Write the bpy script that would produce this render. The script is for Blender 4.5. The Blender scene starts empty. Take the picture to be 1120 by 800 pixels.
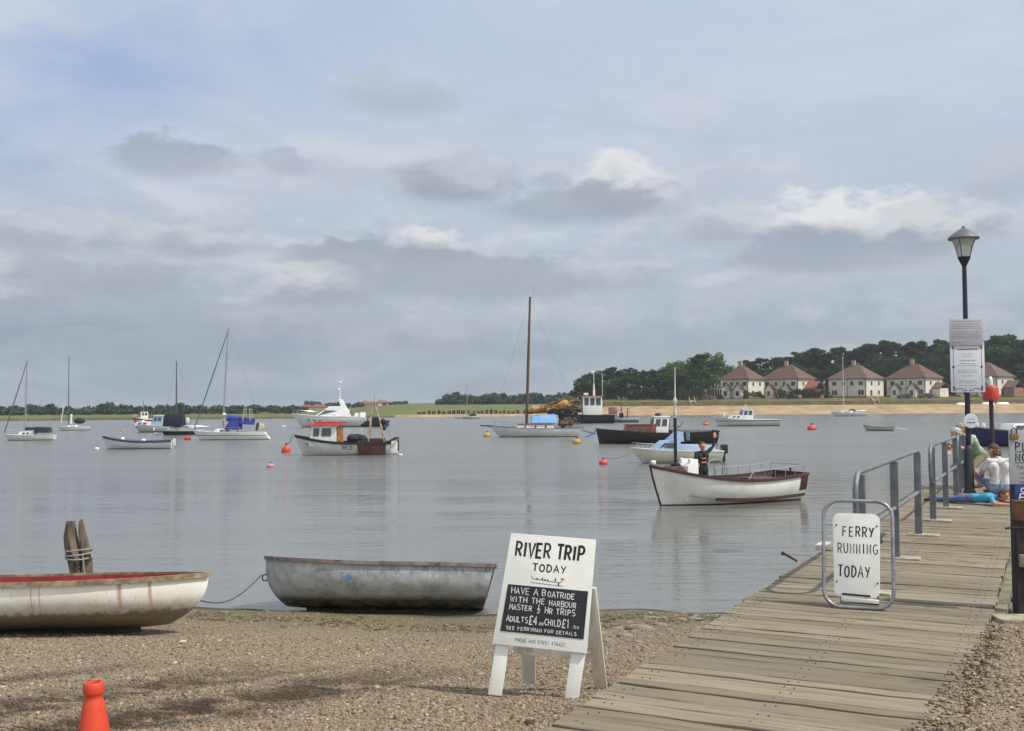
import bpy, bmesh, math, random
import numpy as np
from mathutils import Vector, Matrix
random.seed(7); RNG = np.random.default_rng(7)
R = math.radians
SC = bpy.context.scene
COL = SC.collection

def srgb(r, g, b):
    f = lambda c: (c/255/12.92) if c/255 <= .04045 else ((c/255+.055)/1.055)**2.4
    return (f(r), f(g), f(b), 1)

# ------------------------------------------------------------------ camera
F = 1150.0; CX, CY = 560.0, 400.0; CAMZ = 1.7
PITCH = math.atan(43.5/F); ROLL = R(.4)
_R0 = Vector((1,0,0)); _U0 = Vector((0,-math.sin(PITCH),math.cos(PITCH)))
FWD = Vector((0,math.cos(PITCH),math.sin(PITCH)))
RIGHT = _R0*math.cos(ROLL)-_U0*math.sin(ROLL); UP = _U0*math.cos(ROLL)+_R0*math.sin(ROLL)
CAM = Vector((0,0,CAMZ))
cd = bpy.data.cameras.new('camera'); cam = bpy.data.objects.new('camera', cd); COL.objects.link(cam)
m = Matrix((RIGHT,UP,-FWD)).transposed().to_4x4(); m.translation = CAM; cam.matrix_world = m
cd.sensor_width = 36; cd.lens = 36*F/1120; cd.clip_start = .1; cd.clip_end = 20000
SC.camera = cam
def ray(px, py): return RIGHT*((px-CX)/F)+UP*((CY-py)/F)+FWD
def at(px, py, z):                       # point of the plane of height z seen at a pixel
    d = ray(px,py); return CAM+d*((z-CAMZ)/d.z)
def atd(px, py, D):                      # point at distance y = D seen at a pixel
    d = ray(px,py); return CAM+d*(D/d.y)
WZ = -1.25                               # water level

# ------------------------------------------------------------------ view, sun, sky
SC.view_settings.view_transform = 'Standard'; SC.view_settings.look = 'None'
SC.view_settings.exposure = 0; SC.view_settings.gamma = 1
SUN_EL, SUN_AZ = 53.0, -23.0             # azimuth measured from +X towards +Y
sd = Vector((math.cos(R(SUN_EL))*math.cos(R(SUN_AZ)), math.cos(R(SUN_EL))*math.sin(R(SUN_AZ)), math.sin(R(SUN_EL))))
sl = bpy.data.lights.new('sun','SUN'); sl.energy = 3.8; sl.angle = R(1.0); sl.color = (1,.95,.87)
so = bpy.data.objects.new('sun', sl); COL.objects.link(so); so.rotation_euler = sd.to_track_quat('Z','Y').to_euler(); so.location = (20,-5,30)

class NT:
    def __init__(s, tree): s.t = tree; tree.nodes.clear()
    def n(s, typ, ins=None, **props):
        nd = s.t.nodes.new(typ)
        for k, v in props.items(): setattr(nd, k, v)
        for k, v in (ins or {}).items(): s.put(nd.inputs[k], v)
        return nd
    def put(s, sock, v):
        if isinstance(v, bpy.types.NodeSocket): s.t.links.new(v, sock)
        elif v is not None: sock.default_value = v
    def m(s, op, a, b=None, c=None, clamp=False):
        nd = s.t.nodes.new('ShaderNodeMath'); nd.operation = op; nd.use_clamp = clamp
        for i, v in enumerate((a,b,c)):
            if v is not None: s.put(nd.inputs[i], v)
        return nd.outputs[0]
    def mix(s, f, a, b, blend='MIX'):
        nd = s.t.nodes.new('ShaderNodeMix'); nd.data_type = 'RGBA'; nd.blend_type = blend
        s.put(nd.inputs[0], f); s.put(nd.inputs[6], a); s.put(nd.inputs[7], b); return nd.outputs[2]
    def ss(s, x, e0, e1, lo=0, hi=1):
        nd = s.t.nodes.new('ShaderNodeMapRange'); nd.interpolation_type = 'SMOOTHSTEP'
        for i, v in enumerate((x,e0,e1,lo,hi)): s.put(nd.inputs[i], v)
        return nd.outputs[0]
    def noise(s, vec, scale, detail=4, rough=.55, dist=0):
        nd = s.t.nodes.new('ShaderNodeTexNoise'); s.put(nd.inputs['Vector'], vec)
        nd.inputs['Scale'].default_value = scale; nd.inputs['Detail'].default_value = detail
        nd.inputs['Roughness'].default_value = rough; nd.inputs['Distortion'].default_value = dist
        return nd.outputs['Fac']
    def vmul(s, vec, xyz):
        nd = s.t.nodes.new('ShaderNodeVectorMath'); nd.operation = 'MULTIPLY'; s.put(nd.inputs[0], vec); nd.inputs[1].default_value = xyz; return nd.outputs[0]

W = bpy.data.worlds.new('World'); SC.world = W; W.use_nodes = True
def build_world():
    t = NT(W.node_tree)
    tc = t.n('ShaderNodeTexCoord'); g = tc.outputs['Generated']
    sx = t.n('ShaderNodeSeparateXYZ', {0: g}); x, y, z = sx.outputs
    az = t.m('ARCTAN2', x, y); el = t.m('ARCSINE', z)
    sky = t.n('ShaderNodeTexSky', sky_type='NISHITA', sun_disc=False, sun_elevation=R(SUN_EL), sun_rotation=R(90-SUN_AZ), air_density=1.0, dust_density=2.0)
    nish = t.mix(1.0, sky.outputs[0], (.10,.10,.10,1), 'MULTIPLY')
    # high veil of cloud: bluish grey, greyer and darker towards the horizon
    ramp = t.n('ShaderNodeValToRGB', {0: t.m('MULTIPLY', el, 1.6, clamp=True)})
    cr = ramp.color_ramp
    stops = [(0,srgb(156,169,181)),(.10,srgb(170,182,194)),(.22,srgb(188,199,212)),(.40,srgb(199,210,226)),(.62,srgb(199,211,231)),(1,srgb(208,214,224))]
    while len(cr.elements) < len(stops): cr.elements.new(.5)
    for e, (p, c) in zip(cr.elements, stops): e.position = p; e.color = c
    col = t.mix(.86, nish, ramp.outputs[0])
    cv = t.n('ShaderNodeCombineXYZ', {0: az, 1: t.m('MULTIPLY', el, 1.9), 2: 0.0}).outputs[0]
    n1 = t.noise(cv, 5, 7, .6, .3); n2 = t.noise(cv, 17, 6, .6); n3 = t.noise(cv, 2.2, 5, .55, .6)
    # blue gap high on the left, thin streaks
    a0 = (560-30)/F
    n4 = t.noise(t.n('ShaderNodeCombineXYZ', {0: t.m('ADD', az, t.m('MULTIPLY', el, .5)), 1: t.m('MULTIPLY', el, 3.2), 2: 3.7}).outputs[0], 3.4, 8, .62, .8)
    col = t.mix(t.m('MULTIPLY', t.ss(n4, .38, .68), t.ss(el, .10, .3, .30, .65)), col, srgb(208,214,223))
    # broken low cloud: lit on its upper side
    def low(dz, seed, sx, sy): return t.noise(t.n('ShaderNodeCombineXYZ', {0: t.m('MULTIPLY', az, sx), 1: t.m('ADD', t.m('MULTIPLY', el, sy), dz), 2: seed}).outputs[0], 1.0, 8, .58, .25)
    for seed, sx, sy, th, am, e0, e1 in ((2.3, 6.5, 15.0, .52, .45, .31, .19), (9.1, 11.0, 28.0, .50, .42, .24, .12)):
        a_, b_ = low(0.0, seed, sx, sy), low(.28, seed, sx, sy)
        lit = t.ss(t.m('SUBTRACT', a_, b_), -.10, .16)
        msk = t.m('MULTIPLY', t.m('MULTIPLY', t.ss(a_, th-.05, th+.10), am), t.m('MULTIPLY', t.ss(el, e0, e1), t.ss(el, .015, .07, .25, 1)))
        col = t.mix(msk, col, t.mix(lit, srgb(171,179,190), srgb(219,222,226)))
    gap = t.m('MULTIPLY', t.ss(t.m('ADD', t.m('MULTIPLY', az, -1), t.m('MULTIPLY', el, .6)), .22, .62), t.ss(n3, .36, .60))
    col = t.mix(t.m('MULTIPLY', t.m('MULTIPLY', gap, t.ss(el, .14, .30)), .85), col, srgb(146,170,218))
    # brighter haze round the hidden sun
    dt = t.n('ShaderNodeVectorMath', {0: g}, operation='DOT_PRODUCT'); dt.inputs[1].default_value = sd
    glow = t.m('POWER', t.m('MAXIMUM', dt.outputs['Value'], 0.0), 5)
    col = t.mix(t.m('MULTIPLY', glow, .75), col, (1.5,1.45,1.38,1))
    back = t.m('MULTIPLY', t.ss(t.m('MULTIPLY', y, -1), -.05, .75), .75)  # extra brightness added to the unseen sky behind the camera, lighting front faces
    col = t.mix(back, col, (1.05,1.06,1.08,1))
    wa = t.m('MULTIPLY', t.m('SUBTRACT', n2, .5), .05)
    azw = t.m('ADD', az, t.m('ADD', wa, t.m('MULTIPLY', t.m('SUBTRACT', n1, .5), .06))); elw = t.m('ADD', el, t.m('MULTIPLY', t.m('SUBTRACT', n2, .5), .03))
    D0, D1 = srgb(170,178,190), srgb(165,174,186)
    blobs = [  # px, py, half width, half height, dark, light, opacity
        (120,345,330,50,srgb(146,158,172),srgb(172,182,193),.75),(560,365,420,40,srgb(158,170,183),srgb(180,189,200),.6),(980,330,330,55,srgb(164,176,189),srgb(188,197,207),.5),
        (178,172,85,24,D0,srgb(160,170,184),.75),(320,178,45,14,D0,srgb(165,176,192),.55),(440,100,85,30,srgb(172,182,194),srgb(186,193,202),.6),
        (55,255,120,24,D0,srgb(200,204,211),.85),(205,262,80,20,D0,srgb(202,206,212),.85),(20,312,70,28,D1,srgb(214,216,219),.9),(110,300,110,26,D1,srgb(172,180,190),.85),
        (385,276,105,20,D1,srgb(158,168,180),.8),(345,312,80,26,D1,srgb(214,216,219),.85),(468,268,55,26,srgb(160,169,181),srgb(224,225,228),.95),(520,302,190,30,D1,srgb(166,175,186),.8),(655,300,60,22,D0,srgb(196,200,206),.6),
        (500,196,95,30,srgb(158,168,180),srgb(190,196,204),.85),(600,190,30,16,D0,srgb(205,209,215),.6),(680,202,75,38,srgb(158,168,180),srgb(228,229,231),.85),(625,222,110,26,D1,srgb(168,177,188),.75),(800,245,80,28,D0,srgb(205,208,213),.75),
        (915,240,115,38,srgb(158,168,181),srgb(234,235,237),.85),(1020,250,85,26,srgb(160,170,183),srgb(214,217,221),.85),(900,278,150,24,D1,srgb(164,174,186),.8),(1110,180,60,40,D0,srgb(196,202,210),.5),
        (290,350,80,20,D1,srgb(188,192,197),.6),(150,375,120,18,D1,srgb(172,180,188),.6),(450,370,110,18,D1,srgb(186,189,194),.5),
    ]
    for px, py, w, h, dk, lt, am in blobs:
        d = ray(px,py).normalized(); a = math.atan2(d.x,d.y); e = math.asin(d.z)
        u = t.m('MULTIPLY', t.m('SUBTRACT', azw, a), F/w); v = t.m('MULTIPLY', t.m('SUBTRACT', elw, e), F/h)
        v2 = t.m('ADD', v, .15)
        dist = t.m('SQRT', t.m('ADD', t.m('MULTIPLY',u,u), t.m('MULTIPLY',v2,v2)))
        k = t.m('ADD', dist, t.m('MULTIPLY', t.m('SUBTRACT', n2, .5), 1.5))
        al = t.m('MULTIPLY', t.ss(k, 1.08, t.m('SUBTRACT', .50, t.m('MULTIPLY', t.m('MINIMUM', t.m('MAXIMUM', v, -1.0), 1.0), -.22))), am)
        sh = t.ss(t.m('ADD', v, t.m('MULTIPLY', t.m('SUBTRACT', n2, .5), 1.5)), -.55, .45)
        col = t.mix(al, col, t.mix(sh, dk, lt))
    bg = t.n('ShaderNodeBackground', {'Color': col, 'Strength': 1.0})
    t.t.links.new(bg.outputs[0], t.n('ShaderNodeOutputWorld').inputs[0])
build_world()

# ------------------------------------------------------------------ materials
MATS = {}
def mat(name, c1, c2=None, scale=6, rough=.6, bump=0, bscale=None, metal=0, spec=.5, stretch=(1,1,1), lo=.35, hi=.65, detail=6, dirt=None, dscale=3, dlo=.5, dhi=.7, rnd=0, zline=None, alpha=1, trans=0, fn=None, world=False):
    """Principled with noise mottling, dirt patches and bump; zline = ((z, colour below), ...) for painted bands"""
    if name in MATS: return MATS[name]
    mt = bpy.data.materials.new(name); mt.use_nodes = True; MATS[name] = mt
    t = NT(mt.node_tree)
    c1 = srgb(*c1) if max(c1) > 1.01 else tuple(c1)+(1,)
    geo = t.n('ShaderNodeNewGeometry'); tc = t.n('ShaderNodeTexCoord')
    P = geo.outputs['Position'] if world else tc.outputs['Object']
    Ps = t.vmul(P, stretch)
    col = c1
    if c2 is not None:
        c2 = srgb(*c2) if max(c2) > 1.01 else tuple(c2)+(1,)
        col = t.mix(t.ss(t.noise(Ps, scale, detail, .62), lo, hi), c1, c2)
    if zline:
        z = t.n('ShaderNodeSeparateXYZ', {0: P}).outputs[2]
        zz = t.m('ADD', z, t.m('MULTIPLY', t.m('SUBTRACT', t.noise(P, 4, 5), .5), .02))
        for zl, c in zline:
            col = t.mix(t.ss(zz, zl-.012, zl+.012, 1, 0), col, srgb(*c))
    if dirt is not None:
        col = t.mix(t.m('MULTIPLY', t.ss(t.noise(Ps, dscale, 8, .65), dlo, dhi), .8), col, srgb(*dirt))
    if rnd:
        at_ = t.n('ShaderNodeAttribute', attribute_name='rnd')
        f = t.m('ADD', t.m('MULTIPLY', t.m('SUBTRACT', at_.outputs['Fac'], .5), rnd), 1.0)
        cx = t.n('ShaderNodeCombineXYZ', {0: f, 1: f, 2: f}).outputs[0]
        col = t.mix(1.0, col, cx, 'MULTIPLY')
    if fn: col = fn(t, P, col)
    b = t.n('ShaderNodeBsdfPrincipled', {'Base Color': col, 'Roughness': rough, 'Metallic': metal, 'Specular IOR Level': spec})
    if trans: b.inputs['Transmission Weight'].default_value = trans
    if bump:
        bn = t.n('ShaderNodeBump', {'Strength': .6, 'Distance': bump, 'Height': t.noise(Ps, bscale or scale*2, 8, .65)})
        t.t.links.new(bn.outputs[0], b.inputs['Normal'])
    t.t.links.new(b.outputs[0], t.n('ShaderNodeOutputMaterial').inputs[0])
    return mt

# ------------------------------------------------------------------ mesh kit
def rotm(rx=0, ry=0, rz=0): return Matrix.Rotation(R(rz),3,'Z') @ Matrix.Rotation(R(ry),3,'Y') @ Matrix.Rotation(R(rx),3,'X')
class MB:
    def __init__(s): s.v=[]; s.f=[]; s.r=[]
    def add(s, vs, fs, rnd=None):
        o=len(s.v); s.v += [tuple(v) for v in vs]; s.f += [tuple(i+o for i in f) for f in fs]; s.r += [random.random() if rnd is None else rnd]*len(fs); return s
    def box(s, c, d, rot=None, rnd=None):
        c=Vector(c); hx,hy,hz=[k/2 for k in d]; rot = rot or Matrix.Identity(3)
        vs=[c+rot@Vector((a*hx,b*hy,e*hz)) for a in(-1,1) for b in(-1,1) for e in(-1,1)]
        return s.add(vs,[(0,1,3,2),(4,6,7,5),(0,4,5,1),(2,3,7,6),(0,2,6,4),(1,5,7,3)],rnd)
    def hexa(s, lo, hi, rnd=None):          # 4 lower + 4 upper corners, both counter-clockwise from above
        return s.add(list(lo)+list(hi),[(3,2,1,0),(4,5,6,7),(0,1,5,4),(1,2,6,5),(2,3,7,6),(3,0,4,7)],rnd)
    def bar(s, p0, p1, w, h, up=(0,0,1), rnd=None):
        p0,p1=Vector(p0),Vector(p1); d=(p1-p0); L=d.length; d/=L; u=Vector(up)
        if abs(d.dot(u))>.98: u=Vector((1,0,0)) if abs(d.x)<.9 else Vector((0,1,0))
        sx=d.cross(u).normalized(); u=sx.cross(d)
        return s.box((p0+p1)/2,(L,w,h),Matrix((d,sx,u)).transposed(),rnd)
    def tube(s, pts, r, seg=8, closed=False, cap=True, flat=None, rnd=None):
        pts=[Vector(p) for p in pts]; n=len(pts)
        rr = r if isinstance(r,(list,tuple)) else [r]*n
        rnd = random.random() if rnd is None else rnd
        rings=[]; prev=None
        for i,p in enumerate(pts):
            a=pts[(i-1)%n] if closed or i>0 else p; b=pts[(i+1)%n] if closed or i<n-1 else p
            d1=(p-a); d2=(b-p)
            d1=d1.normalized() if d1.length>1e-9 else None; d2=d2.normalized() if d2.length>1e-9 else None
            d=(d1 or d2)+(d2 or d1)
            d=d.normalized() if d.length>1e-6 else (d1 or d2)
            if prev is None:
                u=Vector(flat) if flat is not None else (Vector((0,0,1)) if abs(d.z)<.9 else Vector((1,0,0)))
            else: u=prev
            sx=d.cross(u)
            if sx.length<1e-6: sx=d.orthogonal()
            sx.normalize(); u=sx.cross(d); prev=u if flat is None else Vector(flat)
            k=1.0
            if d1 and d2: k=1/max(.5,d.dot(d1))
            fl=.18 if flat is not None else 1
            rings.append([p+sx*(math.cos(2*math.pi*j/seg)*rr[i]*k)+u*(math.sin(2*math.pi*j/seg)*rr[i]*fl) for j in range(seg)])
        vs=[v for rg in rings for v in rg]; fs=[]
        for i in range(n if closed else n-1):
            o,q=i*seg,((i+1)%n)*seg
            for j in range(seg): k=(j+1)%seg; fs.append((o+j,o+k,q+k,q+j))
        if cap and not closed: fs += [tuple(range(seg-1,-1,-1)), tuple(range((n-1)*seg,n*seg))]
        return s.add(vs,fs,rnd)
    def lathe(s, prof, c=(0,0,0), rot=None, seg=16, sy=1, rnd=None):   # prof: (radius, z)
        c=Vector(c); rot=rot or Matrix.Identity(3); vs=[];fs=[]; n=len(prof)
        for r,z in prof:
            for j in range(seg): a=2*math.pi*j/seg; vs.append(c+rot@Vector((r*math.cos(a),r*sy*math.sin(a),z)))
        for i in range(n-1):
            for j in range(seg): k=(j+1)%seg; fs.append((i*seg+j,i*seg+k,(i+1)*seg+k,(i+1)*seg+j))
        fs += [tuple(range(seg-1,-1,-1)), tuple(range((n-1)*seg,n*seg))]
        return s.add(vs,fs,rnd)
    def ell(s, c, r, rot=None, seg=14, rings=9, rnd=None):
        c=Vector(c); rot=rot or Matrix.Identity(3); r = r if isinstance(r,(tuple,list)) else (r,r,r)
        vs=[c+rot@Vector((0,0,-r[2]))]; fs=[]
        for i in range(1,rings):
            a=-math.pi/2+math.pi*i/rings
            for j in range(seg): b=2*math.pi*j/seg; vs.append(c+rot@Vector((r[0]*math.cos(a)*math.cos(b),r[1]*math.cos(a)*math.sin(b),r[2]*math.sin(a))))
        vs.append(c+rot@Vector((0,0,r[2]))); T=len(vs)-1
        for j in range(seg): fs.append((0,1+(j+1)%seg,1+j)); fs.append((T,T-seg+j,T-seg+(j+1)%seg))
        for i in range(rings-2):
            for j in range(seg): k=(j+1)%seg; o=1+i*seg; fs.append((o+j,o+k,o+seg+k,o+seg+j))
        return s.add(vs,fs,rnd)
    def prism(s, poly, M4, th, rnd=None):    # polygon in the local xy plane, extruded th along local z
        n=len(poly); vs=[M4@Vector((x,y,0)) for x,y in poly]+[M4@Vector((x,y,th)) for x,y in poly]
        return s.add(vs,[tuple(range(n-1,-1,-1)),tuple(range(n,2*n))]+[(i,(i+1)%n,n+(i+1)%n,n+i) for i in range(n)],rnd)
    def panel(s, q, u0, u1, v0, v1, off=.004, th=.012, rnd=None):  # slab lying on a quad face q (4 corners), bilinear
        q=[Vector(p) for p in q]
        B=lambda u,v:(q[0]*(1-u)+q[1]*u)*(1-v)+(q[3]*(1-u)+q[2]*u)*v
        n=(q[1]-q[0]).cross(q[3]-q[0]).normalized()
        c=[B(u0,v0),B(u1,v0),B(u1,v1),B(u0,v1)]
        return s.hexa([p+n*(off-th) for p in c],[p+n*off for p in c],rnd)
    def build(s, name, m, parent=None, smooth=False, bevel=0, weld=False, bseg=2, angle=35):
        me=bpy.data.meshes.new(name); me.from_pydata([tuple(v) for v in s.v],[],s.f)
        at_=me.attributes.new('rnd','FLOAT','FACE'); at_.data.foreach_set('value', s.r)
        if weld or bevel:
            bm=bmesh.new(); bm.from_mesh(me)
            if weld: bmesh.ops.remove_doubles(bm,verts=bm.verts,dist=.0008)
            if bevel:
                es=[e for e in bm.edges if len(e.link_faces)==2 and e.calc_face_angle(0)>R(angle)]
                bmesh.ops.bevel(bm,geom=es,offset=bevel,segments=bseg,profile=.6,affect='EDGES',clamp_overlap=True)
            bmesh.ops.recalc_face_normals(bm,faces=bm.faces)
            bm.to_mesh(me); bm.free()
        me.materials.append(m)
        o=bpy.data.objects.new(name,me); COL.objects.link(o)
        if smooth or bevel:
            me.polygons.foreach_set('use_smooth',[True]*len(me.polygons))
            try: me.set_sharp_from_angle(angle=R(38))
            except Exception: pass
        if parent: o.parent=parent
        return o
def tag(o, label, cat, group=None, kind=None):
    if label: o['label']=label
    if cat: o['category']=cat
    if group: o['group']=group
    if kind: o['kind']=kind
    return o
def empty(name, loc, label, cat, rz=0, group=None, rx=0, ry=0):
    o=bpy.data.objects.new(name,None); COL.objects.link(o); o.location=loc; o.rotation_euler=(R(rx),R(ry),R(rz)); o.empty_display_size=.2
    return tag(o,label,cat,group)
def structure(o): o['kind']='structure'; return o
def copy_tree(o, parent=None):
    c=o.copy(); COL.objects.link(c); c.parent=parent
    for ch in list(o.children): copy_tree(ch,c)
    return c

# hand lettering: stroke glyphs in a box .6 wide 1 high
def arc(cx,cy,rx,ry,a0,a1,n=10): return [(cx+rx*math.cos(R(a0+(a1-a0)*i/n)),cy+ry*math.sin(R(a0+(a1-a0)*i/n))) for i in range(n+1)]
GL={'A':[[(0,0),(.3,1),(.6,0)],[(.12,.38),(.48,.38)]],'B':[[(.05,0),(.05,1)]+[(.3,1)]+arc(.3,.76,.24,.24,90,-90,6)+[(.07,.52)],[(.3,.52)]+arc(.32,.26,.26,.26,90,-90,6)+[(.05,0)]],
'C':[arc(.36,.5,.33,.5,50,310,12)],'D':[[(.05,0),(.05,1),(.2,1)]+arc(.2,.5,.38,.5,90,-90,10)+[(.05,0)]],'E':[[(.55,1),(.06,1),(.06,0),(.55,0)],[(.06,.52),(.46,.52)]],
'F':[[(.55,1),(.06,1),(.06,0)],[(.06,.54),(.46,.54)]],'G':[arc(.34,.5,.31,.5,50,300,12)+[(.6,.12),(.6,.45),(.38,.45)]],'H':[[(.05,0),(.05,1)],[(.55,0),(.55,1)],[(.05,.5),(.55,.5)]],
'I':[[(.3,0),(.3,1)]],'J':[[(.45,1),(.45,.25)]+arc(.25,.22,.2,.22,0,-180,8)],'K':[[(.06,0),(.06,1)],[(.55,1),(.08,.45)],[(.2,.58),(.58,0)]],'L':[[(.08,1),(.08,0),(.55,0)]],
'M':[[(0,0),(.08,1),(.3,.35),(.52,1),(.6,0)]],'N':[[(.05,0),(.05,1),(.55,0),(.55,1)]],'O':[arc(.3,.5,.29,.5,90,450,16)],'P':[[(.06,0),(.06,1),(.3,1)]+arc(.3,.74,.26,.26,90,-90,8)+[(.08,.48)]],
'R':[[(.06,0),(.06,1),(.3,1)]+arc(.3,.74,.25,.26,90,-90,8)+[(.1,.48)],[(.28,.48),(.58,0)]],'S':[arc(.3,.75,.23,.25,40,270,8)+arc(.3,.25,.25,.25,90,-140,8)],'T':[[(0,1),(.6,1)],[(.3,1),(.3,0)]],
'U':[[(.04,1),(.04,.32)]+arc(.3,.32,.26,.32,180,360,8)+[(.56,1)]],'V':[[(.02,1),(.3,0),(.58,1)]],'W':[[(0,1),(.14,0),(.3,.7),(.46,0),(.6,1)]],'X':[[(.05,1),(.55,0)],[(.55,1),(.05,0)]],'Y':[[(.02,1),(.3,.5)],[(.58,1),(.22,0)]],
'Z':[[(.04,1),(.56,1),(.04,0),(.56,0)]],'0':[arc(.3,.5,.25,.5,90,450,14)],'1':[[(.15,.8),(.3,1),(.3,0)]],'2':[arc(.3,.72,.24,.28,160,-30,8)+[(.05,0),(.56,0)]],'3':[arc(.28,.76,.22,.24,140,-90,8)+arc(.28,.26,.26,.26,90,-140,8)],
'4':[[(.42,0),(.42,1),(.04,.32),(.58,.32)]],'5':[[(.5,1),(.12,1),(.1,.58)]+arc(.28,.3,.26,.3,110,-130,8)],'6':[[(.45,1),(.12,.5)]+arc(.3,.27,.23,.27,150,510,12)],'7':[[(.04,1),(.56,1),(.22,0)]],
'8':[arc(.3,.76,.2,.24,-90,270,10),arc(.3,.26,.25,.26,90,450,10)],'9':[arc(.3,.72,.23,.28,0,360,10)+[(.4,0)]],'£':[arc(.34,.75,.2,.25,20,180,6)+[(.16,.3),(.04,0),(.56,0)],[(.02,.45),(.42,.45)]],'.':[[(.26,0),(.32,.05)]],
'½':[[(.2,1.0),(.3,1.12),(.3,.66)],[(.06,.55),(.54,.55)],arc(.3,.28,.17,.17,160,-30,6)+[(.12,-.1),(.5,-.1)]],'(':[arc(.5,.5,.3,.6,130,230,6)],')':[arc(.1,.5,.3,.6,50,-50,6)],'/':[[(.1,0),(.5,1)]],'-':[[(.1,.5),(.5,.5)]],'+':[[(.1,.5),(.5,.5)],[(.3,.3),(.3,.7)]]}
def lettering(mb, text, x, y, h, M4, stroke, wid=None, slant=0, jit=.03, gap=.28, rs=None):
    """write text with its base line starting at (x, y) of the plane M4; wid squeezes the line to that width"""
    rs = rs or random.Random(sum(map(ord,text)))
    adv=[(.35 if c==' ' else .25 if c in '.' else .6 if c!='I' else .34)+gap for c in text]; tot=sum(adv)-gap
    k=(wid/(tot*h)) if wid else 1
    nrm=(M4.to_3x3()@Vector((0,0,1))).normalized()
    cx=0
    for c,a in zip(text,adv):
        dy=rs.uniform(-jit,jit)*h; sc=1+rs.uniform(-jit,jit)*1.5
        for st in GL.get(c,[]):
            off=-.13 if c=='I' else 0
            pts=[]
            for gx,gy in st:
                X=x+(cx+(gx+off)*sc+slant*gy)*h*k; Y=y+gy*h*sc+dy
                pts.append(M4@Vector((X+rs.uniform(-1,1)*jit*h*.3,Y+rs.uniform(-1,1)*jit*h*.3,0)))
            mb.tube(pts,stroke*rs.uniform(.85,1.12)/2,seg=6,flat=nrm)
        cx+=a
# ================================================================== setting: river, banks, beach
def water_fn(t, P, col):
    return col
def build_water():
    mt = bpy.data.materials.new('river_water'); mt.use_nodes=True; t=NT(mt.node_tree)
    geo=t.n('ShaderNodeNewGeometry'); P=geo.outputs['Position']
    big=t.noise(t.vmul(P,(.03,.10,.1)),1.0,5,.6,.4); mid=t.noise(t.vmul(P,(.10,.33,1)),1.0,4,.6)
    col=t.mix(t.ss(big,.35,.7),(.130,.133,.118,1),(.160,.163,.145,1))
    rip=t.noise(t.vmul(P,(.8,2.8,1)),1.0,4,.6,.5); fine=t.noise(t.vmul(P,(3.2,9,1)),1.0,3,.6,.4)
    amp=t.ss(t.m('ADD',t.m('MULTIPLY',big,.5),t.m('MULTIPLY',mid,.5)),.40,.60,.25,1.15)
    yy=t.n('ShaderNodeSeparateXYZ',{0:P}).outputs[1]
    lee=t.ss(t.m('ADD',yy,t.m('MULTIPLY',t.m('SUBTRACT',mid,.5),14.0)),26,48,.55,2.0)      # calmer in the lee of the shore
    h=t.m('MULTIPLY',t.m('MULTIPLY',t.m('ADD',rip,t.m('MULTIPLY',fine,.35)),amp),lee)
    bn=t.n('ShaderNodeBump',{'Strength':.8,'Distance':.055,'Height':h})
    b=t.n('ShaderNodeBsdfPrincipled',{'Base Color':col,'Roughness':t.ss(yy,28,60,.05,.22),'IOR':1.333,'Normal':bn.outputs[0]})
    t.t.links.new(b.outputs[0],t.n('ShaderNodeOutputMaterial').inputs[0])
    mb=MB(); mb.add([(-6000,-60,WZ),(6000,-60,WZ),(6000,9000,WZ),(-6000,9000,WZ)],[(0,1,2,3)])
    structure(mb.build('river_water',mt))
build_water()

# jetty frame: origin on its left edge, d along it, e across it to the right
JA,JB=at(590,800,0),at(915,590,0); JC,JD_=at(1077,700,0),at(1103,610,0)
d_=((JB-JA).normalized()+(JD_-JC).normalized()).normalized()
JD=Vector((d_.x,d_.y,0)).normalized(); JE=Vector((JD.y,-JD.x,0))
JO=JA-JD*4.2
JW=((JC-JO).dot(JE)+(JD_-JO).dot(JE))/2
JEND=(at(1060,537,0)-JO).dot(JD)+1.2
def jp(t,w,z=0): return JO+JD*t+JE*w+Vector((0,0,z))
def jcoord(x,y): q=Vector((x,y,0))-JO; return q.dot(JD),q.dot(JE)

# the shingle beach: one sheet that runs on under the river and falls off at the quay on the right
from mathutils import noise as mnoise
QY=8.15                                  # edge of the gravel on the right of the jetty
def beach_z(x,y):
    n=mnoise.noise((x*.35,y*.35,0))*.05+mnoise.noise((x*1.3,y*1.3,3))*.018
    shore=y+.35*math.sin(x*.45+1)+.5*mnoise.noise((x*.3,0,7))
    z=-.03-.128*max(0,shore-5.7)+n*min(1,max(.25,(y-4)*.3))
    q=(y-1.9*x)*.466
    z+=(-.035*math.exp(-((q-4.72)/.25)**2)-.03*math.exp(-((q-5.7)/.22)**2))*min(1,max(0,10-y))   # wheel ruts
    t,w=jcoord(x,y)
    if w>-.1:
        k=min(1,max(0,(w+.1)/.3)); 
        if w<JW-.02: z=min(z,-.035-.10*max(0,t-7.2))*k+z*(1-k)
        else:
            fl=.004+n*.35+.03*math.exp(-((w-JW-.5)/.3)**2)
            z=fl if y<QY else fl-min(1.9,(y-QY)*14)
    return max(z,-2.6)
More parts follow.
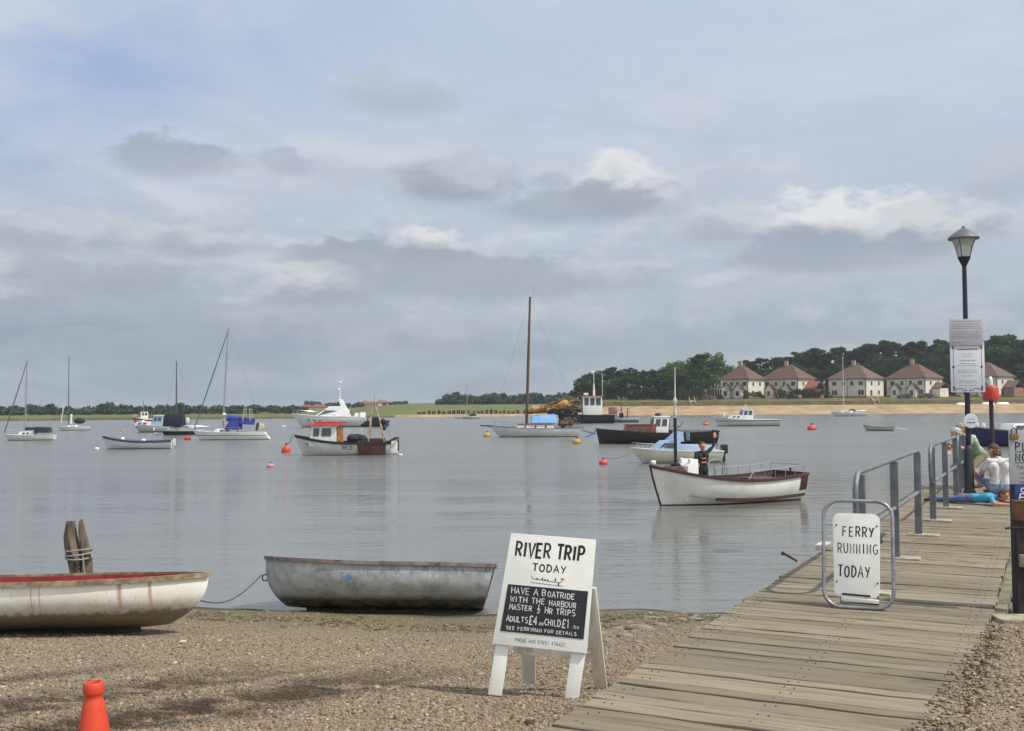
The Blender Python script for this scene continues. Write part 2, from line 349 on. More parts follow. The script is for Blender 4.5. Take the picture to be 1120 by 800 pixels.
def gravel_fn(t,P,col):
    v=t.n('ShaderNodeTexVoronoi',{'Vector':P,'Scale':60.0}); v2=t.n('ShaderNodeTexVoronoi',{'Vector':P,'Scale':120.0})
    hs=t.n('ShaderNodeSeparateColor',{0:v.outputs['Color']}); hs2=t.n('ShaderNodeSeparateColor',{0:v2.outputs['Color']})
    r=t.n('ShaderNodeValToRGB',{0:t.m('ADD',t.m('MULTIPLY',hs.outputs[0],.6),t.m('MULTIPLY',hs2.outputs[1],.4))})
    st=[(0,srgb(64,56,44)),(.3,srgb(112,101,83)),(.55,srgb(138,125,104)),(.8,srgb(155,142,121)),(1,srgb(176,165,146))]
    cr=r.color_ramp
    while len(cr.elements)<len(st): cr.elements.new(.5)
    for e,(p,c) in zip(cr.elements,st): e.position=p; e.color=c
    c=r.outputs[0]
    sp=t.n('ShaderNodeSeparateXYZ',{0:P}); x,y,z=sp.outputs
    # damp, dirtier shingle along the tracks
    ys=t.m('MULTIPLY',t.m('SUBTRACT',y,t.m('MULTIPLY',x,1.9)),.466); wob=t.m('MULTIPLY',t.m('SUBTRACT',t.noise(P,.9,5,.6),.5),.9)
    yy=t.m('ADD',ys,wob)
    for c0,wd,am in ((4.72,.62,1.0),(5.75,.50,.95),(6.7,.3,.6)):
        dd=t.m('ABSOLUTE',t.m('SUBTRACT',yy,c0))
        k=t.m('MULTIPLY',t.ss(dd,wd,.05),t.m('MULTIPLY',am,t.m('MULTIPLY',t.ss(t.noise(t.vmul(P,(1.3,1.3,1)),2.2,8,.72),.34,.52),t.ss(y,9.6,7.4))))
        c=t.mix(k,c,srgb(64,52,38))
    c=t.mix(t.m('MULTIPLY',t.ss(t.noise(P,.55,5,.6),.52,.70),.35),c,srgb(150,138,114))
    # mud, weed and wet sand by the water line
    n=t.m('MULTIPLY',t.m('SUBTRACT',t.noise(P,1.5,6,.65),.5),.5)
    zz=t.m('ADD',z,n)
    c=t.mix(t.m('MULTIPLY',t.ss(zz,-.62,-.90),.75),c,srgb(122,112,90))
    c=t.mix(t.m('MULTIPLY',t.ss(zz,-.84,-1.04),.7),c,srgb(98,92,66))
    c=t.mix(t.ss(z,-1.19,-1.25),c,srgb(66,62,48))
    return c
m_gravel=mat('beach_gravel',(150,135,110),rough=.9,bump=.02,bscale=55,world=True,fn=gravel_fn,spec=.25)
def build_beach():
    xs=np.concatenate([np.arange(-60,-14,2.0),np.arange(-14,9.01,.14),np.arange(11,60,3.0)]); ys=np.concatenate([np.arange(-30,1.5,1.5),np.arange(1.5,20,.14),np.arange(20,44,2)])
    vs=[(x,y,beach_z(x,y)) for y in ys for x in xs]; n=len(xs)
    fs=[(j*n+i,j*n+i+1,(j+1)*n+i+1,(j+1)*n+i) for j in range(len(ys)-1) for i in range(n-1)]
    mb=MB(); mb.add(vs,fs,.5); structure(mb.build('beach_ground',m_gravel,smooth=True))
build_beach()

def pebble_fn(t,P,col):
    a=t.n('ShaderNodeAttribute',attribute_name='rnd')
    r=t.n('ShaderNodeValToRGB',{0:a.outputs['Fac']})
    st=[(0,srgb(64,56,46)),(.14,srgb(106,96,80)),(.4,srgb(128,114,92)),(.62,srgb(145,130,105)),(.74,srgb(140,111,82)),(.90,srgb(144,138,128)),(.985,srgb(170,160,142)),(1,srgb(190,182,166))]
    cr=r.color_ramp; cr.interpolation='LINEAR'
    while len(cr.elements)<len(st): cr.elements.new(.5)
    for e,(p,c) in zip(cr.elements,st): e.position=p; e.color=c
    c=r.outputs[0]
    sp=t.n('ShaderNodeSeparateXYZ',{0:P}); x,y,z=sp.outputs
    ys=t.m('MULTIPLY',t.m('SUBTRACT',y,t.m('MULTIPLY',x,1.9)),.466); wob=t.m('MULTIPLY',t.m('SUBTRACT',t.noise(P,.9,5,.6),.5),.9); yy=t.m('ADD',ys,wob)
    for c0,wd,am in ((4.72,.62,1.0),(5.75,.50,.95),(6.7,.3,.6)):
        dd=t.m('ABSOLUTE',t.m('SUBTRACT',yy,c0))
        c=t.mix(t.m('MULTIPLY',t.ss(dd,wd,.05),t.m('MULTIPLY',am,t.m('MULTIPLY',t.ss(t.noise(t.vmul(P,(1.3,1.3,1)),2.2,8,.72),.34,.52),t.ss(y,9.6,7.4)))),c,srgb(60,49,36))
    return c
m_pebble=mat('pebbles',(150,135,110),rough=.8,fn=pebble_fn,world=True,spec=.3)
def icosa():
    p=(1+5**.5)/2
    v=np.array([(-1,p,0),(1,p,0),(-1,-p,0),(1,-p,0),(0,-1,p),(0,1,p),(0,-1,-p),(0,1,-p),(p,0,-1),(p,0,1),(-p,0,-1),(-p,0,1)],float); v/=np.linalg.norm(v[0])
    f=np.array([(0,11,5),(0,5,1),(0,1,7),(0,7,10),(0,10,11),(1,5,9),(5,11,4),(11,10,2),(10,7,6),(7,1,8),(3,9,4),(3,4,2),(3,2,6),(3,6,8),(3,8,9),(4,9,5),(2,4,11),(6,2,10),(8,6,7),(9,8,1)])
    return v,f
def scatter_mesh(name, C, S, m, rnd):
    v,f=icosa(); n=len(C)
    a=RNG.uniform(0,2*np.pi,n); q=RNG.normal(size=(n,12,3))*.10
    V=(v[None]+q)*S[:,None,:]
    ca,sa=np.cos(a)[:,None],np.sin(a)[:,None]
    X=V[:,:,0]*ca-V[:,:,1]*sa; Y=V[:,:,0]*sa+V[:,:,1]*ca
    V=np.stack([X,Y,V[:,:,2]],-1)+C[:,None,:]
    Fc=(f[None]+(np.arange(n)*12)[:,None,None]).reshape(-1,3)
    me=bpy.data.meshes.new(name); me.vertices.add(n*12); me.vertices.foreach_set('co',V.reshape(-1).astype(np.float32))
    me.loops.add(len(Fc)*3); me.loops.foreach_set('vertex_index',Fc.reshape(-1).astype(np.int32))
    me.polygons.add(len(Fc)); me.polygons.foreach_set('loop_start',np.arange(0,len(Fc)*3,3,dtype=np.int32)); me.polygons.foreach_set('loop_total',np.full(len(Fc),3,dtype=np.int32))
    me.polygons.foreach_set('use_smooth',[True]*len(Fc))
    at_=me.attributes.new('rnd','FLOAT','FACE'); at_.data.foreach_set('value',np.repeat(rnd,20).astype(np.float32))
    me.update(); me.validate(); me.materials.append(m)
    o=bpy.data.objects.new(name,me); COL.objects.link(o); return o
def build_pebbles():
    C=[];S=[]
    n=98000; k=0
    while k<n:
        y=4.2+ (15.6-4.2)*random.random()**1.5; half=y*.52+.6
        x=random.uniform(-half,half)
        t,w=jcoord(x,y)
        if -.02<w<JW-.02:
            # grit washed on to the right edge of the deck where the gravel meets it
            if not (w>JW-.30*max(0,(8.3-y)/3)*random.random() and y<7.9): continue
            z=.004
        elif w>=JW-.02 and y>QY-.05: continue
        else: z=beach_z(x,y)
        if z<-1.2: continue
        thin=1 if z>-.75 else .45
        if random.random()>thin: continue
        r=random.choice((.0045,.0055,.0065,.008,.0095,.012))*random.uniform(.8,1.25)
        if random.random()<.004: r*=2.2
        C.append((x,y,z+r*.15)); S.append((r*random.uniform(.9,1.5),r*random.uniform(.8,1.1),r*random.uniform(.5,.8))); k+=1
    o=scatter_mesh('shingle_pebbles',np.array(C),np.array(S),m_pebble,RNG.random(len(C)))
    tag(o,'loose tan and grey pebbles covering the beach','pebbles',kind='stuff')
build_pebbles()
def build_rocks():                       # the bigger stones by the jetty, one thing each
    m_rock=mat('beach_stone',(140,132,116),(104,98,84),scale=9,rough=.9,bump=.01,bscale=30)
    g_=random.Random(5); spots=[(g_.uniform(565,775),g_.uniform(664,702),g_.choice((.025,.035,.05,.06,.08))) for _ in range(60)]
    for px,py,r in tuple(spots)+((700,689,.16),(684,697,.12),(668,702,.10),(722,684,.09),(655,693,.09),(690,682,.07),(745,678,.07),(676,688,.07),(712,697,.06),(733,690,.06),(640,684,.07),(700,703,.06)):
        # march down on to the beach
        D=6.5
        while True:
            p=atd(px,py,D)
            if p.z<=beach_z(p.x,p.y) or D>16: break
            D+=.03
        o=scatter_mesh('stone',np.zeros((1,3)),np.array([[r*1.5,r,r*.45]])*random.uniform(.9,1.1),m_rock,RNG.random(1))
        sb=o.modifiers.new('round','SUBSURF'); sb.levels=sb.render_levels=2
        o.location=(p.x,p.y,beach_z(p.x,p.y)); o.rotation_euler=(0,0,random.random()*3)
        tag(o,'flat grey brown stone lying on the mud beside the left edge of the jetty','stone','stones beside the jetty')
build_rocks()

def build_weed():
    C=[];S=[]; g=random.Random(21)
    while len(C)<1100:
        y=g.uniform(12.2,15.8); x=g.uniform(-7.5,4.5); z=beach_z(x,y); t,w=jcoord(x,y)
        if w>-.05 or z<-1.22: continue
        k=abs(z+1.03)+.28*abs(mnoise.noise((x*.9,y*.9,5)))
        if g.random()<k*5.5: continue
        r=g.choice((.008,.012,.018,.026)); C.append((x,y,z+.004)); S.append((r*g.uniform(1.2,2.6),r,r*.3))
    o=scatter_mesh('seaweed',np.array(C),np.array(S),mat('dark_weed',(84,78,54),(58,52,38),scale=9,rough=.8),RNG.random(len(C)))
    tag(o,'dark weed and debris strewn along the water edge','seaweed',kind='stuff')
build_weed()
# ------------------------------------------------------------------ far banks
def sst(x,a,b): k=min(1,max(0,(x-a)/(b-a))); return k*k*(3-2*k)
def bankD(px): return 258+25*sst(px,150,640)
def prof(tab,s):
    for (a,za),(b,zb) in zip(tab,tab[1:]):
        if s<=b: return za+(zb-za)*(s-a)/(b-a)
    return tab[-1][1]
LT=[(-60,-3),(-3,-1.9),(0,-1.27),(.8,-.85),(2.5,-.62),(110,-.75),(400,-.2),(1200,2),(6000,6)]
RT=[(-60,-3),(0,-1.27),(12,.85),(15.0,1.15),(17.5,2.75),(21,3.0),(26,3.1),(60,4.0),(200,8),(700,11),(6000,12)]
def bank_z(px,s):
    k=sst(px,590,665)
    zl=prof(LT,s)+3.5*sst(px,330,470)*sst(s,6,300)*(1-k)
    return zl*(1-k)+prof(RT,s)*k+.12*mnoise.noise((px*.05,s*.06,1))*min(1,max(0,s/10))
def bpt(px,s):
    D=bankD(px)+s; return Vector((D*(px-560)/F,D,bank_z(px,s)))
m_marsh=mat('marsh_grass',(92,104,58),(116,116,72),scale=.05,rough=.95,stretch=(.35,1.6,1),world=True,dirt=(70,84,50),dscale=.09,dlo=.48,dhi=.6,bump=.15,bscale=.7,spec=.1)
m_mud=mat('mud_edge',(70,62,46),(92,82,60),scale=.6,rough=.8,world=True,bump=.05,bscale=2)
m_sand=mat('sand',(170,148,114),(148,128,100),scale=.25,rough=.95,world=True,bump=.06,bscale=1.5,spec=.15,dirt=(126,108,80),dscale=.12)
m_bank=mat('bank_grass',(88,88,54),(108,100,64),scale=.18,rough=.95,world=True,bump=.12,bscale=1.2,spec=.1,dirt=(76,84,46),dscale=.3)
def build_banks():
    pxs=list(range(-900,2100,12)); ss=[-60,-20,-6,-2,-.6,0,.4,.8,1.4,2.5,4,6,8,10,12,13.5,15,16,17,17.5,19,21,24,28,36,50,70,100,140,200,300,450,700,1200,2500,6000]
    P={(i,j):bpt(p,s) for i,p in enumerate(pxs) for j,s in enumerate(ss)}
    bins={}
    for i in range(len(pxs)-1):
        for j in range(len(ss)-1):
            px=pxs[i]; s=ss[j]
            if px>=620: k='sand_beach' if s<15 else 'grass_bank'
            elif px>=430: k='sand_beach' if s<6 else 'marsh_field'
            else: k='mud_bank' if s<1.4 else 'marsh_field'
            bins.setdefault(k,[]).append((i,j))
    ms={'sand_beach':m_sand,'grass_bank':m_bank,'mud_bank':m_mud,'marsh_field':m_marsh}
    for k,cells in bins.items():
        mb=MB(); idx={}
        vs=[];fs=[]
        for i,j in cells:
            f=[]
            for a,b in ((i,j),(i+1,j),(i+1,j+1),(i,j+1)):
                if (a,b) not in idx: idx[(a,b)]=len(vs); vs.append(P[(a,b)])
                f.append(idx[(a,b)])
            fs.append(tuple(f))
        mb.add(vs,fs,.5); structure(mb.build(k,ms[k],smooth=True))
build_banks()

# ------------------------------------------------------------------ foliage
def leaf_fn(dark,light):
    def fn(t,P,col):
        a=t.n('ShaderNodeAttribute',attribute_name='rnd')
        return t.mix(a.outputs['Fac'],srgb(*dark),srgb(*light))
    return fn
def leaf_mat(name,dark,light):
    if name in MATS: return MATS[name]
    mt=bpy.data.materials.new(name); mt.use_nodes=True; MATS[name]=mt; t=NT(mt.node_tree)
    a=t.n('ShaderNodeAttribute',attribute_name='rnd'); oi=t.n('ShaderNodeObjectInfo')
    col=t.mix(t.m('ADD',t.m('MULTIPLY',a.outputs['Fac'],.62),t.m('MULTIPLY',oi.outputs['Random'],.42)),srgb(*dark),srgb(*light))
    d=t.n('ShaderNodeBsdfDiffuse',{0:col}); tr=t.n('ShaderNodeBsdfTranslucent',{0:col})
    mx=t.n('ShaderNodeMixShader',{0:.25,1:d.outputs[0],2:tr.outputs[0]})
    t.t.links.new(mx.outputs[0],t.n('ShaderNodeOutputMaterial').inputs[0]); return mt
LM={'pine':leaf_mat('pine_needles',(27,41,27),(78,94,56)),'green':leaf_mat('broad_leaves',(52,80,36),(112,140,68)),'dense':leaf_mat('evergreen_leaves',(31,46,27),(82,100,56)),
    'shrub':leaf_mat('shrub_leaves',(44,56,30),(96,104,62)),'far':leaf_mat('far_leaves',(50,64,50),(82,98,76))}
m_bark=mat('bark',(70,58,46),(48,40,32),scale=3,rough=.95)
def leafmesh(name, centers, radii, per, size, m, squash=.8, seed=0):
    """leaf-sized quads round clump centres; each clump has its own tone"""
    g=np.random.default_rng(seed); V=[];Rn=[]
    for c,r in zip(centers,radii):
        n=int(per*max(.4,(r/np.mean(radii))**2))
        d=g.normal(size=(n,3)); d/=np.linalg.norm(d,axis=1)[:,None]; d*=(g.random(n)**.4)[:,None]
        p=np.array(c)[None]+d*np.array([r,r,r*squash])[None]
        a=g.normal(size=(n,3)); a[:,2]*=.7; a/=np.linalg.norm(a,axis=1)[:,None]
        b=g.normal(size=(n,3)); b-=a*(a*b).sum(1)[:,None]; b/=np.linalg.norm(b,axis=1)[:,None]
        s=size*g.uniform(.6,1.35,n)[:,None]
        V.append(np.stack([p-a*s-b*s*.55,p+a*s*.9-b*s*.6,p+a*s*1.05+b*s*.5,p-a*s*.8+b*s*.65],1))
        Rn.append(np.clip(g.uniform(.15,.85)+g.normal(size=n)*.13,0,1))
    V=np.concatenate(V); Rn=np.concatenate(Rn); n=len(V)
    me=bpy.data.meshes.new(name); me.vertices.add(n*4); me.vertices.foreach_set('co',V.reshape(-1).astype(np.float32))
    me.loops.add(n*4); me.loops.foreach_set('vertex_index',np.arange(n*4,dtype=np.int32)); me.polygons.add(n)
    me.polygons.foreach_set('loop_start',np.arange(0,n*4,4,dtype=np.int32)); me.polygons.foreach_set('loop_total',np.full(n,4,dtype=np.int32))
    at_=me.attributes.new('rnd','FLOAT','FACE'); at_.data.foreach_set('value',Rn.astype(np.float32)); me.update(); me.materials.append(m); return me
def tree_proto(kind,seed):
    """unit tree 1 m high: crown mesh and trunk mesh"""
    g=random.Random(seed); cs=[];rs=[];mb=MB()
    lean=g.uniform(-.04,.04); top=.9
    mb.tube([(0,0,-.06),(lean*.4,0,.25),(lean,0,.55),(lean*1.2,.01,top)],[.028,.022,.015,.004],seg=7)
    if kind=='pine':
        for i in range(17):
            h=g.uniform(.34,.97); sp=.30*(1-((h-.72)/.42)**2) if h>.55 else .24
            a=g.uniform(0,6.28); q=sp*g.uniform(.35,1.0)
            c=(lean+q*math.cos(a),q*math.sin(a),h); cs.append(c); rs.append(g.uniform(.075,.13))
            mb.tube([(lean*.8,0,h-.12),(c[0]*.6,c[1]*.6,h-.05),c],[.010,.007,.003],seg=5)
        sq,per,size=.42,150,.017
    elif kind=='green':
        for i in range(20):
            h=g.uniform(.2,.95); sp=.30*math.sin(math.pi*min(1,max(.1,(h-.05)/.98)))**.6
            a=g.uniform(0,6.28); q=sp*g.uniform(.4,1.0); c=(lean+q*math.cos(a),q*math.sin(a),h); cs.append(c); rs.append(g.uniform(.08,.14))
            if i%2: mb.tube([(lean*.7,0,max(.15,h-.25)),(c[0]*.5,c[1]*.5,h-.1),c],[.011,.007,.003],seg=5)
        sq,per,size=.85,150,.016
    else:
        for i in range(22):
            h=g.uniform(.12,.95); sp=.36*math.sin(math.pi*min(.97,max(.18,(h*.9+.12))))**.5
            a=g.uniform(0,6.28); q=sp*g.uniform(.35,1.0); c=(lean+q*math.cos(a),q*math.sin(a),h); cs.append(c); rs.append(g.uniform(.09,.15))
            if i%2: mb.tube([(lean*.7,0,max(.1,h-.25)),(c[0]*.5,c[1]*.5,h-.1),c],[.011,.007,.003],seg=5)
        sq,per,size=.8,150,.017
    crown=leafmesh('crown',cs,rs,per,size,LM[kind],sq,seed)
    tr=mb.build('trunk',m_bark,smooth=True); tm=tr.data; bpy.data.objects.remove(tr)
    return crown,tm
PROTO={k:[tree_proto(k,s) for s in range(4)] for k in ('pine','green','dense')}
def tree(kind,loc,h,w=1.0,label='',group=''):
    cm,tm=random.choice(PROTO[kind])
    o=empty({'pine':'pine_tree','green':'broadleaf_tree','dense':'evergreen_tree'}[kind],loc,label,'tree',rz=random.uniform(0,360),group=group); o.scale=(h*w,h*w,h)
    for nm,me in (('crown',cm),('trunk',tm)):
        c=bpy.data.objects.new(nm,me); COL.objects.link(c); c.parent=o
    return o
def skyline(px):                         # photo height of the wood's top edge
    tab=[(618,432),(628,420),(636,411),(650,404),(672,401),(690,399),(715,400),(735,395),(760,388),(785,383),(800,392),(806,398),(822,394),(850,389),(870,384),(888,380),(905,383),(925,381),(945,386),(955,378),(985,372),(1010,371),(1040,374),(1075,374),(1095,366),(1125,368),(1300,372)]
    for (a,ya),(b,yb) in zip(tab,tab[1:]):
        if a<=px<=b: return ya+(yb-ya)*(px-a)/(b-a)
    return tab[0][1]
def build_wood():
    G='trees of the wood on the far bank'
    def put(px,s,kind,ymax,f=1.0,w=1.0,label='',g=G):
        b=bpt(px,s); top=atd(px,ymax,b.y).z; h=max(3.0,(top-b.z)*f)
        tree(kind,b-Vector((0,0,.2)),h,w,label,g)
    lab_l='dark evergreen tree in the wood on the far bank left of the houses'
    lab_g='pale green broadleaf tree in the wood just left of the end house'
    lab_p='dark pine tree rising behind the row of white houses'
    lab_pl='dark pine tree in the wood on the far bank left of the houses'
    lab_e='dense evergreen tree filling in under the pines behind the houses'
    px=622
    while px<768:                        # front edge of the wood
        put(px,22+random.uniform(0,5),'dense',skyline(px)+random.uniform(8,18),1.0,random.uniform(1.0,1.35),lab_l); px+=random.uniform(8,12)
    px=626
    while px<783:
        k='green' if 735<px<800 and random.random()<.75 else random.choice(('dense','pine'))
        put(px,32+random.uniform(0,8),k,skyline(px)+random.uniform(0,6),1.0,random.uniform(.8,1.2),{'green':lab_g,'dense':lab_l,'pine':lab_pl}[k]); px+=random.uniform(9,13)
    px=640
    while px<815:
        k='green' if 738<px<800 and random.random()<.6 else random.choice(('dense','pine')); put(px,56+random.uniform(0,12),k,skyline(px)+random.uniform(1,8),1.0,random.uniform(.9,1.2),{'green':lab_g,'dense':lab_l,'pine':lab_pl}[k]); px+=random.uniform(11,15)
    px=808
    while px<1215:                       # behind the houses
        put(px,52+random.uniform(0,6),'dense',skyline(px)+random.uniform(12,24),1.0,random.uniform(1.1,1.5),lab_e); px+=random.uniform(11,16)
    px=812
    while px<1215:
        put(px,62+random.uniform(0,12),'pine',skyline(px)+random.uniform(-3,5),1.0,random.uniform(.75,1.05),lab_p); px+=random.uniform(9,14)
    px=815
    while px<1215:
        k=random.choice(('pine','dense')); put(px,84+random.uniform(0,14),k,skyline(px)+random.uniform(1,8),1.0,random.uniform(.9,1.15),lab_p if k=='pine' else lab_e); px+=random.uniform(12,17)
build_wood()
def shrub(px,s,h,w,label):
    g=random.Random(int(px*7)); b=bpt(px,s)
    cs=[(g.uniform(-.5,.5)*w,g.uniform(-.4,.4)*w,h*g.uniform(.2,.75)) for _ in range(7)]
    me=leafmesh('foliage',cs,[h*g.uniform(.25,.4) for _ in cs],90,.16,LM['shrub'],.8,int(px))
    o=bpy.data.objects.new('shrub',me); COL.objects.link(o); o.location=b; tag(o,label,'shrub','shrubs in front of the houses')
for px,s,h,w in ((820,25,2.6,3),(832,25,2.2,2.2),(852,26,3.2,3.4),(863,26,2.8,2.5),(873,26,3.4,2.8),(887,25,4.0,2.6),(896,25,3.2,2.2),(905,26,2.0,2.2),(750,20,4.2,3.2),(765,20,4.8,3.4),(737,20,3.0,3),(787,22,1.8,2.2)):
    shrub(px,s,h,w,'bushy olive green shrub at the foot of the wood left of the houses' if px<800 else 'rounded green garden shrub below the first and second white houses')
def far_wood(name,px0,px1,D,fn,label,n,seed,size=1.0):
    """a distant belt of trees that reads as one mass"""
    g=np.random.default_rng(seed); cs=[];rs=[]
    for _ in range(n):
        px=g.uniform(px0,px1); DD=D*g.uniform(.95,1.12); s=DD-bankD(px); z0=bank_z(px,s); top=atd(px,fn(px)+g.uniform(-1.0,1.5),DD).z
        h=max(1.5,top-z0); k=g.random(); r=min(h*.35,3.4)*g.uniform(.7,1.1)
        cs.append((DD*(px-560)/F,DD,z0+k*max(.2,h-r)+r*.3)); rs.append(r)
    me=leafmesh(name,cs,rs,26,size,LM['far'],.9,seed); o=bpy.data.objects.new(name,me); COL.objects.link(o); tag(o,label,'woodland',kind='stuff')
def tl1(px): return 444.0+1.1*math.sin(px*.09)+(1.5 if 55<px<100 else 0)-(1 if 100<px<130 else 0)+1.2*math.sin(px*.31)
far_wood('distant_treeline',-260,335,400,tl1,'hazy dark tree line across the marsh behind the yachts',1300,11,.55)
far_wood('distant_treeline',335,445,620,lambda p:441+1.2*math.sin(p*.2)+(-1.5 if p<352 else 0),'hazy low tree line on the rise behind the motor yacht',260,12,.7)
far_wood('distant_woodland',478,625,520,lambda p:432.5+1.4*math.sin(p*.16)+.8*math.sin(p*.5)-(.004*(p-550))+(6 if p<486 else 0),'hazy blue green wood beyond the marsh behind the classic yacht mast',620,13,1.0)
# ================================================================== houses and things along the far bank
m_wall=mat('house_render',(214,209,196),(196,190,176),scale=.5,rough=.85,spec=.2)
m_wallb=mat('brick_annexe',(150,112,84),(126,94,72),scale=2,rough=.9)
def tiles_fn(c):
    def fn(t,P,col):
        w=t.n('ShaderNodeTexWave',{'Vector':P,'Scale':2.2,'Distortion':1.5},wave_type='BANDS',bands_direction='Z')
        return t.mix(t.m('MULTIPLY',w.outputs['Fac'],.25),col,srgb(*c))
    return fn
m_roof=mat('roof_tiles',(104,74,60),(86,64,54),scale=.7,rough=.85,fn=tiles_fn((90,60,52)),dirt=(104,84,74),dscale=.9)
m_roofo=mat('orange_tiles',(148,88,64),(124,76,58),scale=.7,rough=.85)
m_roofg=mat('weathered_tiles',(108,84,70),(90,74,64),scale=.7,rough=.85,fn=tiles_fn((84,66,58)))
m_winframe=mat('white_paint',(226,226,220),rough=.5)
m_glass=mat('window_glass',(62,70,78),rough=.12,spec=.6)
m_dark=mat('dark_opening',(34,34,36),rough=.7)
m_door=mat('dark_door',(60,62,66),rough=.6)
def hip_roof(L,Dp,z,h,ov=.5,ridge=None):
    a,b=L/2+ov,Dp/2+ov; rl=(ridge if ridge is not None else L-Dp)/2; rl=max(.4,rl)
    mb=MB(); lo=[(-a,-b,z),(a,-b,z),(a,b,z),(-a,b,z)]; lo2=[(x,y,z+.16) for x,y,_ in lo]; r0,r1=(-rl,0,z+h),(rl,0,z+h)
    mb.add(lo+lo2+[r0,r1],[(3,2,1,0),(0,1,5,4),(1,2,6,5),(2,3,7,6),(3,0,4,7),(4,5,9,8),(5,6,9),(6,7,8,9),(7,4,8)]); return mb
def window(parent,q,u,v,w,h,frm=.09):
    """q: wall face quad; centre (u,v) and size in metres on it"""
    W_=(Vector(q[1])-Vector(q[0])).length; H_=(Vector(q[3])-Vector(q[0])).length
    U0,U1,V0,V1=(u-w/2)/W_,(u+w/2)/W_,(v-h/2)/H_,(v+h/2)/H_; fu,fv=frm/W_,frm/H_
    g=MB().panel(q,U0,U1,V0,V1,.015,.03).build('window',m_glass,parent)
    f=MB()
    f.panel(q,U0-fu,U0,V0-fv,V1+fv,.07,.09).panel(q,U1,U1+fu,V0-fv,V1+fv,.07,.09).panel(q,U0,U1,V1,V1+fv,.068,.09).panel(q,U0,U1,V0-fv,V0,.068,.09)
    n=max(1,int(w/.8))
    for i in range(1,n): x=U0+(U1-U0)*i/n; f.panel(q,x-fu*.35,x+fu*.35,V0,V1,.05,.03)
    f.build('frame',m_winframe,g)
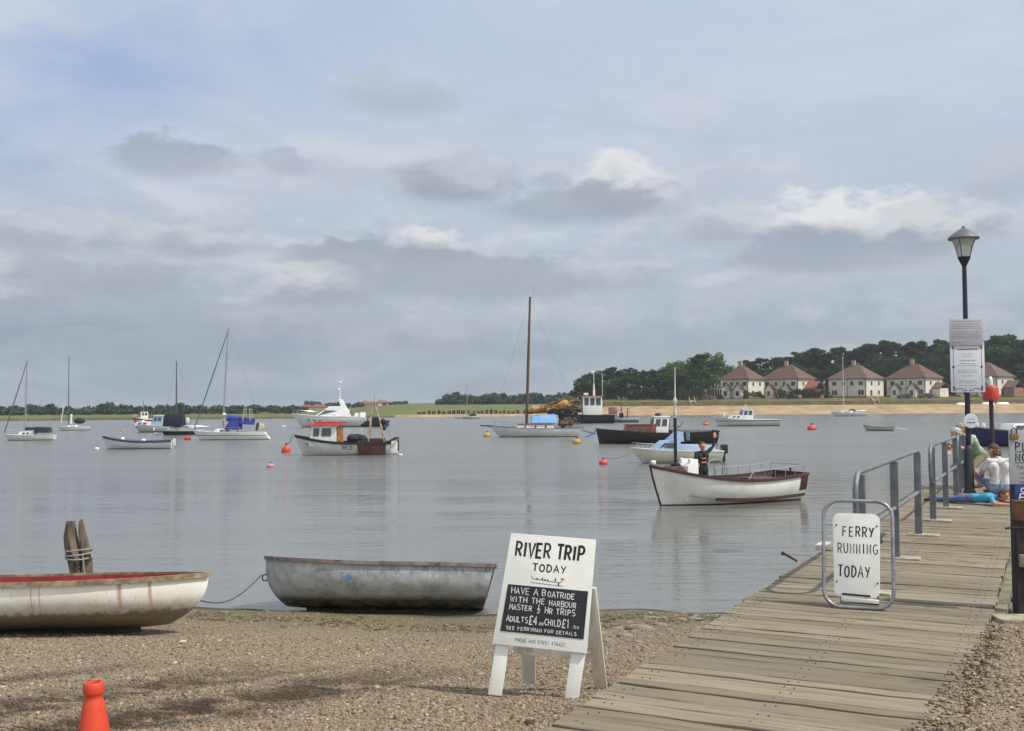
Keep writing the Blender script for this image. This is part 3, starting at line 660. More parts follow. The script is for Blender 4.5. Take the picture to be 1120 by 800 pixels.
def house(px,s,ang,L,Dp,label,rf,porch=True,annexe=None,cons=False,hh=5.6,rh=4.4,zoff=0):
    b=bpt(px,s); o=empty('house',b+Vector((0,0,-.1+zoff)),label,'house',rz=ang)
    x,y=L/2,Dp/2
    MB().box((0,0,hh/2),(L,Dp,hh)).build('wall',m_wall,o)
    MB().box((0,0,.22),(L+.08,Dp+.08,.5)).build('plinth',m_wallb,o)
    gt=MB()
    for a,b_ in (((-x-.45,-y-.45),(x+.45,-y-.45)),((x+.45,-y-.45),(x+.45,y+.45))): gt.bar((*a,hh+.06),(*b_,hh+.06),.14,.14)
    gt.build('gutter',m_door,o)
    for px_,py_ in ((x-.25,-y-.08),(-x+L*.5,-y-.08)): MB().bar((px_,py_,.2),(px_,py_,hh-.1),.1,.1).build('downpipe',m_door,o)
    roof=hip_roof(L,Dp,hh,rh).build('roof',rf,o)
    MB().box((-.6,0,hh+rh+.35),(1.1,.7,1.7)).box((-.6,0,hh+rh+1.22),(1.22,.82,.16)).build('chimney',m_wallc,roof,bevel=.03)
    fq=[(-x,-y,0),(x,-y,0),(x,-y,hh),(-x,-y,hh)]; sq=[(x,-y,0),(x,y,0),(x,y,hh),(x,-y,hh)]
    for u in (.16,.40,.62,.86): window(o,fq,L*u,hh*.76,1.5 if u in(.16,.86) else 1.1,1.25)
    for u in (.16,.86): window(o,fq,L*u,hh*.28,1.9,1.5)
    for u,v in ((.3,.76),(.72,.76),(.72,.28)): window(o,sq,Dp*u,hh*v,1.0,1.2)
    d=MB().panel(sq,.22,.33,.02,.4,.02,.04).build('door',m_door,o); MB().ell((x+.05,-y+Dp*.31,1.1),.05).build('handle',m_winframe,d)
    for gx in ((-L*.22,L*.22) if porch else ()):   # gabled porches on the front
        w,dp,h0,h1=2.6,1.8,2.5,4.1
        p=MB().box((gx,-y-dp/2,h0/2),(w,dp,h0))
        p.add([(gx-w/2,-y-dp,h0),(gx+w/2,-y-dp,h0),(gx,-y-dp,h1-.1),(gx-w/2,-y,h0),(gx+w/2,-y,h0),(gx,-y,h1-.1)],[(0,1,2),(5,4,3),(0,2,5,3),(1,4,5,2)]); p=p.build('porch',m_wall,o)
        r=MB(); 
        for sgn in (-1,1): r.hexa([(gx+sgn*(w/2+.25),-y-dp-.25,h0-.15),(gx,-y-dp-.25,h1),(gx,-y+.3,h1),(gx+sgn*(w/2+.25),-y+.3,h0-.15)],[(gx+sgn*(w/2+.25),-y-dp-.25,h0+.02),(gx,-y-dp-.25,h1+.18),(gx,-y+.3,h1+.18),(gx+sgn*(w/2+.25),-y+.3,h0+.02)])
        r.build('porch_roof',rf,p)
        MB().panel([(gx-w/2,-y-dp,0),(gx+w/2,-y-dp,0),(gx+w/2,-y-dp,h0),(gx-w/2,-y-dp,h0)],.3,.7,.28,.85,.02,.03).build('porch_window',m_glass,p)
    if annexe:
        w,dp,h0,h1,am,ar=annexe
        p=MB().box((x+w/2,1,h0/2),(w,dp,h0)).build('annexe',am,o)
        r=MB()
        for sgn in (-1,1): r.hexa([(x,1+sgn*(dp/2+.3),h0-.1),(x+w+.3,1+sgn*(dp/2+.3),h0-.1),(x+w+.3,1,h1),(x,1,h1)],[(x,1+sgn*(dp/2+.3),h0+.1),(x+w+.3,1+sgn*(dp/2+.3),h0+.1),(x+w+.3,1,h1+.2),(x,1,h1+.2)])
        r.build('annexe_roof',ar,p)
    if cons:
        c=MB(); cx,cw,cd,ch=-x-.2,5.2,3.2,2.7
        c.box((cx,-y-cd/2,ch+.12),(cw+.3,cd+.3,.24)).box((cx,-y-cd/2,.35),(cw,cd,.7))
        for i in range(7): c.box((cx-cw/2+cw*i/6,-y-cd,ch/2),(.16,.16,ch))
        for i in range(1,4): c.box((cx-cw/2,-y-cd+cd*i/4,ch/2),(.16,.16,ch)); c.box((cx+cw/2,-y-cd+cd*i/4,ch/2),(.16,.16,ch))
        cc=c.build('conservatory',m_winframe,o); MB().box((cx,-y-cd/2,1.7),(cw-.1,cd-.1,1.95)).build('conservatory_glass',m_glass,cc)
    return o
m_wallc=mat('chimney_brick',(176,158,128),(150,132,106),scale=3,rough=.9)
house(812,34,-44,9.5,9,'white rendered house with glazed white conservatory, leftmost in the row on the far bank',m_roof,cons=True,rh=4.4)
house(862,36,-46,12.5,9.5,'white house with orange roofed side annexe, second from the left in the row',m_roof,annexe=(3.6,6,2.6,4.8,m_wallb,m_roofo))
house(936,36,-48,12.5,10,'cream house with weathered hipped roof behind the white yacht mast',m_roofg,porch=False,rh=4.4)
house(1000,37,-50,12.6,10,'cream house with two gabled porches left of the notice on the lamp post',m_roof,annexe=(2.6,5,2.6,4.2,m_wall,m_roofg),rh=4.6)
house(1077,37,-52,13.0,10,'cream house partly hidden behind the notice on the lamp post',m_roofg,annexe=(3.4,6,2.6,4.6,m_wallb,m_roofg),hh=5.8,rh=4.6)

def bankwall():
    """low sea wall and steps along the top of the sand"""
    m_sw=mat('sea_wall',(120,110,90),(92,86,70),scale=.7,rough=.9)
    mb=MB()
    for a in range(632,1300,12):
        p,q=bpt(a,15.6),bpt(a+12,15.6); mb.hexa([p+Vector((0,-.25,-1)),q+Vector((0,-.25,-1)),q+Vector((0,.25,-1)),p+Vector((0,.25,-1))],[p+Vector((0,-.25,.75)),q+Vector((0,-.25,.75)),q+Vector((0,.25,.75)),p+Vector((0,.25,.75))])
    tag(mb.build('sea_wall',m_sw),'long low grey brown sea wall along the top of the sand beach','wall')
    m_st=mat('pale_concrete',(170,160,140),rough=.9)
    for px,lab in ((957,'short flight of pale steps down the bank left of the parked cars'),(757,'short flight of pale steps down the bank below the wood')):
        b=bpt(px,16); st=MB()
        for i in range(9): st.box((b.x,b.y-1.4+i*.35,b.z-1.0+i*.24),(1.3,.36,.3))
        for sx in (-.75,.75): st.bar((b.x+sx,b.y-1.6,b.z-.2),(b.x+sx,b.y+1.6,b.z+2.0),.12,.12)
        tag(st.build('steps',m_st),lab,'steps')
bankwall()
def car(px,s,c,label,rz):
    b=bpt(px,s); o=empty('car',b,label,'car',rz=rz)
    m_c=mat('car_paint_%d'%sum(c),c,rough=.25,spec=.6)
    prof_=[(-2.1,.35),(-2.1,.75),(-1.95,.92),(-1.0,1.0),(-.35,1.42),(1.0,1.45),(1.6,1.02),(2.05,.92),(2.1,.35)]
    M4=Matrix.Translation((0,.8,0))@Matrix.Rotation(R(90),4,'X')
    MB().prism(prof_,M4,1.6).build('body',m_c,o,bevel=.06)
    win=[(-.85,1.0),(-.33,1.36),(.95,1.38),(1.35,1.03)]
    for sy in (-.815,.805): MB().prism(win,Matrix.Translation((0,sy+.01,0))@Matrix.Rotation(R(90),4,'X'),.012).build('window',m_glass,o)
    for x in (-1.3,1.3):
        for sy in (-.75,.75):
            w=MB().lathe([(.22,-.1),(.31,-.09),(.31,.09),(.22,.1)],(x,sy,.31),rotm(90)).build('wheel',mat('tyre',(28,28,30),rough=.9),o,smooth=True)
            MB().lathe([(.16,-.11),(.18,.0),(.16,.11)],(x,sy,.31),rotm(90)).build('rim',mat('rim_metal',(150,150,152),rough=.4),w)
car(989,19.5,(40,44,52),'dark car left of the other one parked below the cream house with porches',4)
car(1012,20,(52,56,62),'dark car parked on the bank nearest the lamp post notice',-3)
car(772,20,(96,40,38),'dark red car parked in front of the wood left of the houses',5)
# low white dinghies turned over on the sand
def upturned(px,py,L,label):
    s=13.0; b=bpt(px,s); o=empty('upturned_dinghy',b,label,'dinghy',rz=random.uniform(-6,6))
    h=MB(); ns=15
    rows=[]
    for i in range(ns):
        u=i/(ns-1); w=.62*(1-abs(2*u-1)**2.6)**.6+.02
        rows.append([(-L/2+L*u,w*math.cos(R(a)),.62*math.sin(R(a))**.8*(.6+.4*w/.62)) for a in range(0,181,20)])
    vs=[v for r in rows for v in r]; n=len(rows[0])
    h.add(vs,[(i*n+j,i*n+j+1,(i+1)*n+j+1,(i+1)*n+j) for i in range(ns-1) for j in range(n-1)])
    h.build('hull',m_winframe,o,smooth=True)
    MB().bar((-L/2+.3,0,.6),(L/2-.3,0,.6),.06,.12).build('keel',m_winframe,o)
upturned(1051,438,3.0,'small white dinghy upturned on the sand left of the lamp post')
upturned(1080,437,3.6,'white dinghy upturned on the sand just right of the lamp post')
upturned(1096,437,3.6,'white dinghy upturned on the sand, right of its twin beside the red topped marker')
# groyne posts along the marsh foreshore
def groynes():
    m_g=mat('groyne_timber',(58,46,36),(40,33,27),scale=2,rough=.95)
    protos=[]
    for v in range(4):
        g=random.Random(v+40); mb=MB()
        for i in range(2): mb.box((i*.5-.25,g.uniform(-.1,.1),.25+g.uniform(-.1,.25)),(.34,.34,1.2),rotm(g.uniform(-5,5),g.uniform(-8,8),0))
        mb.bar((-.5,-.22,.45),(.5,-.22,.42),.1,.2)
        o=mb.build('groyne_stump',m_g,bevel=.02); protos.append(o.data); bpy.data.objects.remove(o)
    for i,px in enumerate((458,463,469,474,480,485,491,496,501,506,512,518,523,527,532,537,542,547,551,556,561,566,574,582)):
        s=5.0+random.uniform(-1,1.5); b=bpt(px,s)
        o=bpy.data.objects.new('groyne_stump',random.choice(protos)); COL.objects.link(o); o.location=b+Vector((0,0,.15)); o.rotation_euler=(0,0,random.uniform(-.3,.3)); o.scale=(random.uniform(.7,1.1),1,random.uniform(.55,1.15))
        tag(o,'dark timber groyne stump in the row along the marsh foreshore behind the classic yacht','groyne stump','timber groyne stumps along the foreshore')
groynes()
# far red roofed cottages on the rise behind the fishing boat
for px,D,w,lab in ((335,560,6,'tiny red roofed cottage among trees on the rise, left of the motor yacht mast'),(349,565,7,'tiny red roofed cottage on the rise directly behind the motor yacht'),(402,600,9,'tiny long red roofed cottage on the rise right of the motor yacht'),(418,605,6,'tiny red roofed cottage on the rise above the fishing boat gantry')):
    s=D-bankD(px); b=Vector((D*(px-560)/F,D,bank_z(px,s)))
    o=empty('cottage',b,lab,'house',rz=random.uniform(-20,20)); MB().box((0,0,.8),(w,4,1.8)).build('wall',m_wall,o); hip_roof(w,4,1.6,1.5,ridge=w-2).build('roof',m_roofo,o)
    MB().box((-w*.2,0,3.2),(.6,.6,1.2)).build('chimney',m_wallc,o)
# ================================================================== jetty
def deck_fn(t,P,col):
    a=t.n('ShaderNodeAttribute',attribute_name='rnd').outputs['Fac']
    rot=t.n('ShaderNodeVectorRotate',{'Vector':P,'Angle':math.atan2(-JE.y,JE.x)},rotation_type='Z_AXIS').outputs[0]
    off=t.n('ShaderNodeVectorMath',{0:rot},operation='ADD'); t.put(off.inputs[1],t.n('ShaderNodeCombineXYZ',{0:t.m('MULTIPLY',a,37.0),1:0.0,2:0.0}).outputs[0])
    gv=t.vmul(off.outputs[0],(1.2,38,8)); g=t.noise(gv,1.0,8,.7,.5); g2=t.noise(t.vmul(off.outputs[0],(.9,9,3)),1.0,6,.65)
    c=t.mix(a,srgb(118,111,95),srgb(144,135,116))
    c=t.mix(t.m('MULTIPLY',t.ss(g,.48,.68),.6),c,srgb(80,71,56))
    c=t.mix(t.m('MULTIPLY',t.ss(g2,.5,.72),.55),c,srgb(98,89,72))
    st=t.noise(P,1.1,7,.66); c=t.mix(t.m('MULTIPLY',t.ss(st,.54,.72),.5),c,srgb(84,73,54))
    sp=t.noise(P,23,4,.6); c=t.mix(t.m('MULTIPLY',t.ss(sp,.66,.74),.7),c,srgb(84,74,60))
    c=t.mix(t.m('MULTIPLY',t.ss(t.noise(P,2.7,5,.6),.62,.75),.4),c,srgb(134,133,122))
    return c
m_deck=mat('weathered_deck',(150,140,118),rough=.88,world=True,fn=deck_fn,spec=.2,bump=.006,bscale=30)
m_beam=mat('jetty_timber',(132,126,102),(96,90,72),scale=5,rough=.9,bump=.006,dirt=(70,66,50),dscale=4)
m_pile=mat('wet_pile',(62,54,42),(42,38,32),scale=6,rough=.85,bump=.01)
JT=empty('jetty',(0,0,0),'long weathered timber jetty running out from the shingle into the river','jetty')
def build_jetty():
    g=random.Random(3); mb=MB(); t=0.0; NAILS=[]
    Rm=Matrix((JE,JD,Vector((0,0,1)))).transposed()
    while t<JEND:
        w=g.choice((.12,.135,.15,.17,.19)); dz=g.uniform(-.005,.003); L=JW+g.uniform(-.025,.015)
        tilt=g.uniform(-.35,.35); gap=g.uniform(.005,.012)
        if g.random()<.2: gap+=.010
        rz=g.uniform(-.12,.12)
        c=jp(t+w/2,JW/2+g.uniform(-.012,.012),-.03+dz)
        # worn plank: subdivided along its length with a chewed edge
        n=9; top=[];
        A=[];Bv=[]
        for i in range(n+1):
            u=-L/2+L*i/n; e0=-w/2+g.uniform(0,.008); e1=w/2-g.uniform(0,.008)
            wob=g.uniform(-.003,.003)
            A.append((u,e0,.03+wob)); Bv.append((u,e1,.03+wob+g.uniform(-.002,.002)))
        M3=Rm@rotm(tilt,0,rz); vs=[]
        for a,b in zip(A,Bv):
            for q in (a,b,(b[0],b[1],-.03),(a[0],a[1],-.03)): vs.append(c+M3@Vector(q))
        fs=[]
        for i in range(n):
            o=i*4
            for k in range(4): fs.append((o+k,o+(k+1)%4,o+4+(k+1)%4,o+4+k))
        fs+=[(3,2,1,0),(n*4,n*4+1,n*4+2,n*4+3)]
        mb.add(vs,fs,g.random()); NAILS.append(t+w/2); t+=w+gap
    mb.build('deck',m_deck,JT,bevel=.004,bseg=1,weld=False)
    nm=MB(); tt=0.0; g2=random.Random(8)
    for tc0 in NAILS:
        for w in (.10,.16,JW/2-.03,JW/2+.03,JW-.16,JW-.10): nm.lathe([(.0065,0),(.006,.0025)],jp(tc0+g2.uniform(-.025,.025),w+g2.uniform(-.012,.012),.0015),seg=6)
    nl=nm.build('nail_heads',mat('rusty_nail',(58,48,40),rough=.8),JT); nl['kind']='stuff'
    for w in (.12,JW/2,JW-.12): MB().bar(jp(0.5,w,-.17),jp(JEND-.1,w,-.17),.14,.2).build('bearer',m_beam,JT)
    q=(QY-JO.y)/JD.y-.2
    MB().bar(jp(q+.30,JW+.045,-.16),jp(q+3.2,JW+.045,-.16),.09,.26).bar(jp(q+3.22,JW+.045,-.16),jp(JEND,JW+.045,-.16),.09,.26).build('edge_beam',m_beam,JT,bevel=.008)
    bl=MB()
    for i in range(9): bl.lathe([(.022,0),(.022,.012),(.008,.02)],jp(q+.45+i*.31,JW+.09,-.10-.05*(i%2)),rotm(0,90,math.degrees(math.atan2(JE.y,JE.x))),seg=8)
    bl.build('bolt',mat('rusty_bolt',(56,42,36),rough=.8),JT)
    for k,t in enumerate((8.5,11.2,13.9,16.6,19.3,JEND-.4)):
        for w in (.1,JW-.05):
            p=jp(t,w); MB().tube([(p.x,p.y,-3.0),(p.x,p.y,-.07)],.13,seg=12).build('pile',m_pile,JT,smooth=True)
        MB().bar(jp(t,-.05,-.33),jp(t,JW+.1,-.33),.18,.14).build('cross_beam',m_pile,JT)
build_jetty()
# handrail sections
m_galv=mat('galvanised_steel',(128,134,138),(104,110,114),scale=9,rough=.55,metal=.35,dirt=(92,92,88),dscale=8)
m_galvd=mat('grey_painted_steel',(112,118,122),(92,98,103),scale=7,rough=.6,metal=.2)
m_plate=mat('pale_base_board',(176,170,152),(140,132,114),scale=8,rough=.9)
def handrail(ts,w,label):
    b=jp(ts[0],w); o=empty('handrail',b,label,'handrail',rz=math.degrees(math.atan2(JD.y,JD.x)),group='handrails along the jetty')
    xs=[t-ts[0] for t in ts]; H0,H1=1.08,.55
    for x in xs:
        MB().box((x,0,H0/2-.012),(.045,.085,H0-.03)).build('post',m_galvd,o,bevel=.004)
        MB().box((x,-.06,.012),(.20,.38,.024)).build('base_plate',m_plate,o,bevel=.004)
    x0,x1=xs[0]-.27,xs[-1]+.20; r=.2; pts=[]
    for cx,cz,a0 in ((x0+r,H0-r,180),(x1-r,H0-r,90),(x1-r,H1+r,0),(x0+r,H1+r,270)):
        for i in range(6): a=R(a0-90*i/5); pts.append((cx+r*math.cos(a),0,cz+r*math.sin(a)))
    MB().tube(pts,.025,seg=10,closed=True).build('rail',m_galv,o,smooth=True)
def tof(px,py): q=at(px,py,0); return jcoord(q.x,q.y)
(ta,wa),(tb,wb),(tc_,wc),(td,wd),(te,we)=[tof(*p) for p in ((981,611.5),(1004,586),(1020.5,570),(1035,556),(1047,543))]
RW=(wa+wb+wc+wd)/4
handrail((ta-(tb-ta)*1.02,ta,tb),RW,'grey steel handrail section nearest the ferry sign, its lower end a rounded loop')
handrail((tc_,td,td+(td-tc_)),RW,'grey steel handrail section between the ferry sign rail and the lamp post')
t2=td+(td-tc_)+.75
handrail((t2,t2+1.1),RW,'short grey steel handrail section beside the base of the lamp post')
# black hose fender and pale pad on the left edge of the deck
tp,wp=tof(903,600)
b=jp(tp,.16,.0); o=empty('mooring_cleat',b,'dark curved mooring hoop on a pale pad at the jetty edge behind the ferry sign','mooring cleat',rz=math.degrees(math.atan2(JE.y,JE.x)))
MB().box((.05,0,.03),(.55,.34,.06)).build('pad',mat('pale_pad',(206,202,188),(160,152,134),scale=6,rough=.9),o,bevel=.008)
MB().tube([(.02,.05,.05),(.03,.06,.16),(.10,.1,.25),(.22,.14,.29),(.34,.18,.26),(.42,.22,.16),(.44,.22,.06)],.035,seg=10).build('hoop',mat('black_rubber',(42,42,46),rough=.6),o,smooth=True)
# rusty bolt end poking out past the deck edge
b=at(864,611,.0); o=tag(MB().tube([(b.x+.08,b.y,-.03),(b.x-.06,b.y+.02,.05)],[.012,.014],seg=8).lathe([(.022,0),(.023,.016),(.016,.026)],(b.x-.062,b.y+.02,.047),rotm(0,-55)).build('iron_spike',mat('rusty_iron',(74,44,34),rough=.85)),'short rusty iron spike sticking out past the left edge of the jetty','iron spike')

# ------------------------------------------------------------------ quay edge on the right
m_conc=mat('quay_lip',(176,166,140),(138,128,104),scale=5,rough=.9,bump=.01,dirt=(96,88,68),dscale=3)
qx0=jp(0,0).x; 
xr=(JO+JD*((QY-JO.y+JE.y*-JW)/JD.y)+JE*JW).x
o=empty('quay_edge',(xr+.1,QY+.14,0),'pale timber kerb and sheet wall holding the gravel right of the jetty','quay edge')
MB().box((1.6,0,-.06),(3.1,.26,.13),rotm(0,0,-3)).build('kerb',m_conc,o,bevel=.012)
MB().box((1.6,.02,-1.1),(3.1,.1,1.95),rotm(0,0,-3)).build('wall',m_pile,o)
# two fender piles standing right of the deck with a cross rail
def fender(px,D,w,ztop,label):
    p=atd(px,640,D); o=empty('fender_pile',(p.x,p.y,-2.2),label,'pile')
    MB().box((0,0,(ztop+2.2)/2),(w,w,ztop+2.2)).build('post',mat('tarred_timber',(56,50,48),(38,34,34),scale=6,rough=.8,bump=.006),o,bevel=.012)
    return p,o
pN,oN=fender(1117.5,8.75,.115,1.38,'black tarred post right of the jetty carrying the padlocked notice')
MB().bar((-.06,-.07-.025,2.2+.40),(1.3,-.25,2.2+.40),.05,.10).build('rail',m_beam,oN,bevel=.006)
MB().tube([(-.15,-.05,2.2+.66),(-.03,-.075,2.2+.67),(.05,-.08,2.2+.645),(.12,-.075,2.2+.66)],.008,seg=6).build('rope_end',m_pile,oN)
# notice board
m_board=mat('notice_grey',(172,178,182),(164,169,174),scale=2,rough=.5)
m_ink=mat('black_ink',(24,24,28),rough=.6)
bl=atd(1103,470.5,8.62); br_z=atd(1103,530,8.62).z
o=empty('notice_board',(bl.x,bl.y,br_z),'pale grey lettered notice with a brass padlock at its upper corner','notice board',rz=-6)
bh=bl.z-br_z; bw=.62
MB().box((bw/2,0,bh/2),(bw,.02,bh)).build('board',m_board,o,bevel=.004)
M4=Matrix.Translation((0,-.0105,0))@Matrix.Rotation(R(90),4,'X')
tx=MB(); lettering(tx,'PLEASE',.045,bh-.165,.062,M4,.011,jit=.0); lettering(tx,'NOTE',.045,bh-.255,.062,M4,.011,jit=.0)
tx.tube([M4@Vector((.04,bh-.178,0)),M4@Vector((.50,bh-.178,0))],.003,seg=6,flat=(0,-1,0)); tx.tube([M4@Vector((.04,bh-.268,0)),M4@Vector((.36,bh-.268,0))],.003,seg=6,flat=(0,-1,0))
lettering(tx,'THIS',.055,bh-.32,.03,M4,.005,jit=0)
for i,yy in enumerate((.36,.395,.43)):
    g=random.Random(i+5); x=.075
    while x<.52:
        k=g.uniform(.03,.08); tx.tube([M4@Vector((x+j*k/6,bh-yy+.010*(j%2),0)) for j in range(7)],.0022,seg=5,flat=(0,-1,0)); x+=k+.02
tx.build('lettering',m_ink,o)
pk=MB().tube([(.012,-.03,bh-.03),(.012,-.03,bh+.0),(.032,-.03,bh+.016),(.052,-.03,bh+.0),(.052,-.03,bh-.03)],.006,seg=8).build('shackle',mat('steel_dark',(70,72,74),rough=.4,metal=.6),o,smooth=True)
MB().box((.032,-.03,bh-.052),(.062,.034,.052)).build('padlock',mat('brass',(128,110,62),rough=.45,metal=.4),o,bevel=.006)
# small blue sign and brown box below it
zc=atd(1115,540,8.6).z; p=atd(1116,540,8.6)
o=empty('safety_sign',(p.x+.02,p.y-.0,zc),'small blue pictogram sign on the black post below the notice','sign',rz=-6)
MB().box((0,0,0),(.125,.012,.135)).build('plate',mat('blue_sign',(28,62,128),rough=.4),o,bevel=.003)
M4=Matrix.Translation((0,-.0065,0))@Matrix.Rotation(R(90),4,'X'); tx=MB()
tx.tube([M4@Vector(v+(0,)) for v in arc(0,.028,.016,.016,0,360,12)],.004,seg=5,flat=(0,-1,0))
tx.tube([M4@Vector(v) for v in ((-.03,-.045,0),(-.022,-.002,0),(.022,-.002,0),(.03,-.045,0))],.005,seg=5,flat=(0,-1,0)); tx.tube([M4@Vector(v) for v in ((-.025,-.03,0),(.025,-.03,0))],.005,seg=5,flat=(0,-1,0))
tx.build('pictogram',m_winframe,o)
p=atd(1118,559,8.58); o=empty('life_line_box',(p.x,p.y,p.z),'small brown wooden box fixed to the black post under the blue sign','box',rz=-6)
MB().box((0,0,0),(.14,.09,.15)).build('body',mat('varnished_brown',(112,80,46),(84,58,36),scale=6,rough=.6),o,bevel=.006); MB().box((0,-.005,.082),(.16,.11,.014)).build('lid',MATS['varnished_brown'],o,bevel=.003)

# ------------------------------------------------------------------ lamp post with notices
m_black=mat('black_paint',(30,30,40),rough=.45)
lp=at(1060.5,541,0); LD=lp.y
o=empty('lamp_post',lp,'tall black lamp post with a conical lantern at the end of the jetty rail','lamp post')
zt=atd(1053,283,LD).z
def off(px,py): q=atd(px,py,LD); return Vector((q.x-lp.x,q.y-lp.y,q.z))
MB().lathe([(.11,0),(.11,.06),(.088,.08),(.085,.80),(.07,.86),(.05,.90)],seg=16).build('base',mat('dark_green_paint',(44,56,54),rough=.5),o,smooth=True)
MB().lathe([(.050,.88),(.046,2.2),(.040,zt-.28),(.038,zt-.02)],seg=14).build('pole',m_black,o,smooth=True)
hb=zt-.10
MB().lathe([(.036,hb-.05),(.06,hb),(.11,hb+.10),(.115,hb+.13),(.05,hb+.13)],seg=20).build('gallery',m_black,o,smooth=True)
m_lens=mat('milky_glass',(208,214,206),rough=.2,trans=.45)
MB().lathe([(.10,hb+.125),(.17,hb+.36),(.215,hb+.46),(.0,hb+.462)],seg=24).build('lantern_glass',m_lens,o,smooth=True)
rb=MB()
for i in range(4):
    a=R(45+90*i); rb.tube([(.106*math.cos(a),.106*math.sin(a),hb+.12),(.176*math.cos(a),.176*math.sin(a),hb+.36),(.222*math.cos(a),.222*math.sin(a),hb+.47)],.006,seg=6)
rb.build('glazing_bar',m_black,o)
MB().lathe([(.05,hb+.46),(.265,hb+.455),(.28,hb+.475),(.265,hb+.50),(.18,hb+.57),(.085,hb+.64),(.03,hb+.67),(.028,hb+.70),(.0,hb+.71)],seg=28).build('hood',mat('grey_hood',(108,108,112),(90,90,96),scale=5,rough=.5),o,smooth=True)
def scribble(tx,M4,x0,x1,y,h,seed,heavy=1):
    g=random.Random(seed); x=x0
    while x<x1-.01:
        k=min(g.uniform(.02,.06),x1-x); n=max(3,int(k/.007)); tx.tube([M4@Vector((x+j*k/n,y+h*(j%2)*g.uniform(.5,1),0)) for j in range(n+1)],.0022*heavy,seg=4,flat=(0,-1,0)); x+=k+.012
def notice(px0,py0,px1,py1,y,name,label,m_,draw):
    a,b=off(px0,py1),off(px1,py0); w,h=b.x-a.x,b.z-a.z
    q=empty('pier_notice',lp+Vector((a.x,y,a.z)),label,'notice',rz=-4)
    MB().box((w/2,0,h/2),(w,.012,h)).build('panel',m_,q,bevel=.003)
    M4=Matrix.Translation((0,-.0068,0))@Matrix.Rotation(R(90),4,'X'); tx=MB(); draw(tx,M4,w,h); tx.build('print',m_ink,q)
    cl=MB().box((w/2-.0,.04,h*.5),(.11,.05,.03)).build('bracket',m_black,q)
def d1(tx,M4,w,h):
    for i,yy in enumerate((.90,.80,.72,.64,.50,.42,.34,.27)): scribble(tx,M4,.04,w-.04-(.02 if i%3 else 0),h*yy,.012,i)
    scribble(tx,M4,.04,.22,h*.10,.014,11)
def d2(tx,M4,w,h):
    f=(0,-1,0); T=lambda pts,r=.006: tx.tube([M4@Vector((x,y,0)) for x,y in pts],r,seg=5,flat=f)
    m=.055
    for sx in (0,1):
        X=lambda x: x if not sx else w-x
        T([(X(m),h*.12),(X(m),h*.88)],.004)
        for yy in (.10,.88,.5): T([(X(m+.018*math.cos(R(a))),h*yy+.018*math.sin(R(a))) for a in range(0,361,45)],.007)
        for yy,s in ((.955,1),(.045,-1)):
            T([(X(m-.02),h*yy-s*.05),(X(m),h*yy-s*.01),(X(m+.04),h*yy+s*.005),(X(m+.06),h*yy-s*.03),(X(m+.1),h*yy-s*.02),(X(m+.15),h*yy-s*.028)])
            T([(X(m+.15),h*yy-s*.028),(X(m+.165),h*yy+s*.015),(X(w/2-.03),h*yy+s*.012),(X(w/2-.05),h*yy-s*.03)])
            T([(X(m-.015),h*yy+s*.01),(X(m+.02),h*yy-s*.03)],.009)
    scribble(tx,M4,m+.07,w-m-.07,h*.835,.03,21,2)
    for i,(yy,k) in enumerate(((.745,.16),(.70,.18),(.62,.11),(.56,.12),(.52,.07),(.42,.08),(.385,.08),(.315,.14),(.22,.09),(.185,.08),(.13,.1))): scribble(tx,M4,m+k,w-m-k,h*yy,.012,30+i,1.5 if yy==.62 else 1)
m_lil=mat('lilac_grey_notice',(176,174,184),(166,166,176),scale=3,rough=.5); m_wht=mat('white_notice',(206,210,216),(198,203,210),scale=3,rough=.5)
notice(1036.5,349.5,1071.5,378.5,-.085,'notice_panel','small lilac grey notice of close print above the bordered notice on the lamp post',m_lil,d1)
notice(1038.5,374,1073.5,429.5,-.065,'notice_panel','white notice with a dark scrolled border hanging on the lamp post',m_wht,d2)
a=off(1060,460.5); q=empty('round_sign',lp+Vector((a.x,-.07,a.z)),'small round pale sign on the lamp post below the bordered notice','sign')
MB().lathe([(.13,0),(.135,.006),(.13,.012)],(0,.006,0),rotm(90),seg=24).build('disc',m_wht,q)
M4=Matrix.Translation((0,-.0075,0))@Matrix.Rotation(R(90),4,'X'); tx=MB(); scribble(tx,M4,-.075,.075,-.045,.035,60,2); scribble(tx,M4,-.06,.06,.03,.02,61,1); tx.build('print',m_ink,q)
# red topped channel marker beyond the jetty end
mk=atd(1086.5,437,LD+3.2); o=empty('channel_marker',(mk.x,mk.y,-3.2),'thin dark pole with a red can topmark and small white lamp beyond the jetty end','channel marker',ry=-.6)
zt=mk.z+3.2
MB().tube([(0,0,0),(0,0,zt)],.045,seg=10).build('pole',mat('dark_maroon',(62,40,52),rough=.6),o,smooth=True)
MB().lathe([(.06,zt-.03),(.16,zt-.02),(.165,zt+.02),(.16,zt+.24),(.13,zt+.28),(.05,zt+.29)],seg=20).build('can',mat('red_can',(190,58,52),(170,50,46),scale=4,rough=.5),o,smooth=True)
MB().lathe([(.04,zt+.28),(.055,zt+.30),(.05,zt+.42),(.03,zt+.48),(.0,zt+.5)],seg=12).build('lamp',mat('pale_lamp',(206,214,206),rough=.3),o,smooth=True)

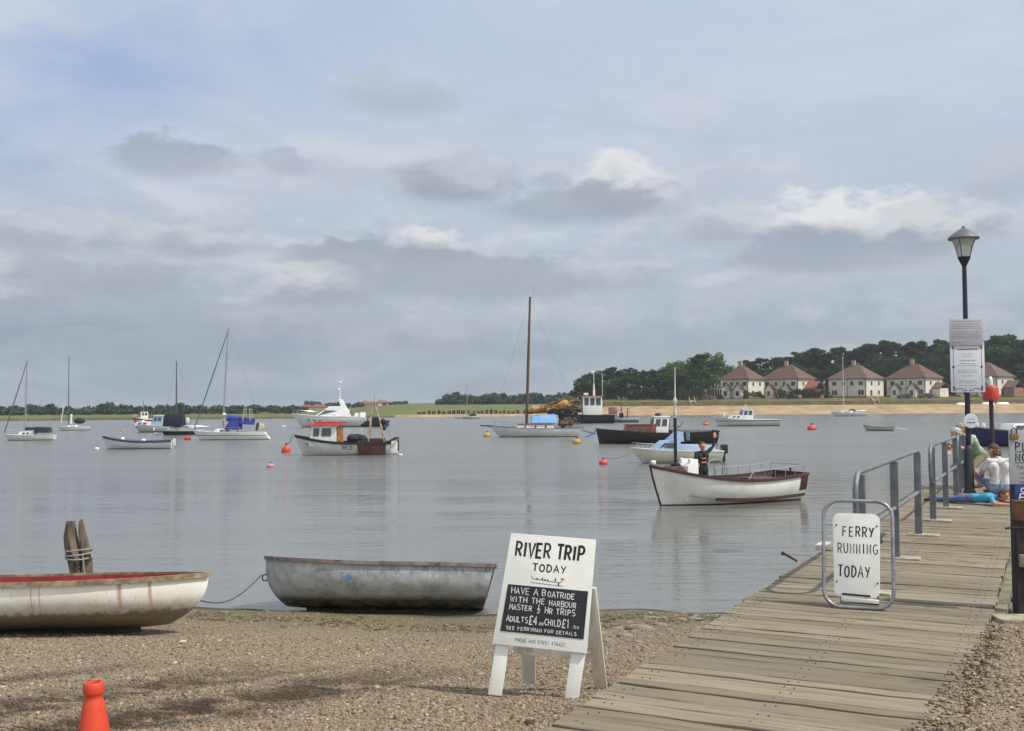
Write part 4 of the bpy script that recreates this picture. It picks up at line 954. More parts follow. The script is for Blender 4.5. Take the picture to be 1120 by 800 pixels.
# ------------------------------------------------------------------ ferry sign
m_white=mat('white_board',(226,228,222),(214,216,208),scale=3,rough=.55,dirt=(196,192,178),dscale=4,dlo=.55,dhi=.8)
m_tube=mat('steel_tube',(158,158,160),(130,130,134),scale=12,rough=.38,metal=.6)
def ferry_sign():
    # the loop of tube stands on the deck leaning slightly back, its panel hangs inside it, a second loop props it behind
    a=at(905,665,0); b=at(974,669,0); c=(a+b)/2; w=(b-a).length+.055; H=.89
    rz=math.degrees(math.atan2(b.y-a.y,b.x-a.x)); o=empty('ferry_sign',c,'white panel lettered FERRY RUNNING TODAY inside a rounded steel tube frame on the jetty','sign',rz=rz)
    lean=10; L=Matrix.Rotation(R(-lean),4,'X')@Matrix.Rotation(R(90),4,'X')   # local x right, y up the frame
    def loop(w,H,r,z0,M):
        pts=[]
        for cx,cy,a0 in ((w/2-r,H-r,90),(w/2-r,z0+r,0),(-w/2+r,z0+r,270),(-w/2+r,H-r,180)):
            for i in range(7): an=R(a0-90*i/6); pts.append(M@Vector((cx+r*math.cos(an),cy+r*math.sin(an),0)))
        return pts
    MB().tube(loop(w,H,.13,.016,L),.0155,seg=10,closed=True).build('frame',m_tube,o,smooth=True)
    Lb=Matrix.Translation((0,.20,.0))@Matrix.Rotation(R(3),4,'X')@Matrix.Rotation(R(90),4,'X')
    MB().tube([Lb@Vector(p) for p in ((-w*.27,H-.16,0),(-w*.27,.016,0),(w*.27,.016,0),(w*.27,H-.16,0))],.012,seg=8).build('prop',m_tube,o,smooth=True)
    pw,y0,y1=w*.69,.10,.785
    poly=[]
    for cx,cy,a0 in ((pw/2-.06,y1-.06,90),(pw/2-.06,y0+.05,0),(-pw/2+.06,y0+.05,270),(-pw/2+.06,y1-.06,180)):
        rr=.06 if cy>.5 else .05
        for i in range(6): an=R(a0-90*i/5); poly.append((cx+rr*math.cos(an)-.012,cy+rr*math.sin(an)))
    pn=MB().prism(poly[::-1],L@Matrix.Translation((0,0,-.004)),.008).build('panel',m_white,o,bevel=.002)
    cb=MB()
    for y in (y0+.13,y1-.10): cb.bar(L@Vector((-w/2,y,-.012)),L@Vector((w/2,y,-.012)),.008,.008)
    cb.build('cross_bar',m_tube,o)
    cl=MB().bar(L@Vector((-pw*.34,y0+.02,.010)),L@Vector((pw*.25,y0+.012,.010)),.012,.014).build('clip',m_ink,o)
    tr=MB().bar(L@Vector((-pw*.36,y0-.015,.002)),L@Vector((pw*.42,y0-.03,.002)),.03,.03).build('tray',m_white,o,bevel=.003)
    sc=MB()
    for x in (-pw*.45,pw*.40):
        for y in (y0+.12,y1-.10): sc.ell(L@Vector((x,y,.006)),.008,seg=8,rings=5)
    sc.build('screw',mat('rust_screw',(96,70,52),rough=.8),pn)
    tx=MB(); M4=L@Matrix.Translation((-.012,0,.0045))
    lettering(tx,'FERRY',-.110,.594,.078,M4,.0105,wid=.245,slant=.02,gap=.32); lettering(tx,'RUNNING',-.150,.456,.078,M4,.0090,wid=.315,gap=.30); lettering(tx,'TODAY',-.148,.262,.088,M4,.0115,wid=.25,slant=.03)
    tx.build('lettering',m_ink,pn)
ferry_sign()

# ------------------------------------------------------------------ river trip A board
m_chalk=mat('chalkboard',(30,31,35),(38,39,43),scale=6,rough=.75,dirt=(52,54,58),dscale=4)
m_chalkline=mat('chalk',(214,216,214),rough=.9)
def ground_hit(px,py):
    D=4.0
    while D<40:
        p=atd(px,py,D)
        if p.z<=beach_z(p.x,p.y): return p
        D+=.02
    return p
def a_board():
    c=ground_hit(588,764); rz=-13.0; o=empty('a_board',(c.x+.0,c.y,c.z-.012),'white river trip A board with a chalkboard panel standing on the shingle by the jetty','A board',rz=rz)
    H=.965; lean=12; w=.555
    # board with the slightly splayed legs that carry it
    L=Matrix.Rotation(R(-lean),4,'X')@Matrix.Rotation(R(90),4,'X')
    y0,y1=.295,H
    MB().prism([(-w/2-.025,y0),(w/2-.005,y0-.0),(w/2+.0,y1),(-w/2+.028,y1)],L,.022).build('board',m_white,o,bevel=.004)
    lw=.082
    for sx in (-1,1):
        x=-w/2+.0 if sx<0 else w/2-lw-.01
        MB().prism([(x-.028,0),(x-.028+lw,0),(x+lw+(0 if sx<0 else .004),y0+.12),(x+.0,y0+.12)],L@Matrix.Translation((0,0,-.024)),.022).build('leg',m_white,o,bevel=.003)
    Lb=Matrix.Translation((0,.335,0))@Matrix.Rotation(R(13),4,'X')@Matrix.Rotation(R(90),4,'X')
    Lb=Matrix.Translation((0,.0,0))@Lb
    bk=mat('shaded_white',(214,208,196),(196,188,172),scale=4,rough=.85,stretch=(6,6,1))  # white painted legs, colour greyed to beige for their shaded inner faces
    for sx in (-1,1):
        x=-w/2+.115 if sx<0 else w/2-lw+.045
        sp=.05 if sx>0 else 0
        MB().prism([(x+sp,0),(x+lw+sp,0),(x+lw-.03,H*.70),(x-.03,H*.70)],Lb@Matrix.Translation((0,0,-.011)),.022).build('back_leg',bk,o,bevel=.003)
    MB().bar(Lb@Vector((-w/2+.06,.22,.0)),Lb@Vector((w/2,.22,.0)),.02,.05).build('brace',bk,o)
    M4=L@Matrix.Translation((0,0,.0225))
    ch=MB().prism([(-w/2+.018,.375),(w/2-.028,.375),(w/2-.022,.655),(-w/2+.04,.655)],L@Matrix.Translation((0,0,.0215)),.004).build('chalkboard',m_chalk,o)
    tx=MB(); lettering(tx,'RIVER TRIP',-.212,.830,.084,M4,.0150,wid=.425,gap=.16,slant=.06,jit=.02); lettering(tx,'TODAY',-.095,.748,.042,M4,.0085,wid=.205,gap=.26,jit=.02)
    tx.build('lettering',m_ink,o)
    dd=MB(); f=(L.to_3x3()@Vector((0,0,1)))
    T=lambda mb,pts,r=.0022: mb.tube([M4@Vector((x,y,0)) for x,y in pts],r,seg=5,flat=f)
    T(dd,[(-.10,.715),(-.085,.70),(.08,.69),(.095,.705)]); 
    for x,h in ((-.062,.01),(-.03,.013),(-.012,.008),(.005,.007),(.05,.014)): T(dd,[(x,.697),(x,.697+h)],.0045)
    T(dd,[(.05,.70),(.052,.722)],.0015); T(dd,[(.072,.69),(.074,.668)],.004)
    dd.build('boat_drawing',m_ink,o)
    wv=MB(); T(wv,[(-.10+i*.011,.676+.004*(i%2)-.0004*i) for i in range(19)],.0028); wv.build('wave_drawing',mat('green_ink',(96,150,134),rough=.7),o)
    fg=MB(); T(fg,[(.085,.712),(.095,.716),(.105,.709)],.005); fg.build('flag_drawing',mat('red_ink',(190,84,78),rough=.7),o)
    M4=L@Matrix.Translation((0,0,.0258)); cx=MB()
    lettering(cx,'HAVE A B',-.215,.603,.036,M4,.0042,wid=.215,gap=.16,jit=.06); lettering(cx,'OATRIDE',.012,.600,.032,M4,.0046,wid=.165,gap=.16,jit=.06)
    lettering(cx,'WITH THE',-.215,.553,.033,M4,.0044,wid=.215,gap=.2,jit=.06); lettering(cx,'HARBOUR',.025,.550,.031,M4,.0044,wid=.165,gap=.16,jit=.06)
    lettering(cx,'MASTER',-.217,.508,.030,M4,.0042,wid=.14,gap=.14,jit=.06); lettering(cx,'½',-.047,.505,.036,M4,.0042); lettering(cx,'HR TRIPS',.003,.503,.034,M4,.0046,wid=.185,gap=.16,jit=.06)
    lettering(cx,'ADULTS',-.228,.437,.032,M4,.0046,wid=.132,gap=.16,jit=.06); lettering(cx,'£4',-.088,.432,.048,M4,.0056,wid=.05,gap=.1); lettering(cx,'.00',-.034,.432,.016,M4,.003,wid=.034)
    lettering(cx,'CHILD',.008,.434,.036,M4,.0046,wid=.095,gap=.14,jit=.06); lettering(cx,'£1',.115,.430,.046,M4,.0056,wid=.045,gap=.1); lettering(cx,'.50',.172,.432,.014,M4,.0026,wid=.045)
    lettering(cx,'SEE FERRYMAN FOR DETAILS',-.225,.390,.019,M4,.003,wid=.43,gap=.2,jit=.08)
    cx.build('chalk_writing',m_chalkline,ch)
    M4=L@Matrix.Translation((0,0,.0225)); ph=MB(); lettering(ph,'PHONE MAX 07851 476621',-.165,.322,.020,M4,.0026,wid=.31,gap=.22,jit=.05); ph.build('phone_line',m_ink,o)
    o.scale=(1.12,)*3; o.rotation_euler.y=R(3.2)
a_board()
# ------------------------------------------------------------------ traffic cone
def cone():
    D=4.75; t_=atd(104.5,746,D); gz=beach_z(t_.x,t_.y); H=t_.z-gz
    o=empty('traffic_cone',(t_.x,t_.y,gz),'scuffed orange traffic cone with a necked top, at the bottom left of the photo','traffic cone',ry=-1)
    m_o=mat('orange_plastic',(206,70,40),(190,60,36),scale=4,rough=.5,dirt=(150,66,44),dscale=5,dlo=.58,dhi=.75)
    k=.82
    MB().lathe([(r*k,z) for r,z in [(.130,.03),(.126,.05),(.062,H-.115),(.058,H-.095),(.049,H-.078),(.046,H-.066),(.047,H-.056),(.053,H-.050),(.055,H-.044),(.055,H-.010),(.050,H-.003),(.040,H),(.036,H-.01),(.034,H-.05)]],seg=28).build('body',m_o,o,smooth=True)
    MB().box((0,0,.018),(.38,.38,.036)).build('base',m_o,o,bevel=.01)
cone()
# ------------------------------------------------------------------ split mooring post behind the white dinghy
def mooring_post():
    D=13.4; b=atd(84,640,D); zt=atd(78,570,D).z; g=beach_z(b.x,b.y); H=zt-g
    m_old=mat('old_split_wood',(112,98,84),(70,60,52),scale=10,rough=.95,bump=.02,stretch=(1,1,.15),dirt=(40,36,32),dscale=8)
    o=empty('mooring_post',(b.x,b.y,g),'weathered split mooring post bound with blue grey rope behind the white dinghy','mooring post')
    mb=MB()
    def stub(pts,rs,seed):
        g_=random.Random(seed); n=len(pts); seg=9; vs=[];fs=[]
        jit=[g_.uniform(.75,1.2) for _ in range(seg)]
        for i,(p,r) in enumerate(zip(pts,rs)):
            for j in range(seg): a=2*math.pi*j/seg; k=jit[j]*g_.uniform(.92,1.08); vs.append((p[0]+r*k*math.cos(a),p[1]+r*k*math.sin(a),p[2]+(g_.uniform(-.03,.04) if i==n-1 else 0)))
        for i in range(n-1):
            for j in range(seg): k=(j+1)%seg; fs.append((i*seg+j,i*seg+k,(i+1)*seg+k,(i+1)*seg+j))
        fs.append(tuple(range((n-1)*seg,n*seg))); mb.add(vs,fs)
    stub([(0,0,-.5),(0,0,H*.35),(-.01,0,H*.5),(-.03,0,H*.62),(-.06,0,H*.75),(-.08,0,H*.87),(-.085,0,H)],[.12,.115,.11,.09,.08,.065,.045],1)
    stub([(.09,.02,-.5),(.115,.0,H*.4),(.12,0,H*.55),(.105,0,H*.66),(.085,0,H*.78),(.06,0,H*.88),(.045,0,H*.97)],[.09,.08,.07,.055,.045,.035,.02],2)
    mb.v=[tuple(Vector(v)+Vector((.10*max(0,.5-v[2])-.05,0,0))*0+mnoise.noise_vector(Vector((v[0]*4,v[1]*4,v[2]*1.6)))*.055) for v in mb.v]; mb.build('trunk',m_old,o,smooth=True)
    m_r=mat('faded_rope',(120,132,138),(150,146,132),scale=30,rough=.95)
    rp=MB()
    for k,z in enumerate((.63,.665,.70)):
        rp.tube([(.03+.165*math.cos(a),.145*math.sin(a),H*z+.02*math.sin(a*1+k)) for a in [2*math.pi*i/20 for i in range(20)]],.012,seg=6,closed=True)
    rp.tube([(.17,-.05,H*.66),(.21,-.06,H*.67),(.22,-.07,H*.63)],.014,seg=6)
    rp.tube([(.12,-.12,H*.66),(.17,-.15,H*.35),(.22,-.16,H*.18)],.008,seg=6)
    rp.build('rope',m_r,o,smooth=True)
    MB().lathe([(.30,H*.1),(.36,H*.14),(.36,H*.20),(.28,H*.24)],(.05,-.1,0),rotm(0,2,0),seg=22).build('tyre_collar',mat('dark_rubber',(40,38,40),rough=.8),o,smooth=True)
mooring_post()
# ================================================================== boats
class Boat:
    """local frame: +x bow, z = 0 water line"""
    def __init__(s,name,loc,rz,label,L,B,bow,mid,stern,draft=.3,rake=.6,tr=.8,p=2.4,fine=2.2,ry=0,rx=0,trake=.1,group=None,cat='boat',fore=.5,vb=1.25,rexp=1.15):
        s.o=empty(name,loc,label,cat,rz=rz,ry=ry,rx=rx,group=group)
        s.L,s.B,s.bow,s.mid,s.st,s.dr,s.rake,s.tr,s.p,s.fine,s.trk,s.fore,s.vb,s.rexp=L,B,bow,mid,stern,draft,rake,tr,p,fine,trake,fore,vb,rexp
    def zs(s,u):
        m=.38
        return s.mid+(s.st-s.mid)*((m-u)/m)**2 if u<m else s.mid+(s.bow-s.mid)*((u-m)/(1-m))**1.9
    def hb(s,u):
        m=.45
        if u<m: k=u/m; return s.B/2*(s.tr+(1-s.tr)*math.sin(k*math.pi/2))
        k=(u-m)/(1-m); return s.B/2*max(0,(1-k**s.fine))
    def P(s,u,t,side,ins=0,dz=0):
        zk=-s.dr*(1-s.fore*max(0,(u-.72)/.28)**2); z1=s.zs(u)
        b=max(0,s.hb(u)-ins); p=s.p+(s.vb-s.p)*max(0,(u-.45)/.55)**1.3
        y=b*(1-(1-t)**p); z=zk+(z1-zk)*t**1.12
        f=(z-zk)/(z1-zk+1e-6)
        x=-s.L/2+s.L*u-s.rake*(1-f)**s.rexp*max(0,(u-.55)/.45)**1.5+s.trk*(1-f)*max(0,1-u/.3)
        if ins and u>.9: x-=ins*(u-.9)/.1
        return Vector((x,side*y,z+dz))
    def skin(s,ins=0,t0=0,u0=0,u1=1,ns=30,nt=9,t1=1):
        mb=MB(); cols=[(-1,t0+(t1-t0)*(nt-j)/nt) for j in range(nt+1)]+[(1,t0+(t1-t0)*j/nt) for j in range(0 if t0>0 else 1,nt+1)]
        vs=[s.P(u0+(u1-u0)*i/ns,t,sd,ins) for i in range(ns+1) for sd,t in cols]; n=len(cols)
        fs=[(i*n+j,i*n+j+1,(i+1)*n+j+1,(i+1)*n+j) for i in range(ns) for j in range(n-1)]
        fs.append(tuple(range(n-1,-1,-1)))
        mb.add(vs,fs,.5); return mb
    def hull(s,m): s.h=s.skin().build('hull',m,s.o,smooth=True,weld=True); return s.h
    def inner(s,m,th=.04,floor=.30):
        k=s.skin(ins=th,t0=floor,nt=6); return k.build('lining',m,s.o,smooth=True,weld=True)
    def deck(s,m,dz=-.03,ins=.02,u0=0,u1=1,name='deck',camber=.04):
        mb=MB(); n=26; vs=[];fs=[]
        for i in range(n+1):
            u=u0+(u1-u0)*i/n; a,b=s.P(u,1,-1,ins),s.P(u,1,1,ins)
            for k in range(5): q=a.lerp(b,k/4); vs.append((q.x,q.y,q.z+dz+camber*(1-(k/2-1)**2)*min(1,s.hb(u)/(s.B*.3))))
        for i in range(n):
            for k in range(4): fs.append((i*5+k,(i+1)*5+k,(i+1)*5+k+1,i*5+k+1))
        mb.add(vs,fs); return mb.build(name,m,s.o,smooth=True)
    def line(s,t,side,u0=0,u1=1,n=24,out=0,dz=0):
        r=[]
        for i in range(n+1):
            q=s.P(u0+(u1-u0)*i/n,t,side); q.y+=side*out; q.z+=dz; r.append(q)
        return r
    def gunwale(s,m,w=.05,h=.05,out=.01,name='gunwale',t=1.0,u0=0,u1=1,dz=0,transom=True):
        mb=MB(); o=None
        for sd in (-1,1):
            if not transom: mb=MB()
            pts=s.line(t,sd,u0,u1,28,out,dz)
            for a,b in zip(pts,pts[1:]):
                if (b-a).length<1e-4: continue
                n=Vector((-(b-a).y,(b-a).x,0)).normalized()*w/2; v=Vector((0,0,h/2))
                mb.hexa([a-n-v,b-n-v,b+n-v,a+n-v],[a-n+v,b-n+v,b+n+v,a+n+v],.5)
            if not transom: o=mb.build(name,m,s.o)
        if o: return o
        if transom and u0==0:
            a,b=s.P(0,t,-1),s.P(0,t,1); mb.bar(a,b,w,h,rnd=.5)
        return mb.build(name,m,s.o)
    def cabin(s,m,x0,x1,w0,w1,z0,z1,fr=.3,ar=.1,win=(),roof=None,gm=None,name='cabin',tum=.06,ov=.06,front=False,wname='window'):
        """house: floor x0 (aft) to x1 (fore), half widths w0 aft / w1 fore, raked front; win = (side u0,u1,v0,v1)"""
        lo=[(x0,-w0,z0),(x1,-w1,z0),(x1,w1,z0),(x0,w0,z0)]; hi=[(x0+ar,-w0+tum,z1),(x1-fr,-w1+tum,z1),(x1-fr,w1-tum,z1),(x0+ar,w0-tum,z1)]
        c=MB().hexa(lo,hi).build(name,m,s.o,bevel=.02)
        gm=gm or m_glass
        faces=[(lo[0],lo[1],hi[1],hi[0]),(lo[2],lo[3],hi[3],hi[2])]
        for q in faces:
            for w in win: MB().panel(q,*w,.028,.05).build(wname,gm,c)
        if front:
            q=(lo[1],lo[2],hi[2],hi[1])
            for w in ((.07,.46,.42,.9),(.54,.93,.42,.9)): MB().panel(q,*w,.028,.05).build(wname,gm,c)
            q=(lo[3],lo[0],hi[0],hi[3]); MB().panel(q,.3,.7,.1,.9,.008,.014).build('doorway',m_dark,c)
        if roof: MB().hexa([(p[0]+(-ov if i in(0,3) else ov*1.5),p[1]+(-ov if p[1]<0 else ov),z1) for i,p in enumerate(hi)],[(p[0]+(-ov if i in(0,3) else ov*1.5)*.9,p[1]*1.0+(-ov if p[1]<0 else ov)*.8,z1+.07) for i,p in enumerate(hi)]).build('roof',roof,c,bevel=.015)
        return c
    def rails(s,m,u0,u1,h,n,r=.014,dz=0,mid=True,sides=(-1,1),ins=.06,name='guard_rail'):
        mb=MB()
        for sd in sides:
            top=[]
            for i in range(n+1):
                u=u0+(u1-u0)*i/n; q=s.P(u,1,sd,ins,dz); mb.tube([q,q+Vector((0,0,h))],r,seg=6); top.append(q+Vector((0,0,h)))
            mb.tube(top,r*.8,seg=6)
            if mid: mb.tube([q-Vector((0,0,h*.5)) for q in top],r*.5,seg=5)
        return mb.build(name,m,s.o,smooth=True)
    def mast(s,m,x,z0,h,r=.05,rk=.0,name='mast',spread=(),stays=True,ms=None,fore=None,aft=None):
        top=Vector((x-rk*h,0,z0+h)); b=Vector((x,0,z0))
        k=MB().tube([b,b.lerp(top,.5),top],[r,r*.95,r*.7],seg=8)
        k.tube([top+Vector((-.15,0,.02)),top+Vector((.1,0,.02))],r*.35,seg=5); k.tube([top,top+Vector((0,0,h*.035))],r*.18,seg=5)
        k=k.build(name,m,s.o,smooth=True)
        for f in spread: q=b.lerp(top,f); MB().tube([q+Vector((0,-s.B*.28,0)),q,q+Vector((0,s.B*.28,0))],r*.3,seg=5).build('spreader',m,k)
        if stays:
            w=MB(); rr=.008
            f=Vector(fore) if fore else s.P(.985,1,1)*1; f.y=0
            w.tube([f,top],rr,seg=4)
            a=Vector(aft) if aft else s.P(0.01,1,1); a.y=0
            w.tube([a,top],rr,seg=4)
            for sd in (-1,1):
                q=s.P(max(.05,min(.95,(x-.1+s.L/2)/s.L)),1,sd,.03)
                if spread: e=b.lerp(top,spread[-1])+Vector((0,sd*s.B*.28,0)); w.tube([q,e,top],rr,seg=4)
                else: w.tube([q,b.lerp(top,.9)],rr,seg=4)
            w.build('rigging',ms or m_wire,s.o)
        return k,top
    def buoyline(s,buoy): pass
def painted(name,top,bottom,zl=.06,stripe=None,rough=.35,dirt=None,zmode=None):
    bands=[]
    if stripe: bands.append((stripe[0]+stripe[1],stripe[2])); bands.append((stripe[0],top))
    bands.append((zl,bottom))
    return mat(name,top,tuple(int(c*.93) for c in top),scale=1.2,rough=rough,zline=bands,dirt=dirt,dscale=2.2,dlo=.55,dhi=.8)
m_wire=mat('rigging_wire',(120,122,124),rough=.5)
m_alu=mat('grey_mast',(150,152,152),rough=.45,metal=.3); m_dkmast=mat('dark_mast',(70,72,76),rough=.5)
m_gel=mat('white_gelcoat',(222,224,222),(212,214,212),scale=1.5,rough=.3)
m_navy=mat('navy_cover',(34,44,92),(28,36,76),scale=3,rough=.85,bump=.01); m_vnavy=mat('dark_navy_cover',(34,38,56),(26,30,44),scale=3,rough=.85)
m_brown=mat('brown_trim',(78,46,36),(58,36,30),scale=5,rough=.5)
m_varn=mat('varnished_wood',(140,74,34),(104,54,28),scale=5,rough=.35,stretch=(.4,4,4))
m_blackhull=None
m_chrome=mat('stainless',(186,188,190),rough=.25,metal=.8)
m_rope=mat('mooring_rope',(140,134,116),(104,98,84),scale=20,rough=.95)
def wpos(px,py): return at(px,py,WZ)
def yacht_common(b,label=''): pass

# ---- white open launch with a brown rail, the man waving stands in it
def launch():
    p=wpos(791.5,551); D=p.y+.5; p=Vector((p.x*D/p.y,D,WZ)); L=5.2
    hullm=mat('launch_white',(228,230,226),(214,216,210),scale=1.2,rough=.3,zline=[(.03,(72,58,48))],dirt=(188,184,168),dscale=1.6,dlo=.52,dhi=.8)
    b=Boat('open_launch',p,180+26,'white open launch with a brown rail and a black pole, carrying the waving man',L,1.95,1.16,.68,.80,draft=.35,rake=.42,tr=.80,p=2.6,fine=2.3,trake=.12)
    b.hull(hullm); b.inner(mat('launch_lining',(86,66,58),(66,52,48),scale=2,rough=.7),.05,.34)
    b.deck(m_brown,-.62,.09,0,.80,name='floor',camber=0)
    b.deck(mat('fore_deck_brown',(96,68,58),(72,54,48),scale=4,rough=.6),-.02,.05,.74,1,name='foredeck')
    b.gunwale(m_brown,.075,.085,.01)
    b.gunwale(m_brown,.04,.085,.014,name='rubbing_strake',t=.50,u0=.0,u1=.66,transom=False)
    st=MB(); ps=[b.P(1,t,1) for t in (0,.25,.5,.75,1)]; st.tube([q+Vector((.015,0,0)) for q in ps],.03,seg=8); st.build('stem_band',m_brown,b.o,smooth=True)
    # brown quarter at the stern
    for sd in (-1,1):
        q=MB(); n=6
        vs=[];fs=[]
        for i in range(n+1):
            for j in range(n+1):
                v=b.P(.06*i/n,.62+.36*j/n,sd); v.y+=sd*.008; vs.append(v)
        fs=[(i*(n+1)+j,(i+1)*(n+1)+j,(i+1)*(n+1)+j+1,i*(n+1)+j+1) for i in range(n) for j in range(n)]
        q.add(vs,fs); q.build('quarter_panel',m_brown,b.o)
    q=MB(); n=8; vs=[b.P(0,.45+.54*j/n,sd)+Vector((-.01,0,0)) for sd in (-1,1) for j in range(n+1)]
    q.add(vs,[(j,j+1,n+2+j,n+1+j) for j in range(n)]); q.build('transom_panel',m_brown,b.o)
    MB().lathe([(.05,0),(.045,.10),(.075,.12),(.08,.18),(.05,.22),(0,.225)],(L/2-.1,0,1.10),seg=12).build('bow_bitt',m_winframe,b.o,smooth=True)
    # arched brown hatch and white engine box ahead of the man
    MB().lathe([(.0,-.28),(.30,-.28),(.30,.28),(.0,.28)],(1.80,0,.84),rotm(90),seg=24).build('hatch_dome',mat('hatch_brown',(110,82,72),(84,62,56),scale=5,rough=.6),b.o)
    c=MB().hexa([(1.15,-.40,.1),(1.62,-.36,.1),(1.62,.36,.1),(1.15,.40,.1)],[(1.18,-.38,1.34),(1.52,-.34,1.14),(1.52,.34,1.14),(1.18,.38,1.34)]).build('cuddy',m_winframe,b.o,bevel=.03)
    for z in (.62,.98):
        MB().box((1.16 if z<.8 else 1.17,-.14,z),(.03,.13,.11)).build('gauge',m_dark,c)
    MB().panel([(1.15,-.40,.1),(1.62,-.36,.1),(1.52,-.34,1.14),(1.18,-.38,1.34)],.12,.3,.55,.72,.012,.02).build('porthole',m_dark,c)
    for sx in (-.22,.22): MB().lathe([(.04,0),(.06,.04),(.05,.14),(0,.16)],(1.36,sx,1.20),seg=10).build('vent',m_winframe,c,smooth=True)
    zt=1.0
    k=MB().tube([(1.72,0,.9),(1.72,0,2.55)],.05,seg=10).lathe([(.05,.98),(.15,1.0),(.15,1.2),(.06,1.24)],(1.72,0,0),seg=14).build('mast',m_black,b.o,smooth=True)
    MB().tube([(1.72,0,2.5),(1.715,0,3.05),(1.70,0,4.05)],[.035,.028,.014],seg=8).lathe([(.04,2.95),(.055,3.0),(.055,3.1),(.03,3.14)],(1.72,0,0),seg=10).lathe([(.045,2.62),(.05,2.66),(.05,2.74),(.04,2.78)],(1.72,0,0),seg=10).build('whip_aerial',mat('pale_whip',(190,190,180),rough=.5),k,smooth=True)
    MB().tube([(1.72,-.32,2.30),(1.72,.32,2.30)],.018,seg=6).tube([(1.72,-.30,2.20),(1.72,.30,2.20)],.012,seg=6).build('cross_arm',m_alu,k)
    # stainless rail round the stern well and two hoops
    rl=MB(); top=[]
    for sd in (-1,1):
        seq=[b.P(u,1,sd,.05)+Vector((0,0,.30)) for u in (.42,.34,.26,.18,.10,.03)]
        for q in seq: rl.tube([q-Vector((0,0,.30)),q],.012,seg=6)
        first=b.P(.46,1,sd,.05)
        top.append([first]+seq)
    rl.tube(top[0]+top[1][::-1],.014,seg=8); rl.build('stern_rail',m_chrome,b.o,smooth=True)
    for x,y0,y1 in ((-.12,-.82,-.28),):
        pass
    hp=MB(); bx=-.25; pts=[Vector((bx,-.80,.5))]+[Vector((bx+.28-.28*math.cos(R(a))-.0,-.80+.03,1.05+.22*math.sin(R(a)))) for a in range(0,181,20)]+[Vector((bx+.62,-.80,.5))]
    hp.tube(pts,.016,seg=8); hp.tube([q+Vector((0,.42,0)) for q in pts],.016,seg=8); hp.build('boarding_hoop',m_chrome,b.o,smooth=True)
    seat=mat('seat_brown',(92,66,58),(74,54,48),scale=3,rough=.6)
    for sd in (-1,1): MB().bar((-2.3,sd*.62,.36),(.3,sd*.66,.36),.28,.04).build('side_bench',seat,b.o)
    MB().box((-1.35,0,.52),(.9,.7,.34)).build('engine_box',seat,b.o,bevel=.02)
    for x in (-.55,-2.0): MB().box((x,0,.47),(.26,1.3,.04)).build('thwart',seat,b.o)
    MB().tube([(-2.15,.5,.55),(-2.15,.5,.95),(-2.15,.5,1.0)],.03,seg=8).build('tiller_post',m_dark,b.o)
    return b
LAUNCH=launch()

def fender(b,u,sd,m,z=.35):
    q=b.P(u,1,sd); return MB().ell((q.x,q.y+sd*.11,z),(.10,.10,.22)).build('fender',m,b.o,smooth=True)
# ---- blue and white cabin cruiser with an outboard, just behind the launch
def cruiser():
    p=wpos(741,507); p=p*1; L=95/F*p.y*1.06
    hm=painted('cruiser_cream',(222,220,204),(44,44,52),.02)
    b=Boat('cabin_cruiser',p+Vector((0,.7,0)),180+6,'pale blue topped cabin cruiser with a black outboard, between the launch and the black boat',L,1.8,.78,.62,.58,draft=.25,rake=.7,tr=.85,p=2.2,fine=2.4)
    bl=mat('pale_blue_paint',(150,180,206),(138,166,194),scale=2,rough=.4)
    b.hull(hm); b.deck(m_gel,-.02,.02); b.gunwale(m_gel,.05,.05)
    b.cabin(bl,-.1,1.45,.78,.50,.55,1.12,fr=.75,ar=.0,win=((.18,.78,.35,.8),),name='cabin')
    ws=MB(); ws.hexa([(-.28,-.72,1.08),(.42,-.60,1.10),(.42,.60,1.10),(-.28,.72,1.08)],[(-.26,-.62,1.56),(-.12,-.55,1.58),(-.12,.55,1.58),(-.26,.62,1.56)]); ws=ws.build('windscreen',bl,b.o,bevel=.02)
    MB().panel([(-.28,-.72,1.08),(.42,-.60,1.10),(-.12,-.55,1.58),(-.26,-.62,1.56)],.12,.8,.12,.8,.006,.012).build('window',m_glass,ws)
    MB().hexa([(-1.9,-.74,.52),(-.1,-.78,.52),(-.1,.78,.52),(-1.9,.74,.52)],[(-1.85,-.68,.86),(-.1,-.72,.92),(-.1,.72,.92),(-1.85,.68,.86)]).build('cockpit_coaming',bl,b.o,bevel=.02)
    MB().box((-.75,-.3,1.3),(.06,.5,.4)).build('chart_screen',mat('grey_screen',(120,132,140),rough=.4),b.o,bevel=.01)
    e=MB().box((-L/2-.24,0,.66),(.34,.32,.46)).build('outboard',mat('outboard_black',(34,34,38),rough=.4),b.o,bevel=.06); MB().box((-L/2-.22,0,.15),(.14,.10,.8)).build('outboard_leg',mat('outboard_black',(34,34,38)),e,bevel=.02)
    b.rails(m_chrome,.70,.99,.26,4)
cruiser()
